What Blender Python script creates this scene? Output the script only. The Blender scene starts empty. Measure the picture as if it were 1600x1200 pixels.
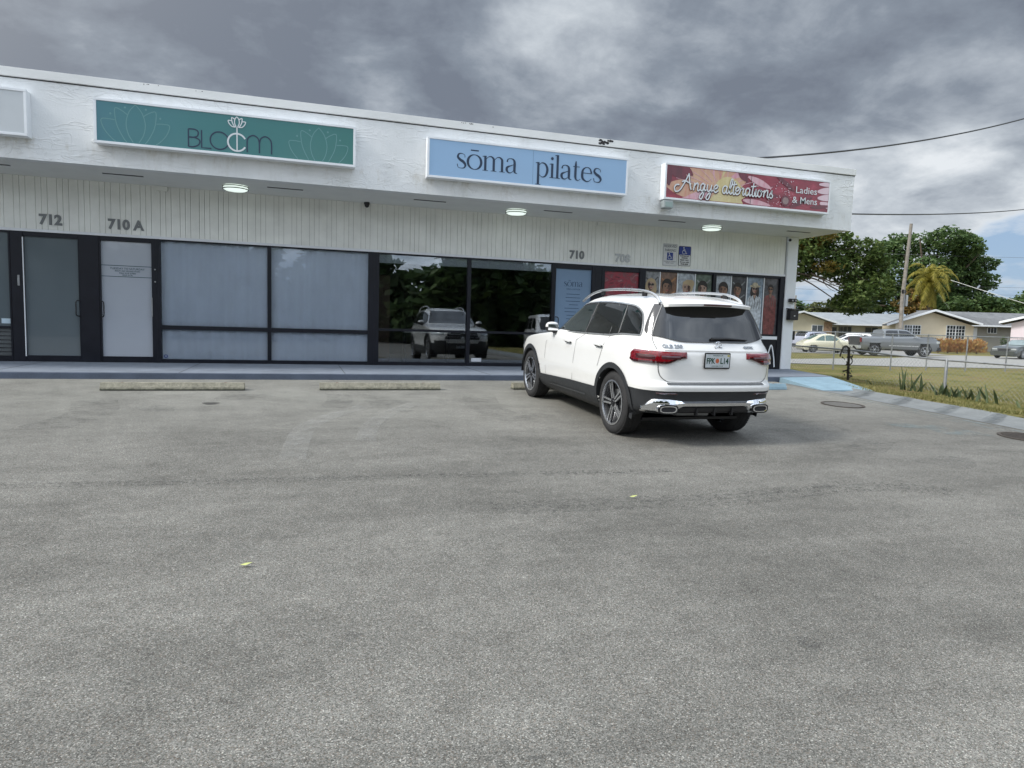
import bpy, bmesh, math, random
from math import sin, cos, pi, radians, sqrt, exp
from mathutils import Vector, Matrix, noise
from mathutils.bvhtree import BVHTree
from mathutils.geometry import delaunay_2d_cdt
random.seed(7)
S = bpy.context.scene
COL = S.collection
# ------------------------------------------------------------------ camera
YAW, PITCH, ROLL = 0.3038, 0.0887, 0.0301
cam = bpy.data.objects.new("camera", bpy.data.cameras.new("camera")); COL.objects.link(cam)
cam.data.sensor_width = 36; cam.data.lens = 36 * 1049.4 / 1600
cam.data.clip_start = 0.05; cam.data.clip_end = 2000
_F = Vector((sin(YAW) * cos(PITCH), cos(YAW) * cos(PITCH), -sin(PITCH)))
_R = Vector((cos(YAW), -sin(YAW), 0)); _U = _R.cross(_F)
_R2 = _R * cos(ROLL) + _U * sin(ROLL); _U2 = -_R * sin(ROLL) + _U * cos(ROLL)
mw = Matrix((_R2, _U2, -_F)).transposed().to_4x4(); mw.translation = (0, 0, 1.5034)
cam.matrix_world = mw
S.camera = cam
# ------------------------------------------------------------------ light
SUN_EL, SUN_AZ = radians(42), radians(266)      # azimuth clockwise from +Y
sd = bpy.data.lights.new("sun", 'SUN'); sd.energy = 3.3; sd.angle = radians(12); sd.color = (1, .975, .93)
so = bpy.data.objects.new("sun", sd); COL.objects.link(so)
sv = Vector((sin(SUN_AZ) * cos(SUN_EL), cos(SUN_AZ) * cos(SUN_EL), sin(SUN_EL)))
so.rotation_euler = sv.to_track_quat('Z', 'Y').to_euler(); so.location = (-20, -10, 30)
S.view_settings.view_transform = 'Standard'; S.view_settings.look = 'None'
S.view_settings.gamma = 1; S.view_settings.exposure = 0.0
S.cycles.max_bounces = 8; S.cycles.transparent_max_bounces = 24
# ------------------------------------------------------------------ world: sky with cloud deck
W = bpy.data.worlds.new("World"); S.world = W; W.use_nodes = True
nt = W.node_tree; N = nt.nodes; L = nt.links
for n in list(N): N.remove(n)
def nd(t, **k):
    n = N.new(t)
    for a, b in k.items(): setattr(n, a, b)
    return n
def mathn(op, a, b=None, clamp=False, tree=None):
    n = N.new('ShaderNodeMath'); n.operation = op; n.use_clamp = clamp
    for i, v in enumerate((a, b)):
        if v is None: continue
        if isinstance(v, (int, float)): n.inputs[i].default_value = v
        else: L.new(v, n.inputs[i])
    return n.outputs[0]
def ramp(fac, stops):
    n = N.new('ShaderNodeValToRGB'); e = n.color_ramp.elements
    while len(e) < len(stops): e.new(.5)
    for i, (p_, c_) in enumerate(stops):
        e[i].position = p_; e[i].color = (*c_, 1) if len(c_) == 3 else c_
    L.new(fac, n.inputs[0]); return n.outputs[0]
def mixc(f, a, b):
    n = N.new('ShaderNodeMix'); n.data_type = 'RGBA'
    for i, v in ((0, f), (6, a), (7, b)):
        if isinstance(v, (int, float)): n.inputs[i].default_value = v
        elif isinstance(v, tuple): n.inputs[i].default_value = (*v, 1)
        else: L.new(v, n.inputs[i])
    return n.outputs[2]
tc = nd('ShaderNodeTexCoord')
sep = nd('ShaderNodeSeparateXYZ'); L.new(tc.outputs['Generated'], sep.inputs[0])
den = mathn('ADD', mathn('MAXIMUM', sep.outputs[2], 0.0), 0.30)
cmb = nd('ShaderNodeCombineXYZ')
L.new(mathn('DIVIDE', sep.outputs[0], den), cmb.inputs[0]); L.new(mathn('DIVIDE', sep.outputs[1], den), cmb.inputs[1])
cmb.inputs[2].default_value = 3.7
def cloudnoise(scale, detail, rough, dist, off):
    mp = nd('ShaderNodeMapping'); L.new(cmb.outputs[0], mp.inputs[0]); mp.inputs['Location'].default_value = off
    n = nd('ShaderNodeTexNoise'); L.new(mp.outputs[0], n.inputs['Vector'])
    n.inputs['Scale'].default_value = scale; n.inputs['Detail'].default_value = detail
    n.inputs['Roughness'].default_value = rough; n.inputs['Distortion'].default_value = dist
    return n.outputs[0]
n1 = cloudnoise(1.7, 6, .54, .2, (1.3, .4, 0)); n2 = cloudnoise(4.2, 10, .60, .2, (4, 2, 1))
bil = cloudnoise(2.6, 7, .55, .15, (2, 7, 3)); bil = mathn('ABSOLUTE', mathn('SUBTRACT', bil, .5))      # billows
n2 = mathn('SUBTRACT', n2, mathn('SUBTRACT', mathn('MULTIPLY', bil, .9), .065))
n3 = cloudnoise(.32, 3, .5, 0, (7, 1.5, 2))
# thickness of the deck: thick overhead and ahead, broken near the horizon to the right
bank = ramp(sep.outputs[2], [(0.0, (0, 0, 0)), (.12, (.10, .10, .10)), (.20, (.35, .35, .35)), (.285, (1, 1, 1)), (.40, (.72, .72, .72))])
def lobe(d, power):
    vm = nd('ShaderNodeVectorMath', operation='DOT_PRODUCT'); L.new(tc.outputs['Generated'], vm.inputs[0]); vm.inputs[1].default_value = d
    return mathn('POWER', mathn('MAXIMUM', vm.outputs['Value'], 0.0), power)
leftw = mathn('MULTIPLY', mathn('ADD', mathn('MULTIPLY', sep.outputs[0], -1.0), .55, True), .35)
thick = mathn('ADD', mathn('MULTIPLY', n1, .70), mathn('MULTIPLY', n2, .68))
thick = mathn('ADD', mathn('SUBTRACT', thick, .138), mathn('MULTIPLY', bank, .40))
thick = mathn('ADD', thick, mathn('MULTIPLY', leftw, .16))
thick = mathn('SUBTRACT', thick, mathn('MULTIPLY', lobe((.31, .882, .355), 200), .16))
thick = mathn('SUBTRACT', thick, mathn('MULTIPLY', lobe((.104, .948, .301), 500), .16))
thick = mathn('SUBTRACT', thick, mathn('MULTIPLY', lobe((.727, .653, .20), 170), .10))
cloud = ramp(thick, [(.50, (.80, .84, .88)), (.64, (.56, .61, .665)), (.76, (.39, .435, .495)), (.88, (.255, .295, .355)), (1.0, (.19, .22, .275))])
hi = ramp(sep.outputs[2], [(.45, (0, 0, 0)), (.75, (1, 1, 1))])
gain = mathn('ADD', mathn('MULTIPLY', hi, 3.0), 1.0)
back = ramp(mathn('MULTIPLY', sep.outputs[1], -1.0), [(.0, (0, 0, 0)), (.7, (1, 1, 1))])
gain = mathn('ADD', gain, mathn('MULTIPLY', back, 1.85))
vs_ = nd('ShaderNodeVectorMath', operation='SCALE'); L.new(cloud, vs_.inputs[0]); L.new(gain, vs_.inputs['Scale']); cloud = vs_.outputs[0]
glow = lobe(tuple(sv), 3)
cloud = mixc(mathn('MULTIPLY', glow, .6), cloud, (2.5, 2.45, 2.3))
sky = nd('ShaderNodeTexSky'); sky.sky_type = 'NISHITA'; sky.sun_disc = False
sky.sun_elevation = SUN_EL; sky.sun_rotation = SUN_AZ
cover = mathn('ADD', mathn('MULTIPLY', n1, .7), mathn('MULTIPLY', n2, .3))
cover = mathn('ADD', cover, mathn('MULTIPLY', bank, .6))
cmask = ramp(cover, [(.475, (0, 0, 0)), (.575, (1, 1, 1))])
b1 = nd('ShaderNodeBackground'); L.new(mixc(.7, sky.outputs[0], (4.6, 6.6, 9.6)), b1.inputs[0]); b1.inputs[1].default_value = 0.08
b2 = nd('ShaderNodeBackground'); L.new(cloud, b2.inputs[0]); b2.inputs[1].default_value = 1.0
mx = nd('ShaderNodeMixShader'); L.new(cmask, mx.inputs[0]); L.new(b1.outputs[0], mx.inputs[1]); L.new(b2.outputs[0], mx.inputs[2])
wo = nd('ShaderNodeOutputWorld'); L.new(mx.outputs[0], wo.inputs[0])

# ------------------------------------------------------------------ materials
class MT:
    def __init__(s, name):
        s.m = bpy.data.materials.new(name); s.m.use_nodes = True
        s.t = s.m.node_tree; s.b = s.t.nodes['Principled BSDF']; s.out = s.t.nodes['Material Output']
        s.geo = None
    def n(s, ty, **k):
        n = s.t.nodes.new(ty)
        for a, b in k.items(): setattr(n, a, b)
        return n
    def link(s, a, b): s.t.links.new(a, b)
    def pos(s, scale=(1, 1, 1), rot=(0, 0, 0), obj=False):
        if obj: g = s.n('ShaderNodeTexCoord').outputs['Object']
        else: g = s.n('ShaderNodeNewGeometry').outputs['Position']
        mp = s.n('ShaderNodeMapping'); s.link(g, mp.inputs[0]); mp.inputs['Scale'].default_value = scale; mp.inputs['Rotation'].default_value = rot
        return mp.outputs[0]
    def noise(s, scale, detail=4, rough=.55, vec=None, dist=0):
        n = s.n('ShaderNodeTexNoise'); n.inputs['Scale'].default_value = scale; n.inputs['Detail'].default_value = detail
        n.inputs['Roughness'].default_value = rough; n.inputs['Distortion'].default_value = dist
        s.link(vec if vec is not None else s.pos(), n.inputs['Vector']); return n.outputs[0]
    def vor(s, scale, vec=None, feat='F1', out='Distance'):
        n = s.n('ShaderNodeTexVoronoi'); n.feature = feat; n.inputs['Scale'].default_value = scale
        s.link(vec if vec is not None else s.pos(), n.inputs['Vector']); return n.outputs[out]
    def ramp(s, f, stops):
        n = s.n('ShaderNodeValToRGB'); e = n.color_ramp.elements
        while len(e) < len(stops): e.new(.5)
        for i, (p_, c_) in enumerate(stops):
            if isinstance(c_, (int, float)): c_ = (c_, c_, c_)
            e[i].position = p_; e[i].color = (*c_, 1)
        s.link(f, n.inputs[0]); return n.outputs[0]
    def mix(s, f, a, b, mode='MIX'):
        n = s.n('ShaderNodeMix'); n.data_type = 'RGBA'; n.blend_type = mode
        for i, v in ((0, f), (6, a), (7, b)):
            if isinstance(v, (int, float)): n.inputs[i].default_value = v
            elif isinstance(v, tuple): n.inputs[i].default_value = (*v, 1)
            else: s.link(v, n.inputs[i])
        return n.outputs[2]
    def math(s, op, a, b=None, clamp=False):
        n = s.n('ShaderNodeMath'); n.operation = op; n.use_clamp = clamp
        for i, v in enumerate((a, b)):
            if v is None: continue
            if isinstance(v, (int, float)): n.inputs[i].default_value = v
            else: s.link(v, n.inputs[i])
        return n.outputs[0]
    def bump(s, h, strength=.3, dist=.01):
        n = s.n('ShaderNodeBump'); n.inputs['Strength'].default_value = strength; n.inputs['Distance'].default_value = dist
        s.link(h, n.inputs['Height']); s.link(n.outputs[0], s.b.inputs['Normal']); return n
    def col(s, c):
        if isinstance(c, tuple): s.b.inputs['Base Color'].default_value = (*c, 1)
        else: s.link(c, s.b.inputs['Base Color'])
    def set(s, **k):
        for a, v in k.items():
            i = s.b.inputs[a.replace('_', ' ')]
            if isinstance(v, (int, float)): i.default_value = v
            elif isinstance(v, tuple): i.default_value = (*v, 1) if len(v) == 3 else v
            else: s.link(v, i)
    def alpha(s, fac):
        tr = s.n('ShaderNodeBsdfTransparent'); mx = s.n('ShaderNodeMixShader')
        s.link(fac, mx.inputs[0]); s.link(tr.outputs[0], mx.inputs[1]); s.link(s.b.outputs[0], mx.inputs[2]); s.link(mx.outputs[0], s.out.inputs[0])
MATS = {}
def simple(name, c, rough=.6, metal=0, var=.12, vscale=3, bump=0, bscale=60, coat=0, **k):
    if name in MATS: return MATS[name]
    m = MT(name)
    if var:
        f = m.noise(vscale, 5, .6)
        a = tuple(x * (1 - var) for x in c); b = tuple(min(1, x * (1 + var)) for x in c)
        m.col(m.ramp(f, [(.3, a), (.7, b)]))
        m.set(Roughness=m.ramp(m.noise(vscale * 4, 3), [(.3, max(0, rough - .06)), (.7, min(1, rough + .06))]))
    else:
        m.col(c); m.set(Roughness=rough)
    m.set(Metallic=metal, Coat_Weight=coat, **k)
    if bump: m.bump(m.noise(bscale, 4), bump, .01)
    MATS[name] = m.m; return m.m
# ------------------------------------------------------------------ object helpers
def tag(o, label=None, cat=None, group=None, kind=None):
    if label: o['label'] = label
    if cat: o['category'] = cat
    if group: o['group'] = group
    if kind: o['kind'] = kind
    return o
def empty(name, label, cat, loc=(0, 0, 0), rz=0, group=None):
    o = bpy.data.objects.new(name, None); COL.objects.link(o); o.location = loc; o.rotation_euler = (0, 0, rz)
    o.empty_display_size = .2
    return tag(o, label, cat, group)
class MB:
    def __init__(s): s.v = []; s.f = []; s.mi = []; s.mats = []; s.cur = 0
    def use(s, m):
        if m not in s.mats: s.mats.append(m)
        s.cur = s.mats.index(m); return s
    def add(s, vs, fs):
        k = len(s.v); s.v += [tuple(x) for x in vs]
        for f in fs: s.f.append(tuple(i + k for i in f)); s.mi.append(s.cur)
        return s
    def box(s, x0, x1, y0, y1, z0, z1):
        return s.add([(x0, y0, z0), (x1, y0, z0), (x1, y1, z0), (x0, y1, z0), (x0, y0, z1), (x1, y0, z1), (x1, y1, z1), (x0, y1, z1)],
                     [(0, 3, 2, 1), (4, 5, 6, 7), (0, 1, 5, 4), (1, 2, 6, 5), (2, 3, 7, 6), (3, 0, 4, 7)])
    def obox(s, c, ax, ay, az):
        c, ax, ay, az = map(Vector, (c, ax, ay, az))
        P = [c + ax * i + ay * j + az * k for k in (-1, 1) for j, i in ((-1, -1), (-1, 1), (1, 1), (1, -1))]
        return s.add(P, [(0, 3, 2, 1), (4, 5, 6, 7), (0, 1, 5, 4), (1, 2, 6, 5), (2, 3, 7, 6), (3, 0, 4, 7)])
    def tube(s, pts, r, n=8, closed=False, caps=True):
        pts = [Vector(p) for p in pts]; m = len(pts)
        rs = r if isinstance(r, (list, tuple)) else [r] * m
        base = len(s.v); V = []; F = []
        up = Vector((0, 0, 1))
        for i, p in enumerate(pts):
            a = pts[(i - 1) % m] if (closed or i > 0) else p; b = pts[(i + 1) % m] if (closed or i < m - 1) else p
            d = (b - a).normalized()
            u = d.cross(up)
            if u.length < .05: u = d.cross(Vector((1, 0, 0)))
            u.normalize(); w = u.cross(d)
            for k in range(n):
                t = 2 * pi * k / n; V.append(p + (u * cos(t) + w * sin(t)) * rs[i])
        for i in range(m if closed else m - 1):
            j = (i + 1) % m
            for k in range(n):
                k2 = (k + 1) % n; F.append((i * n + k, i * n + k2, j * n + k2, j * n + k))
        if caps and not closed: F.append(tuple(range(n))); F.append(tuple((m - 1) * n + k for k in range(n))[::-1])
        return s.add(V, F)
    def lathe(s, prof, n=32, M=None, closed=False):
        """prof: list (r, h) around local Z"""
        V = []; F = []; m = len(prof)
        for i in range(n):
            t = 2 * pi * i / n
            for r, h in prof:
                p = Vector((r * cos(t), r * sin(t), h)); V.append(M @ p if M else p)
        for i in range(n):
            j = (i + 1) % n
            for k in range(m if closed else m - 1):
                k2 = (k + 1) % m; F.append((i * m + k, j * m + k, j * m + k2, i * m + k2))
        return s.add(V, F)
    def prism(s, poly, fn0, fn1):
        """poly 2D; fn0, fn1 map 2D->3D for the two ends"""
        n = len(poly)
        return s.add([fn0(*p) for p in poly] + [fn1(*p) for p in poly],
                     [tuple(range(n)), tuple(range(2 * n - 1, n - 1, -1))] + [(i, i + n, (i + 1) % n + n, (i + 1) % n) for i in range(n)])
    def build(s, name, mat=None, parent=None, smooth=False, bevel=0, loc=None, fixn=True):
        me = bpy.data.meshes.new(name); me.from_pydata(s.v, [], s.f)
        mats = s.mats if s.mats else [mat]
        for m in mats: me.materials.append(m)
        if s.mats:
            for p_, i in zip(me.polygons, s.mi): p_.material_index = i
        if fixn or bevel:
            bm = bmesh.new(); bm.from_mesh(me)
            if bevel:
                es = [e for e in bm.edges if len(e.link_faces) == 2 and e.calc_face_angle(0) > .5]
                bmesh.ops.bevel(bm, geom=es, offset=bevel, segments=2, affect='EDGES', clamp_overlap=True)
            if fixn: bmesh.ops.recalc_face_normals(bm, faces=bm.faces)
            bm.to_mesh(me); bm.free()
        if smooth:
            for p_ in me.polygons: p_.use_smooth = True
            if smooth != 'all':
                try: me.set_sharp_from_angle(angle=radians(38))
                except Exception: pass
        o = bpy.data.objects.new(name, me); COL.objects.link(o)
        if parent: o.parent = parent
        if loc: o.location = loc
        return o
def copy_tree(o, parent=None):
    c = o.copy(); COL.objects.link(c)
    if parent: c.parent = parent
    for ch in list(o.children): copy_tree(ch, c)
    return c
def spline(pts, k=8):
    if len(pts) < 3: return [tuple(p) for p in pts]
    out = []; n = len(pts)
    for i in range(n - 1):
        p0 = pts[max(i - 1, 0)]; p1 = pts[i]; p2 = pts[i + 1]; p3 = pts[min(i + 2, n - 1)]
        for j in range(k):
            t = j / k
            out.append(tuple(.5 * ((2 * b) + (-a + c) * t + (2 * a - 5 * b + 4 * c - d) * t * t + (-a + 3 * b - 3 * c + d) * t ** 3) for a, b, c, d in zip(p0, p1, p2, p3)))
    out.append(tuple(pts[-1])); return out
def ribbon(mb, pts, wd, fn, eps, k=8, smooth=True):
    """flat stroke; pts (x,z) or (x,z,w); fn(x,z,d) -> 3D; eps = depth offset"""
    P = [tuple(p) if len(p) == 3 else (*p, wd) for p in pts]
    if smooth: P = spline(P, k)
    V = []; F = []
    for i, (x, z, w) in enumerate(P):
        a = P[max(i - 1, 0)]; b = P[min(i + 1, len(P) - 1)]
        dx, dz = b[0] - a[0], b[1] - a[1]; l = sqrt(dx * dx + dz * dz) or 1
        nx, nz = -dz / l * w / 2, dx / l * w / 2
        V += [fn(x + nx, z + nz, eps), fn(x - nx, z - nz, eps)]
    for i in range(len(P) - 1): F.append((2 * i, 2 * i + 1, 2 * i + 3, 2 * i + 2))
    mb.add(V, F)
def disc(mb, cx, cz, rx, rz, fn, eps, n=20, a0=0):
    mb.add([fn(cx + rx * cos(2 * pi * i / n + a0), cz + rz * sin(2 * pi * i / n + a0), eps) for i in range(n)], [tuple(range(n))])
def poly(mb, pts, fn, eps): mb.add([fn(x, z, eps) for x, z in pts], [tuple(range(len(pts)))])
def textmesh(s, size, ext=0.002, offset=0.0, sx=1, align='LEFT', bevel=0):
    cu = bpy.data.curves.new('t', 'FONT'); cu.body = s; cu.size = size; cu.extrude = ext; cu.offset = offset; cu.align_x = align
    cu.resolution_u = 3; cu.space_character = 1.0
    o = bpy.data.objects.new('t', cu); COL.objects.link(o); bpy.context.view_layer.update()
    me = bpy.data.meshes.new_from_object(o.evaluated_get(bpy.context.evaluated_depsgraph_get()))
    bpy.data.objects.remove(o); bpy.data.curves.remove(cu)
    return me
def add_text(mb, s, size, M, ext=.002, offset=0., align='LEFT', width=None):
    """adds text; M maps text-plane (x right, y up, z toward viewer) into space; width scales to fit"""
    me = textmesh(s, size, ext, offset, align=align)
    xs = [v.co.x for v in me.vertices]
    k = 1
    if width and xs: k = width / (max(xs) - min(xs))
    V = [M @ Vector((v.co.x * k, v.co.y, v.co.z)) for v in me.vertices]
    mb.add(V, [tuple(p.vertices) for p in me.polygons]); bpy.data.meshes.remove(me)
def wallM(x, z, y):   # text on a wall that faces -Y
    return Matrix.Translation((x, y, z)) @ Matrix.Rotation(pi / 2, 4, 'X')
def BG(u, v, z=0): return Vector((u * .9542 + v * .2992, -u * .2992 + v * .9542, z))
def smooth01(t): t = max(0, min(1, t)); return t * t * (3 - 2 * t)
def lotz(x, y): return max(.04 * y, 0) if y > 0 else 0.0
# ------------------------------------------------------------------ shared materials
def m_asphalt():
    m = MT('worn_asphalt'); P = m.pos()
    st = m.vor(225, P, out='Color'); sep_ = m.n('ShaderNodeSeparateColor'); m.link(st, sep_.inputs[0])
    stone = sep_.outputs[0]; stone2 = sep_.outputs[1]
    edge = m.vor(225, P, 'DISTANCE_TO_EDGE')
    fine = m.noise(420, 3, .6, P); mid = m.noise(7, 6, .65, P); big = m.noise(.42, 5, .6, P, .6); streak = m.noise(1.3, 4, .6, m.pos((.35, 1.5, 1)), .8)
    g = m.ramp(stone, [(.0, (.065, .064, .060)), (.3, (.130, .129, .123)), (.7, (.192, .190, .182)), (.93, (.255, .25, .24)), (1.0, (.42, .41, .39))])
    g = m.mix(1., g, (1.15, 1.14, 1.075), 'MULTIPLY'); warm = m.mix(m.ramp(stone2, [(.8, 0.0), (.95, .35)]), g, (.24, .17, .12))
    gap = m.ramp(edge, [(.0, .6), (.09, 1.0)])
    c = m.mix(1.0, warm, gap, 'MULTIPLY')
    c = m.mix(1.0, c, m.ramp(fine, [(.25, .72), (.75, 1.22)]), 'MULTIPLY')
    c = m.mix(1.0, c, m.ramp(mid, [(.3, .86), (.7, 1.12)]), 'MULTIPLY')
    c = m.mix(1.0, c, m.ramp(big, [(.3, .74), (.5, 1.0), (.72, 1.18)]), 'MULTIPLY')
    c = m.mix(1.0, c, m.ramp(streak, [(.3, .82), (.7, 1.13)]), 'MULTIPLY')
    sp = m.noise(2.3, 2, .5, P); c = m.mix(m.ramp(sp, [(.73, 0.0), (.80, .45)]), c, (.05, .05, .048))
    # dusty concrete-coloured fines towards the kerb
    sepp = m.n('ShaderNodeSeparateXYZ'); m.link(P, sepp.inputs[0])
    dust = m.math('MULTIPLY', m.ramp(m.math('MULTIPLY', sepp.outputs[1], .1), [(.68, 0.0), (1.0, .5)]), m.ramp(m.noise(1.7, 5, .65, P), [(.3, 0.2), (.62, 1.0)]))
    c = m.mix(dust, c, (.31, .305, .27))
    m.col(c); m.set(Roughness=.92, Specular_IOR_Level=.25)
    h = m.math('ADD', m.math('MULTIPLY', stone, .8), m.math('MULTIPLY', fine, .5)); m.bump(h, .65, .006)
    return m.m
def m_concrete(name, c, bump=.25):
    m = MT(name); P = m.pos()
    f = m.noise(3, 8, .65, P); g = m.noise(60, 4, .6, P); s = m.noise(.8, 4, .6, P)
    k = m.mix(1., m.ramp(f, [(.3, tuple(x * .8 for x in c)), (.7, tuple(x * 1.15 for x in c))]), m.ramp(g, [(.3, .85), (.7, 1.1)]), 'MULTIPLY')
    k = m.mix(m.ramp(s, [(.6, 0.), (.75, .35)]), k, tuple(x * .45 for x in c))
    m.col(k); m.set(Roughness=.9); m.bump(g, bump, .006); return m.m
def m_stucco():
    m = MT('white_skip_trowel_stucco')
    # crescent trowel ridges: stretched, distorted noise in the wall plane
    a = m.noise(2.6, 2, .45, m.pos((.75, 1, 1.9), (0, radians(24), 0)), 1.6)
    a = m.math('ABSOLUTE', m.math('SUBTRACT', a, .5))
    ridge = m.math('MULTIPLY', m.ramp(a, [(.0, 1.), (.014, .55), (.045, .0)]), m.ramp(m.noise(1.1, 3, .6), [(.42, .05), (.6, 1.)]))
    b = m.noise(6, 3, .6, m.pos((.5, 1, 1.6), (0, radians(-18), 0)), 1.0)
    b = m.math('MULTIPLY', m.ramp(m.math('ABSOLUTE', m.math('SUBTRACT', b, .5)), [(.0, .5), (.02, .0)]), m.ramp(m.noise(1.4, 3, .6, m.pos((1, 1, 1), (0, 1, 0))), [(.45, .0), (.6, 1.)]))
    f = m.noise(35, 4, .6); w = m.noise(1.6, 5, .6)
    h = m.math('ADD', m.math('ADD', ridge, b), m.math('MULTIPLY', f, .35))
    c = m.ramp(w, [(.3, (.68, .70, .705)), (.7, (.77, .785, .79))])
    c = m.mix(m.math('MULTIPLY', ridge, .10), c, (.50, .49, .46))
    P = m.pos(); sx = m.n('ShaderNodeSeparateXYZ'); m.link(P, sx.inputs[0])
    # rust and mildew runs just above the drip edge
    low = m.ramp(m.math('SUBTRACT', 4.30, sx.outputs[2]), [(.0, 0.), (.12, .8), (.3, .25)])
    run = m.ramp(m.noise(7, 5, .7, m.pos((1, 1, .35))), [(.52, 0.), (.72, .5)])
    c = m.mix(m.math('MULTIPLY', low, run), c, (.30, .24, .13)); c = m.mix(m.ramp(m.noise(1.2, 6, .75, m.pos((1.6, 1, .25))), [(.56, 0.), (.8, .35)]), c, (.42, .42, .38))
    m.col(c); m.set(Roughness=.88); m.bump(h, .5, .018); return m.m
def m_glass(name, tint=.5, tcol=(.8, .9, .92), fres=1.5, rough=0.0):
    m = MT(name)
    tr = m.n('ShaderNodeBsdfTransparent'); tr.inputs[0].default_value = (*[tint * x for x in tcol], 1)
    gl = m.n('ShaderNodeBsdfGlossy'); gl.inputs['Roughness'].default_value = rough; gl.inputs[0].default_value = (.85, .9, .95, 1)
    fr = m.n('ShaderNodeFresnel'); fr.inputs[0].default_value = fres
    w = m.noise(1.1, 2, .5); bp = m.n('ShaderNodeBump'); bp.inputs['Strength'].default_value = .03; bp.inputs['Distance'].default_value = .02
    m.link(w, bp.inputs['Height']); m.link(bp.outputs[0], gl.inputs['Normal'])
    mx = m.n('ShaderNodeMixShader'); f2 = m.math('ADD', fr.outputs[0], m.ramp(m.noise(3, 4), [(.3, .0), (.8, .03)]), True)
    m.link(f2, mx.inputs[0]); m.link(tr.outputs[0], mx.inputs[1]); m.link(gl.outputs[0], mx.inputs[2]); m.link(mx.outputs[0], m.out.inputs[0])
    return m.m
def m_paint(name, c, dirt=.12, rough=.25, flake=0):
    m = MT(name); f = m.noise(1.3, 4, .6, m.pos(obj=True)); g = m.noise(18, 5, .7, m.pos(obj=True))
    P = m.pos(obj=True); sx = m.n('ShaderNodeSeparateXYZ'); m.link(P, sx.inputs[0])
    lowd = m.ramp(sx.outputs[2], [(.25, dirt), (.75, dirt * .15)])
    k = m.mix(m.math('MULTIPLY', lowd, m.ramp(g, [(.35, .2), (.7, 1.)])), m.ramp(f, [(.3, tuple(x * .97 for x in c)), (.7, c)]), (.30, .28, .24))
    m.col(k); m.set(Roughness=rough, Metallic=flake, Coat_Weight=1.0, Coat_Roughness=.03); return m.m
def m_leaf(name, c1, c2, c3, trans=.35):
    m = MT(name); g = m.n('ShaderNodeNewGeometry')
    rnd = g.outputs['Random Per Island']; big = m.noise(.5, 3, .6)
    f = m.math('ADD', m.math('MULTIPLY', rnd, .55), m.math('MULTIPLY', big, .5))
    c = m.ramp(f, [(.15, c1), (.5, c2), (.85, c3)])
    m.col(c); m.set(Roughness=.55, Specular_IOR_Level=.3)
    tl = m.n('ShaderNodeBsdfTranslucent'); m.link(c, tl.inputs[0]); mx = m.n('ShaderNodeMixShader'); mx.inputs[0].default_value = trans
    m.link(m.b.outputs[0], mx.inputs[1]); m.link(tl.outputs[0], mx.inputs[2]); m.link(mx.outputs[0], m.out.inputs[0]); return m.m
def m_grass(name):
    m = MT(name); P = m.pos(); a = m.noise(.55, 5, .65, P, .4); b = m.noise(4, 6, .7, P); f = m.noise(90, 4, .7, P)
    c = m.ramp(m.math('ADD', m.math('MULTIPLY', a, .6), m.math('MULTIPLY', b, .4)), [(.36, (.075, .105, .028)), (.45, (.15, .145, .045)), (.53, (.24, .215, .08)), (.62, (.20, .13, .075))])
    c = m.mix(1., c, m.ramp(f, [(.25, .55), (.75, 1.4)]), 'MULTIPLY')
    m.col(c); m.set(Roughness=.95, Specular_IOR_Level=.1); m.bump(m.math('ADD', f, b), .9, .04); return m.m
ASPH = m_asphalt(); CONC = m_concrete('pale_concrete', (.42, .42, .40)); WALK = m_concrete('grey_painted_sidewalk', (.18, .205, .245), .12)
KERB = m_concrete('blue_grey_painted_kerb', (.085, .105, .145), .2)
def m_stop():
    m = MT('weathered_concrete_shaded_base'); P = m.pos(obj=True); sx = m.n('ShaderNodeSeparateXYZ'); m.link(P, sx.inputs[0]); n_ = m.noise(14, 6, .7, P); g = m.noise(60, 4, .6, P)
    c = m.ramp(n_, [(.3, (.17, .16, .12)), (.55, (.29, .275, .215)), (.75, (.36, .34, .27))]); low = m.ramp(m.math('ADD', sx.outputs[2], m.math('MULTIPLY', n_, .03)), [(.030, 1.), (.048, .0)])  # dark foot band paints in the undercut shade, along with green-black mildew
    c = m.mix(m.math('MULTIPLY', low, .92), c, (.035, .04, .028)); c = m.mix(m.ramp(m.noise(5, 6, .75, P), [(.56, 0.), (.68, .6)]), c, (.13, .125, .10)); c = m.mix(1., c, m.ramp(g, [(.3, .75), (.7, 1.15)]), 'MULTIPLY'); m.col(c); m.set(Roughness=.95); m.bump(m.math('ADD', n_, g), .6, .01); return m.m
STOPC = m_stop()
STUC = m_stucco(); GRASS = m_grass('dry_lawn')
WHITE = simple('white_trim_paint', (.74, .765, .79), .5, var=.06, vscale=2, bump=.05)
SIDE = simple('off_white_siding_paint', (.79, .80, .76), .6, var=.08, vscale=2.5, bump=.08, bscale=120)
SOFF = simple('white_soffit_paint', (.70, .71, .69), .7, var=.04, bump=.05)
FRAME = simple('dark_bronze_aluminium', (.006, .007, .013), .4, .0, var=.2, Specular_IOR_Level=.35)
BLACK = simple('black_plastic', (.015, .015, .017), .45, var=.2)
DARK = simple('dark_interior', (.02, .02, .022), .9, var=.2)
STEEL = simple('galvanised_steel', (.32, .33, .34), .45, .7, var=.25, vscale=8)
CHROME = simple('bright_chrome', (.82, .83, .85), .08, 1, var=0)
ALU = simple('brushed_aluminium', (.62, .63, .64), .3, .9, var=.05)
RUBBER = simple('black_tyre_rubber', (.022, .022, .023), .8, var=.25, vscale=20, bump=.2, bscale=90)
ROOMW = simple('dim_room_wall', (.10, .095, .085), .8, var=.1)
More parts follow.
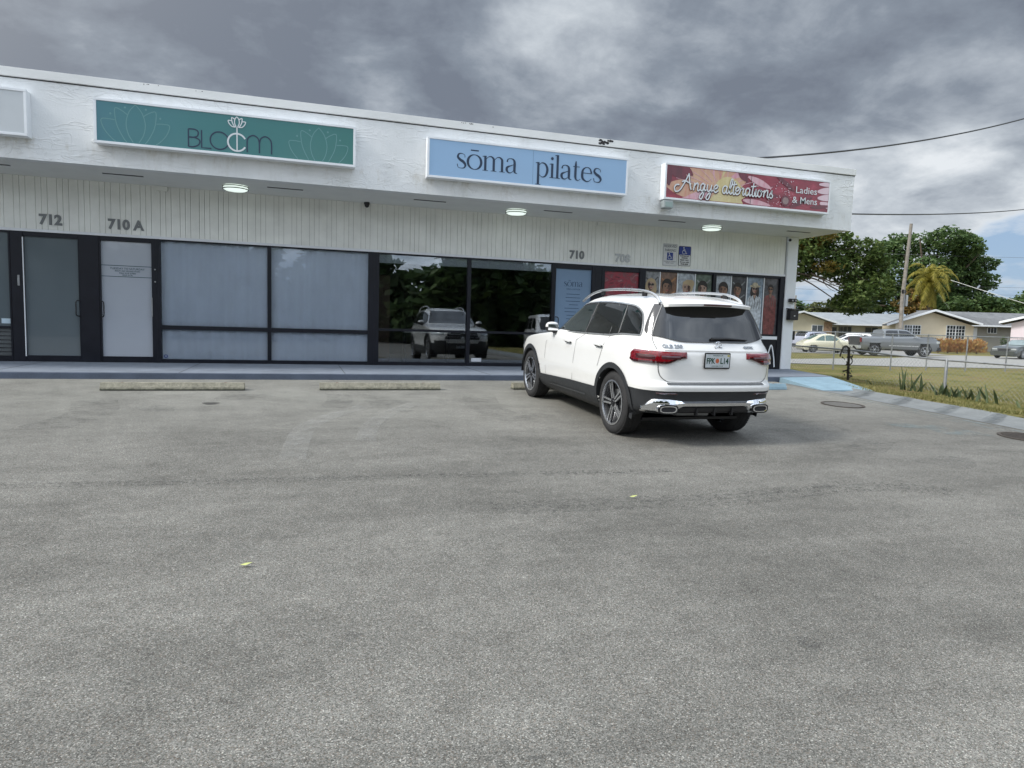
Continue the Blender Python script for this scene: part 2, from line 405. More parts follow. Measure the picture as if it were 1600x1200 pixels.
GLASS = m_glass('clear_shop_glass', .93, (.95, .97, .98), fres=1.95); GLASSC = m_glass('shop_glass_over_curtain', .98, (.93, .97, 1.0))
LAMP = MT('lamp_diffuser'); LAMP.set(Emission_Color=(.86, 1, .92), Emission_Strength=.85, Roughness=.4); LAMP.col((.8, .85, .8)); LAMP = LAMP.m
# ------------------------------------------------------------------ ground
mb = MB(); mb.add([(-900, -900, -.06), (900, -900, -.06), (900, 1200, -.06), (-900, 1200, -.06)], [(0, 1, 2, 3)])
tag(mb.build('ground', GRASS), kind='structure')
mb = MB(); xs = [-60, -30, -20, -12, -8, -5, -2, 0, 2, 4, 6, 8, 9.45]; ys = [-60, -20, -5, 0, 2, 4, 6, 8, 10, 11.75]
def grid(mb, xs, ys, h):
    n = len(ys); mb.add([(x, y, h(x, y)) for x in xs for y in ys], [(i * n + j, (i + 1) * n + j, (i + 1) * n + j + 1, i * n + j + 1) for i in range(len(xs) - 1) for j in range(n - 1)])
grid(mb, xs, ys, lotz); tag(mb.build('parking_lot', ASPH), kind='structure')
# concrete gutter strip down the right side of the lot
mb = MB(); ys2 = [-30, -10, 0] + [i * .5 for i in range(1, 24)]
wob = lambda y: .05 * sin(y * 1.7) + .03 * sin(y * 4.1)
V = []; 
for y in ys2: V += [(9.45, y, lotz(0, y) + .004), (9.95, y, lotz(0, y) - .012), (10.42 + wob(y), y, lotz(0, y) + .03)]
mb.add(V, [(3 * i + a, 3 * i + a + 1, 3 * i + a + 4, 3 * i + a + 3) for i in range(len(ys2) - 1) for a in (0, 1)])
GUT = m_concrete('gutter_concrete', (.18, .19, .188), .4)
tag(mb.build('gutter', GUT), kind='structure')
def wornpaint(name, c, lo=.42, hi=.56, mx_=.9, sc=9):
    m = MT(name); m.col(c); m.set(Roughness=.85)
    f = m.noise(sc, 8, .75); g = m.noise(140, 3, .6); m.alpha(m.math('MULTIPLY', m.ramp(f, [(lo, 0.), (hi, mx_)]), m.ramp(g, [(.3, .4), (.6, 1.)]))); return m.m
BLUEP = wornpaint('worn_blue_road_paint', (.10, .22, .27), .44, .60, .6); DKP = wornpaint('dark_sealer', (.085, .10, .105), .34, .56, .7, 7)
LINEP = wornpaint('faded_line_paint', (.18, .25, .26), .44, .62, .5, 6)
def lotsheet(name, polys, mat, dz=.006):
    mb = MB()
    for P in polys: mb.add([(x, y, (lotz(x, y) + dz)) for x, y in P], [tuple(range(len(P)))])
    return tag(mb.build(name, mat), kind='structure')
def strip(pts, w):
    pts = spline(pts, 6); out = []
    for i in range(len(pts) - 1):
        (x0, y0), (x1, y1) = pts[i], pts[i + 1]; l = sqrt((x1 - x0) ** 2 + (y1 - y0) ** 2) or 1; nx, ny = -(y1 - y0) / l * w / 2, (x1 - x0) / l * w / 2
        out.append([(x0 + nx, y0 + ny), (x0 - nx, y0 - ny), (x1 - nx, y1 - ny), (x1 + nx, y1 + ny)])
    return out
lotsheet('gutter_joints', [[(9.45, y), (10.40, y + .5), (10.40, y + .68), (9.45, y + .18)] for y in (9.55, 8.72, 7.84, 7.05, 6.2, 5.4)], DKP, .045)
lotsheet('parking_bay_lines', [[(9.22, 5), (9.32, 5), (9.32, 10.3), (9.22, 10.3)], [(9.02, 6.0), (9.08, 6.0), (9.08, 10.2), (9.02, 10.2)], [(7.6, 7.0), (8.35, 6.7), (8.4, 7.0), (7.7, 7.35)], [(7.9, 6.5), (8.5, 6.3), (8.5, 6.7), (7.95, 6.8)]]
         , LINEP)
SEAM = wornpaint('crack_filler', (.05, .05, .047), .50, .66, .7, 16)
SPK = wornpaint('crumbled_seam', (.06, .06, .056), .50, .66, .75, 30)
lotsheet('pavement_cracks', strip([(-3, 5.75), (-2.02, 5.69), (-1.25, 5.6), (-.35, 5.55), (.39, 5.52), (1.18, 5.48), (1.9, 5.4), (3.2, 5.3)], .025) + strip([(1.46, 4.55), (1.94, 4.5), (2.47, 4.52), (3.3, 4.47), (4.02, 4.59), (4.74, 4.63), (5.2, 4.4), (5.16, 3.95)], .035)
         + strip([(.55, 1.99), (.66, 1.97), (.88, 1.96), (1.1, 1.92), (1.34, 1.87)], .012), SEAM)
TYREM = wornpaint('pale_scuff', (.36, .355, .33), .36, .75, .55, 5); TYRED = wornpaint('dark_scuff', (.07, .07, .068), .45, .75, .55, 7)
lotsheet('crumbled_seam', strip([(-3, 5.72), (-1, 5.56), (1.2, 5.45), (3.2, 5.3)], .16) + strip([(1.3, 4.52), (2.47, 4.48), (3.3, 4.43), (4.02, 4.55), (4.74, 4.58), (5.4, 4.3)], .30), SPK, .007)
lotsheet('tyre_scuffs', strip([(-.09, 6.15), (-.04, 6.93), (.05, 7.64), (.35, 8.33), (.8, 9.0)], .24) + strip([(.61, 6.86), (.75, 7.69), (1.07, 8.51), (1.5, 9.2)], .20), TYREM, .008)
lotsheet('oil_stains', [[(cx + r * (1 + .25 * sin(3 * a + cx)) * cos(a), cy + r * (.8 + .2 * cos(2 * a + cy)) * sin(a)) for a in [2 * pi * k / 16 for k in range(16)]] for cx, cy, r in ((-1.7, 8.9, .28), (1.1, 9.3, .3), (1.25, 8.6, .12), (2.9, 8.2, .22), (6.4, 5.2, .35), (-.2, 7.3, .1), (-2.9, 6.6, .3), (3.5, 3.2, .12), (.2, 2.9, .05), (2.2, 2.4, .06), (5.3, 3.7, .14), (8.0, 5.3, .3), (1.9, 6.4, .15))] + strip([(-2.6, 7.6), (-2.3, 8.6), (-2.5, 9.6)], .5) + strip([(.35, 8.9), (.5, 9.5), (.5, 10.1)], .35) + strip([(2.6, 7.8), (2.4, 8.8), (2.6, 10)], .5) + strip([(5.9, 5.8), (6.6, 6.3)], .4)+ strip([(-.9, 9.6), (-.8, 10.1)], .5), TYRED, .007)
# sidewalk, kerb and ramp
mb = MB(); mb.add([(-40, 11.87, .565), (9.6, 11.87, .565), (11.2, 12.05, .565), (11.95, 14.25, .565), (11.95, 14.5, .565), (-40, 14.5, .565),
                   (-40, 11.87, .2), (9.6, 11.87, .2), (11.2, 12.05, .2), (11.95, 14.25, .2)], [(0, 1, 2, 3, 4, 5), (0, 6, 7, 1), (1, 7, 8, 2), (2, 8, 9, 3)])
tag(mb.build('sidewalk', WALK), kind='structure')
mb = MB(); [mb.box(x, x + .012, 11.875, 14.27, .5652, .5665) for x in (-7.1, -4.5, -1.9, .7, 3.3, 5.9, 8.5)]
tag(mb.build('sidewalk_joints', simple('dirty_joint', (.05, .055, .06), .9, var=.3)), kind='structure')
mb = MB().box(-40, 9.6, 11.75, 11.868, .30, .563); tag(mb.build('kerb', KERB, bevel=.012), kind='structure')
RAMP = m_concrete('pale_blue_ramp_paint', (.21, .315, .38), .2)
mb = MB(); mb.add([(9.56, 11.74, .562), (11.15, 12.02, .562), (10.62, 10.35, .428), (9.5, 10.42, .424), (9.56, 11.74, .38), (11.15, 12.02, .38), (10.62, 10.35, .38), (9.5, 10.42, .38)],
                  [(0, 1, 2, 3), (0, 3, 7, 4), (1, 2, 6, 5), (2, 3, 7, 6)])
tag(mb.build('kerb_ramp', RAMP), kind='structure')
# grass terrain on the right
def gh(x, y):
    l = .04 * min(max(y, 0), 17); l *= 1 - smooth01((y - 17) / 9)
    s = smooth01((x - 10.4) / 9.5)
    return l * (1 - s) - .10 * smooth01((x - 10.6) / 2.5) * (1 - smooth01((x - 16) / 5)) + (.022 if x < 11 else 0) + .03 * (noise.noise(Vector((x * .6, y * .6, 0)))) * smooth01((x - 10.6) / 1.5) * (1 - smooth01((x - 18) / 4)) * (1 - smooth01((y - 20) / 4))
mb = MB(); gx = [10.40 + i * .3 for i in range(14)] + [14.6 + i * .8 for i in range(12)] + [24, 27, 32, 45, 70, 120]; gy = [-40, -20, -10, -5] + [i * .5 for i in range(0, 54)] + [27, 30, 40, 70, 130]
grid(mb, gx, gy, lambda x, y: gh(x, y) - .01)
tag(mb.build('grass_verge', GRASS, smooth='all'), kind='structure')
# street and far pavements (frame u,v: v = distance ahead, u = to the right)
ROAD = m_concrete('pale_far_asphalt', (.30, .295, .275), .3)
def bgpoly(name, pts, mat, z):
    mb = MB(); mb.add([BG(u, v, z) for u, v in pts], [tuple(range(len(pts)))]); return tag(mb.build(name, mat), kind='structure')
bgpoly('street', [(-10, 32.5), (18.7, 32.8), (26.6, 34.6), (60, 40), (90, 44), (90, 56.5), (44, 57.5), (37, 56.5), (30, 50.0), (25.0, 44.5), (16, 38.4), (-10, 38.4)], ROAD, .02)
bgpoly('driveway', [(18, 51.2), (30, 51.0), (37, 57.2), (38.2, 62.5), (44, 73), (25, 78), (18, 70)], m_concrete('driveway_concrete', (.27, .265, .25), .3), .014)
# ------------------------------------------------------------------ building
YS = 14.31; YF = 12.775
bld = empty('strip_mall_building', 'long white single-storey strip mall with stuccoed fascia and dark framed shopfronts', 'building', (0, YS, 0))
def wmat(o): return (wmat(o.parent) @ o.matrix_parent_inverse if o.parent else Matrix.Identity(4)) @ o.matrix_basis
def part(mb, name, mat=None, par=bld, **k):
    o = mb.build(name, mat, None, **k)
    o.parent = par
    o.matrix_parent_inverse = wmat(par).inverted(); return o
mb = MB(); mb.box(-40, 12.10, YF, 12.95, 3.885, 5.13).box(11.93, 12.10, 12.95, 32, 3.885, 5.13)
fas = part(mb, 'fascia', STUC)
mb = MB(); mb.box(-40, 12.125, YF - .025, YF + .20, 5.133, 5.275).box(11.98, 12.125, YF + .2, 32, 5.133, 5.275)
COP = MT('chipped_white_coping'); f = COP.noise(2.2, 6, .6, COP.pos((.5, 1, 1))); P = COP.pos(); sx_ = COP.n('ShaderNodeSeparateXYZ'); COP.link(P, sx_.inputs[0])
chip = COP.noise(9, 5, .75, COP.pos((.5, 1, 1.2))); topm = COP.ramp(COP.math('SUBTRACT', sx_.outputs[2], 5.10), [(.03, .0), (.16, .14)])
cm = COP.ramp(COP.math('ADD', chip, topm), [(.76, 0.), (.785, 1.)])
cm2 = COP.ramp(COP.noise(.55, 2), [(.52, 0.), (.6, 1.)])
COP.col(COP.mix(COP.math('MULTIPLY', cm, cm2), COP.ramp(f, [(.3, (.66, .67, .66)), (.7, (.76, .77, .76))]), (.05, .048, .05))); COP.set(Roughness=.8); COP.bump(COP.noise(20), .3, .01)
part(mb, 'coping', COP.m, bevel=.008)
mb = MB(); mb.box(-40, 12.0, YF + .1, 32, 4.95, 5.05); part(mb, 'roof', simple('grey_roof_felt', (.25, .25, .25), .9))
mb = MB()   # black strip standing in for the shadow line below the coping
mb.box(-40, 12.105, YF - .006, YF - .001, 5.115, 5.131); part(mb, 'coping_shadow_strip', BLACK)
mb = MB(); mb.box(-40, 11.925, 12.952, YS + .2, 3.885, 3.93).box(11.9, 11.93, YS + .2, 32, 3.885, 3.93); part(mb, 'soffit', SOFF)
# bigger peeled patches of the coping
mb = MB()
PEEL = simple('peeled_dark_patch', (.03, .028, .03), .9, var=.4, vscale=20)
random.seed(3)
for cx, cz, w, h, n in ((5.83, 5.21, .28, .08, 16), (3.47, 5.24, .05, .01, 2), (2.98, 5.25, .28, .012, 8), (-2.4, 5.255, .4, .008, 5), (-1.7, 5.245, .2, .006, 3)):
    mb = MB()
    for i in range(n):
        a = cx + random.uniform(-w, w) / 2; b = cz + random.uniform(-h, h) / 2; r = random.uniform(.2, .4) * min(h, .07) + .004
        V = [(a + r * 1.5 * random.uniform(.5, 1.3) * cos(2 * pi * k / 9), YF - .0262 - .0003 * i, min(b + r * random.uniform(.5, 1.3) * sin(2 * pi * k / 9), 5.2755)) for k in range(9)]
        mb.add(V, [tuple(range(9))])
    part(mb, 'peeling_patch', PEEL)
# vents in the soffit
for x, w in ((-4.95, .6), (-2.98, .63), (-.31, .63), (2.40, .64), (5.11, .63), (7.81, .66), (11.2, .64)):
    mb = MB().box(x - w / 2, x + w / 2, 13.40, 13.455, 3.877, 3.884); part(mb, 'vent', BLACK)
# siding of vertical grooved boards
mb = MB(); x = -14.0; i = 0
while x < 11.57:
    w = .1525 if i % 3 == 2 else .092
    mb.box(x, min(x + w - .0048, 11.60), YS - .012 , YS + .05, 2.955, 3.884); x += w; i += 1
part(mb, 'siding', SIDE)
mb = MB().box(-14, 11.60, YS + .006, YS + .06, 2.94, 3.884); part(mb, 'siding_backing', simple('siding_groove', (.33, .33, .31), .9))
mb = MB().box(-14, 11.60, YS - .03, YS + .055, 2.905, 2.952); part(mb, 'siding_trim', WHITE)
mb = MB().box(11.60, 11.915, YS - .06, YS + .3, .567, 3.884); part(mb, 'corner_post', WHITE, bevel=.01)
mb = MB().box(11.62, 11.90, YS + .3, 32, .2, 3.884).box(-14.3, -14.0, YS - .03, 32, .2, 3.884).box(-14, 11.6, 31.8, 32, .2, 3.884); part(mb, 'side_wall', simple('white_block_wall', (.68, .68, .66), .8, bump=.3, bscale=12))
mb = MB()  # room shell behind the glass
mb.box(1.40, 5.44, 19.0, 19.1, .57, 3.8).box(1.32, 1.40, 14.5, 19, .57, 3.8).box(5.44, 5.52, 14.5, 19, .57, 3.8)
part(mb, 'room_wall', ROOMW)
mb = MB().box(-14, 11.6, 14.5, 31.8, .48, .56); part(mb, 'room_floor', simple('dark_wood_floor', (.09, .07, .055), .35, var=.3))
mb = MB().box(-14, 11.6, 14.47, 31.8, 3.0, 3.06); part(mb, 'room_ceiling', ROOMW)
Y0, Y1 = YS - .035, YS + .075
def shopframe(name, x0, x1, gx0, gx1, gz, z0=.567, z1=2.903, par=bld):
    mb = MB(); mb.box(x0, gx0, Y0, Y1, z0, z1).box(gx1, x1, Y0, Y1, z0, z1)
    zz = [z0] + [q for g in gz for q in g] + [z1]
    for i in range(0, len(zz), 2): mb.box(gx0, gx1, Y0 + .012, Y1 - .01, zz[i], zz[i + 1])
    return part(mb, name, FRAME, par, bevel=.004)
def pane(par, gx0, gx1, gz0, gz1, mat, y=YS + .02, name='pane'):
    mb = MB().box(gx0 - .01, gx1 + .01, y, y + .008, gz0 - .01, gz1 + .01); return part(mb, name, mat, par)
CURT = MT('white_vertical_blind'); cp = CURT.pos((1, 1, .02)); c1 = CURT.noise(16, 4, .7, cp); c2 = CURT.noise(2.2, 3, .6, CURT.pos((1, 1, .3)))
CURT.col(CURT.mix(1., CURT.ramp(c1, [(.3, (.84, .80, .82)), (.7, (.87, .84, .86))]), CURT.ramp(c2, [(.3, .94), (.7, 1.04)]), 'MULTIPLY')); CURT.set(Roughness=.75); CURT = CURT.m
def curtain(par, x0, x1, z0, z1, y=YS + .06):
    random.seed(int(x0 * 100)); mb = MB(); V = []; n = int((x1 - x0) / .03); ph = 0
    for i in range(n + 1):
        ph += random.uniform(.5, 1.0); x = x0 + (x1 - x0) * i / n; V += [(x, y + .016 * sin(ph), z0), (x, y + .016 * sin(ph), z1)]
    mb.add(V, [(2 * i, 2 * i + 2, 2 * i + 3, 2 * i + 1) for i in range(n)]); return part(mb, 'curtain', CURT, par, smooth='all')
FILM1 = simple('dark_frosted_film', (.125, .15, .165), .12, var=.05, vscale=.8, coat=.8, Coat_Roughness=.02)
FILM2 = simple('pale_frosted_film', (.40, .43, .48), .15, var=.04, vscale=.8, coat=.7, Coat_Roughness=.02)
# far left shop window
w0 = shopframe('window', -9.0, -4.99, -8.9, -5.02, [(.66, 1.16), (1.20, 2.87)])
pane(w0, -8.9, -5.02, 1.20, 2.87, FILM1); 
mb = MB()
for k in range(7): mb.box(-8.9, -5.02, YS + .02, YS + .05, .665 + k * .072, .665 + k * .072 + .060)
part(mb, 'louvre', simple('grey_louvre', (.11, .12, .125), .4, .4), w0)
mb = MB().box(-5.17, -5.025, YS + .008, YS + .0185, 1.245, 1.335); part(mb, 'sticker', simple('pale_sticker', (.5, .62, .70), .5), w0)
mb = MB().box(-14.2, -9.0, Y0, Y1, .567, 2.903); part(mb, 'panel', FRAME)
# doors
def door(x0, x1, gx0, gx1, z1g, film, label, hside, hx, dark=True):
    f = shopframe('door', x0, x1, gx0, gx1, [(.677, z1g)]); tag(f, label)
    g = pane(f, gx0, gx1, .677, z1g, film, name='glass')
    mb = MB(); s = hside
    mb.tube(spline([(hx, Y0, 1.70), (hx + s * .05, Y0 - .05, 1.68), (hx + s * .055, Y0 - .05, 1.55), (hx + s * .05, Y0 - .05, 1.43), (hx, Y0, 1.41)], 5), .011, 8)
    part(mb, 'handle', BLACK, f, smooth='all')
    return f, g
d712, g712 = door(-4.985, -3.93, -4.79, -4.0 + .075, 2.82, FILM1, 'glass door with a dark frosted pane', -1, -3.915)
mb = MB().box(-4.80, -4.785, Y0 - .004, Y0 + .012, .66, 2.80); part(mb, 'edge_strip', WHITE, d712)
mb = MB().box(-4.885, -4.85, Y0 - .02, Y0, 1.93, 2.12); part(mb, 'lock', STEEL, d712, bevel=.004)
mb = MB().box(-3.925, -3.60, Y0 + .004, Y1, .567, 2.903); part(mb, 'pilaster', FRAME, bevel=.004)
d710a, g710a = door(-3.595, -2.64, -3.571, -2.725, 2.82, FILM2, 'glass door with a pale frosted pane and thin printed lines', 1, -3.575)
mb = MB(); wf = lambda x, z, e: (x, YS + .019 - e, z)
for z in (2.375, 2.172): mb.box(-3.571, -2.725, YS + .0175, YS + .0195, z - .006, z + .006)
TXT = simple('dark_teal_lettering', (.03, .075, .085), .6, var=0)
for s_, z, w in (('TUESDAY TO SATURDAY', 2.315, .58), ('BEAUTY AND WELLNESS STUDIO', 2.275, .42), ('954 529 0780', 2.235, .28), ('WALK IN OK', 2.20, .18)): add_text(mb, s_, .05 if z > 2.3 else .036, wallM(-3.14 - w / 2, z - .01, YS + .0185), .0006, .0006, width=w)
part(mb, 'lettering', TXT, g710a)
for z in (2.33, 2.10): part(MB().lathe([(0, 0), (.014, 0), (.014, .01), (0, .012)], 12, Matrix.Translation((-2.665, Y0, z)) @ Matrix.Rotation(pi / 2, 4, 'X')), 'lock', STEEL, d710a)
part(MB().box(-2.735, -2.715, Y0 - .012, Y0, 1.44, 1.80), 'pull_bar', STEEL, d710a)
# curtained windows
w1 = shopframe('window', -2.64, -.63, -2.575, -.666, [(.635, 1.205), (1.285, 2.875)]); w2 = shopframe('window', -.63, 1.42, -.594, 1.297, [(.635, 1.205), (1.285, 2.875)])
for w, a, b in ((w1, -2.575, -.666), (w2, -.594, 1.297)):
    for c, d in ((.635, 1.205), (1.285, 2.875)): pane(w, a, b, c, d, GLASSC)
    curtain(w, a - .02, b + .02, .60, 2.89)
mb = MB().lathe([(.022, 0), (.034, 0), (.034, .001), (.022, .001)], 18, Matrix.Translation((-2.51, YS + .018, .69)) @ Matrix.Rotation(pi / 2, 4, 'X'), closed=True); part(mb, 'sticker', simple('blue_sticker', (.03, .06, .25), .5), w1)
# clear windows
w3 = shopframe('window', 1.42, 3.442, 1.52, 3.402, [(.635, 1.285), (1.335, 2.875)]); w4 = shopframe('window', 3.442, 5.39, 3.481, 5.347, [(.635, 1.285), (1.335, 2.875)])
for w, a, b in ((w3, 1.52, 3.402), (w4, 3.481, 5.347)):
    for c, d in ((.635, 1.285), (1.335, 2.875)): pane(w, a, b, c, d, GLASS)
    mb = MB().box(a, b, YS + .045, YS + .06, 2.70, 2.88); part(mb, 'roller_blind', simple('white_roller_blind', (.80, .84, .86), .6, var=.03), w)
mb = MB().box(3.53, 3.76, YS + .006, YS + .018, .66, .74); part(mb, 'sticker', simple('white_sticker', (.6, .62, .65), .5), w4)
# doors 710 and 708 with posters on the glass
d710, g710 = door(5.39, 6.40, 5.439, 6.318, 2.79, simple('pale_blue_poster_paper', (.17, .26, .38), .4, var=.04, coat=.3), 'glass door covered by a pale blue studio poster', 1, 5.45)
wy = lambda x, z, e: (x, YS + .0195 - e, z)
mb = MB(); add_text(mb, 'MIND & MOTION', .05, wallM(5.72, 2.32, YS + .019), .0004, 0, width=.33)
random.seed(5)
for i in range(9): mb.box(5.88 - random.uniform(.08, .2), 5.88 + random.uniform(.08, .2), YS + .0180, YS + .0195, 2.22 - i * .08, 2.232 - i * .08)
part(mb, 'lettering', simple('navy_lettering', (.02, .05, .10), .5, var=0), g710)
mb = MB().box(6.40, 6.56, Y0 + .004, Y1, .567, 2.903); part(mb, 'pilaster', FRAME, bevel=.004)
m = MT('red_flower_poster'); v_ = m.noise(3.2, 4, .55, m.pos((1, 1, 1.6), (0, .5, 0)), 1.4); zf = m.pos(); sz = m.n('ShaderNodeSeparateXYZ'); m.link(zf, sz.inputs[0])
c_ = m.ramp(v_, [(.3, (.05, .012, .02)), (.45, (.30, .03, .05)), (.58, (.16, .05, .06)), (.7, (.42, .16, .18))]); m.col(c_); m.set(Roughness=.35, Coat_Weight=.4)
d708, g708 = door(6.56, 7.60, 6.639, 7.525, 2.79, m.m, 'glass door covered by a red flower poster', 1, 6.66)
# gallery windows with eight portrait posters
w5 = shopframe('window', 7.60, 9.56, 7.686, 9.515, [(1.44, 2.845)]); w6 = shopframe('window', 9.56, 11.60, 9.605, 11.46, [(1.44, 2.845)])
for w, a, b in ((w5, 7.686, 9.515), (w6, 9.605, 11.46)):
    mb = MB().box(a, b, Y0 - .004, Y0 + .011, 1.315, 1.395); part(mb, 'sill', WHITE, w)
    mb = MB().box(a, b, YS + .03, YS + .04, 1.43, 2.86); part(mb, 'backing', BLACK, w)
mb = MB(); ribbon(mb, [(11.10, .62, .02), (11.22, .85, .03), (11.33, 1.17, .035), (11.42, .9, .03), (11.46, .62, .04)], .03, lambda x, z, e: (x - .02, Y0 + .011 - e, z), .001)
part(mb, 'lettering', WHITE, w6)
SK = [simple('print_skin_light', (.36, .24, .18), .5, var=.15, vscale=12), simple('print_skin_tan', (.25, .14, .09), .5, var=.15, vscale=12)]
HR = [simple('print_hair_dark', (.02, .015, .013), .5, var=.2), simple('print_hair_brown', (.10, .06, .035), .5, var=.2), simple('print_hair_blond', (.38, .29, .17), .5, var=.2)]
SHD = simple('print_skin_shadow', (.10, .05, .035), .5, var=.4, vscale=30); FOLD = simple('print_fold', (.10, .095, .09), .5, var=.5, vscale=20); INK = simple('print_ink', (.015, .014, .015), .5, var=0); LIP = simple('print_lip', (.30, .07, .06), .5, var=0)
def pm(name, c): return simple('print_' + name, c, .5, var=.5, vscale=11, coat=.3)
def figure(par, x0, x1, bg, cloth, skin, hair, hairstyle, head, cx=.5, specs=False, hat=None, extra=None, full=False):
    """flat printed portrait between x0 and x1; head radius relative"""
    w = x1 - x0; Z1, Z0 = 2.845, 1.44; mb = MB(); mb.use(bg); e = [0.0]
    f = lambda x, z, ee: (x, YS + .0285 - ee, z)
    def nxt(): e[0] += .0004; return e[0]
    mb.box(x0, x1, YS + .0285, YS + .0298, Z0, Z1)
    if extra:
        mb.use(extra)
        for k in range(4): ribbon(mb, [(x0 + w * (.1 + .1 * k), Z1 - .15 - .3 * k), (x0 + w * .5, Z1 - .25 - .3 * k), (x1 - w * .08, Z1 - .12 - .32 * k)], .035, f, nxt())
    X = x0 + w * cx; R = w * head; hz = Z1 - .16 - R * 1.5; ch = hz - R * 1.35
    clip = lambda x: max(x0 + .003, min(x1 - .003, x))
    mb.use(cloth)
    sh = min(w * .5, R * 2.3)
    body = [(clip(X - R * .5), ch - R * .3), (clip(X - sh * .75), ch - R * .75), (clip(X - sh), ch - R * 1.7), (clip(X - sh * 1.02), Z0 + .35), (clip(X - sh * .8), Z0 + .003), (clip(X + sh * .8), Z0 + .003), (clip(X + sh * 1.02), Z0 + .35), (clip(X + sh), ch - R * 1.7), (clip(X + sh * .75), ch - R * .75), (clip(X + R * .5), ch - R * .3)]
    poly(mb, body, f, nxt())
    mb.use(skin); poly(mb, [(X - R * .42, ch + R * .4), (X - R * .5, ch - R * .4), (X, ch - R * (1.6 if full else .9)), (X + R * .5, ch - R * .4), (X + R * .42, ch + R * .4)], f, nxt())
    mb.use(hair)
    if hairstyle == 'long': poly(mb, [(X + R * a, hz + R * b) for a, b in ((-.9, 1.2), (-1.35, .3), (-1.5, -1.2), (-1.2, -2.3), (-.5, -1.6), (.5, -1.6), (1.2, -2.3), (1.5, -1.2), (1.35, .3), (.9, 1.2), (0, 1.6))], f, nxt())
    elif hairstyle == 'bun': disc(mb, X + R * .9, hz + R * .9, R * .7, R * .7, f, nxt()); disc(mb, X + R * .25, hz + R * .3, R * 1.15, R * 1.3, f, nxt())
    else: disc(mb, X, hz + R * .35, R * 1.1, R * 1.25, f, nxt())
    mb.use(skin); disc(mb, X, hz, R * .86, R * 1.2, f, nxt())
    mb.use(SHD); sd_ = 1 if int(x0 * 10) % 2 else -1; poly(mb, [(X + sd_ * R * .84 * sin(pi * k / 10) , hz + R * 1.17 * cos(pi * k / 10)) for k in range(11)] + [(X + sd_ * R * .34, hz - R * .5), (X + sd_ * R * .18, hz + R * .1), (X + sd_ * R * .4, hz + R * .6)], f, nxt())
    poly(mb, [(X - R * .42, ch + R * .35), (X + R * .42, ch + R * .35), (X + sd_ * R * .5, ch - R * .35)], f, nxt())
    mb.use(FOLD)
    for k in range(5): a_ = X + (k - 2) * sh * .36; ribbon(mb, [(a_, ch - R * (1.2 + .3 * (k % 2))), (a_ + R * .25 * sd_, ch - R * 2.6), (a_ - R * .1, ch - R * 4.2)], R * .14, f, nxt()) if ch - R * 4.2 > Z0 and x0 < a_ - R * .3 and a_ + R * .3 < x1 else None
    for s in (-1, 1): ribbon(mb, [(X + s * R * .5, ch - R * .35), (X + s * R * .28, ch - R * 1.0), (X, ch - R * 1.7)], R * .16, f, nxt())
    if hairstyle != 'bald': mb.use(hair); poly(mb, [(X - R * .95, hz + R * .25), (X - R * .5, hz + R * .75), (X + R * .2, hz + R * .68), (X + R * .95, hz + R * .3), (X + R * .8, hz + R * 1.15), (X, hz + R * 1.45), (X - R * .8, hz + R * 1.15)], f, nxt())
    mb.use(INK)
    if specs:
        for s in (-1, 1): disc(mb, X + s * R * .4, hz + R * .12, R * .36, R * .26, f, nxt())
    else:
        for s in (-1, 1): disc(mb, X + s * R * .36, hz + R * .12, R * .16, R * .09, f, nxt()); ribbon(mb, [(X + s * R * .15, hz + R * .33), (X + s * R * .58, hz + R * .36)], R * .1, f, nxt(), smooth=False)
    ribbon(mb, [(X + R * .02, hz + R * .05), (X + R * .12, hz - R * .28), (X - R * .04, hz - R * .32)], R * .07, f, nxt())
    mb.use(LIP); disc(mb, X, hz - R * .62, R * .26, R * .1, f, nxt())
    if hat: mb.use(hat); disc(mb, X, hz + R * .85, R * 1.75, R * .35, f, nxt()); disc(mb, X, hz + R * 1.25, R * .95, R * .65, f, nxt())
    part(mb, 'portrait_poster', None, par, fixn=False)
lightbg = pm('sky', (.34, .37, .40)); dkbg = pm('dark_room', (.05, .05, .055)); wdbg = pm('wood', (.16, .085, .05)); grbg = pm('foliage', (.10, .13, .10)); grey = pm('grey_wall', (.20, .205, .21))
figure(w5, 7.69, 8.075, grey, pm('pale_green_shirt', (.33, .36, .24)), SK[0], HR[2], 'long', .27, .45, specs=True, extra=dkbg)
figure(w5, 8.10, 8.55, wdbg, pm('grey_shirt', (.14, .15, .16)), SK[1], HR[0], 'short', .28, .42, extra=pm('orange_light', (.32, .15, .06)))
figure(w5, 8.57, 9.03, lightbg, pm('cream_coat', (.36, .33, .24)), SK[0], HR[2], 'bun', .28, .55)
figure(w5, 9.06, 9.51, grbg, pm('blue_denim', (.12, .16, .22)), SK[0], HR[0], 'short', .29, .45, extra=pm('pale_beam', (.24, .24, .24)))
figure(w6, 9.61, 10.045, lightbg, pm('dark_denim', (.05, .07, .10)), SK[1], HR[0], 'short', .30, .55)
figure(w6, 10.075, 10.50, dkbg, pm('tan_jacket', (.36, .26, .16)), SK[1], HR[0], 'short', .28, .42, extra=grey)
figure(w6, 10.53, 10.995, pm('blue_wall', (.20, .25, .30)), pm('white_dress', (.46, .49, .52)), SK[0], HR[0], 'long', .19, .5, specs=True, hat=pm('straw_hat', (.46, .40, .28)), full=True)
figure(w6, 11.04, 11.455, pm('dusk_wall', (.075, .07, .075)), pm('brick_red_knit', (.17, .05, .045)), SK[1], HR[0], 'short', .19, .45, specs=True, extra=dkbg, full=True)
for x in (8.0875, 8.56, 9.045, 10.06, 10.515, 11.015): part(MB().box(x - .011, x + .011, YS + .012, YS + .024, 1.44, 2.845), 'poster_divider', WHITE, w5 if x < 9.5 else w6)
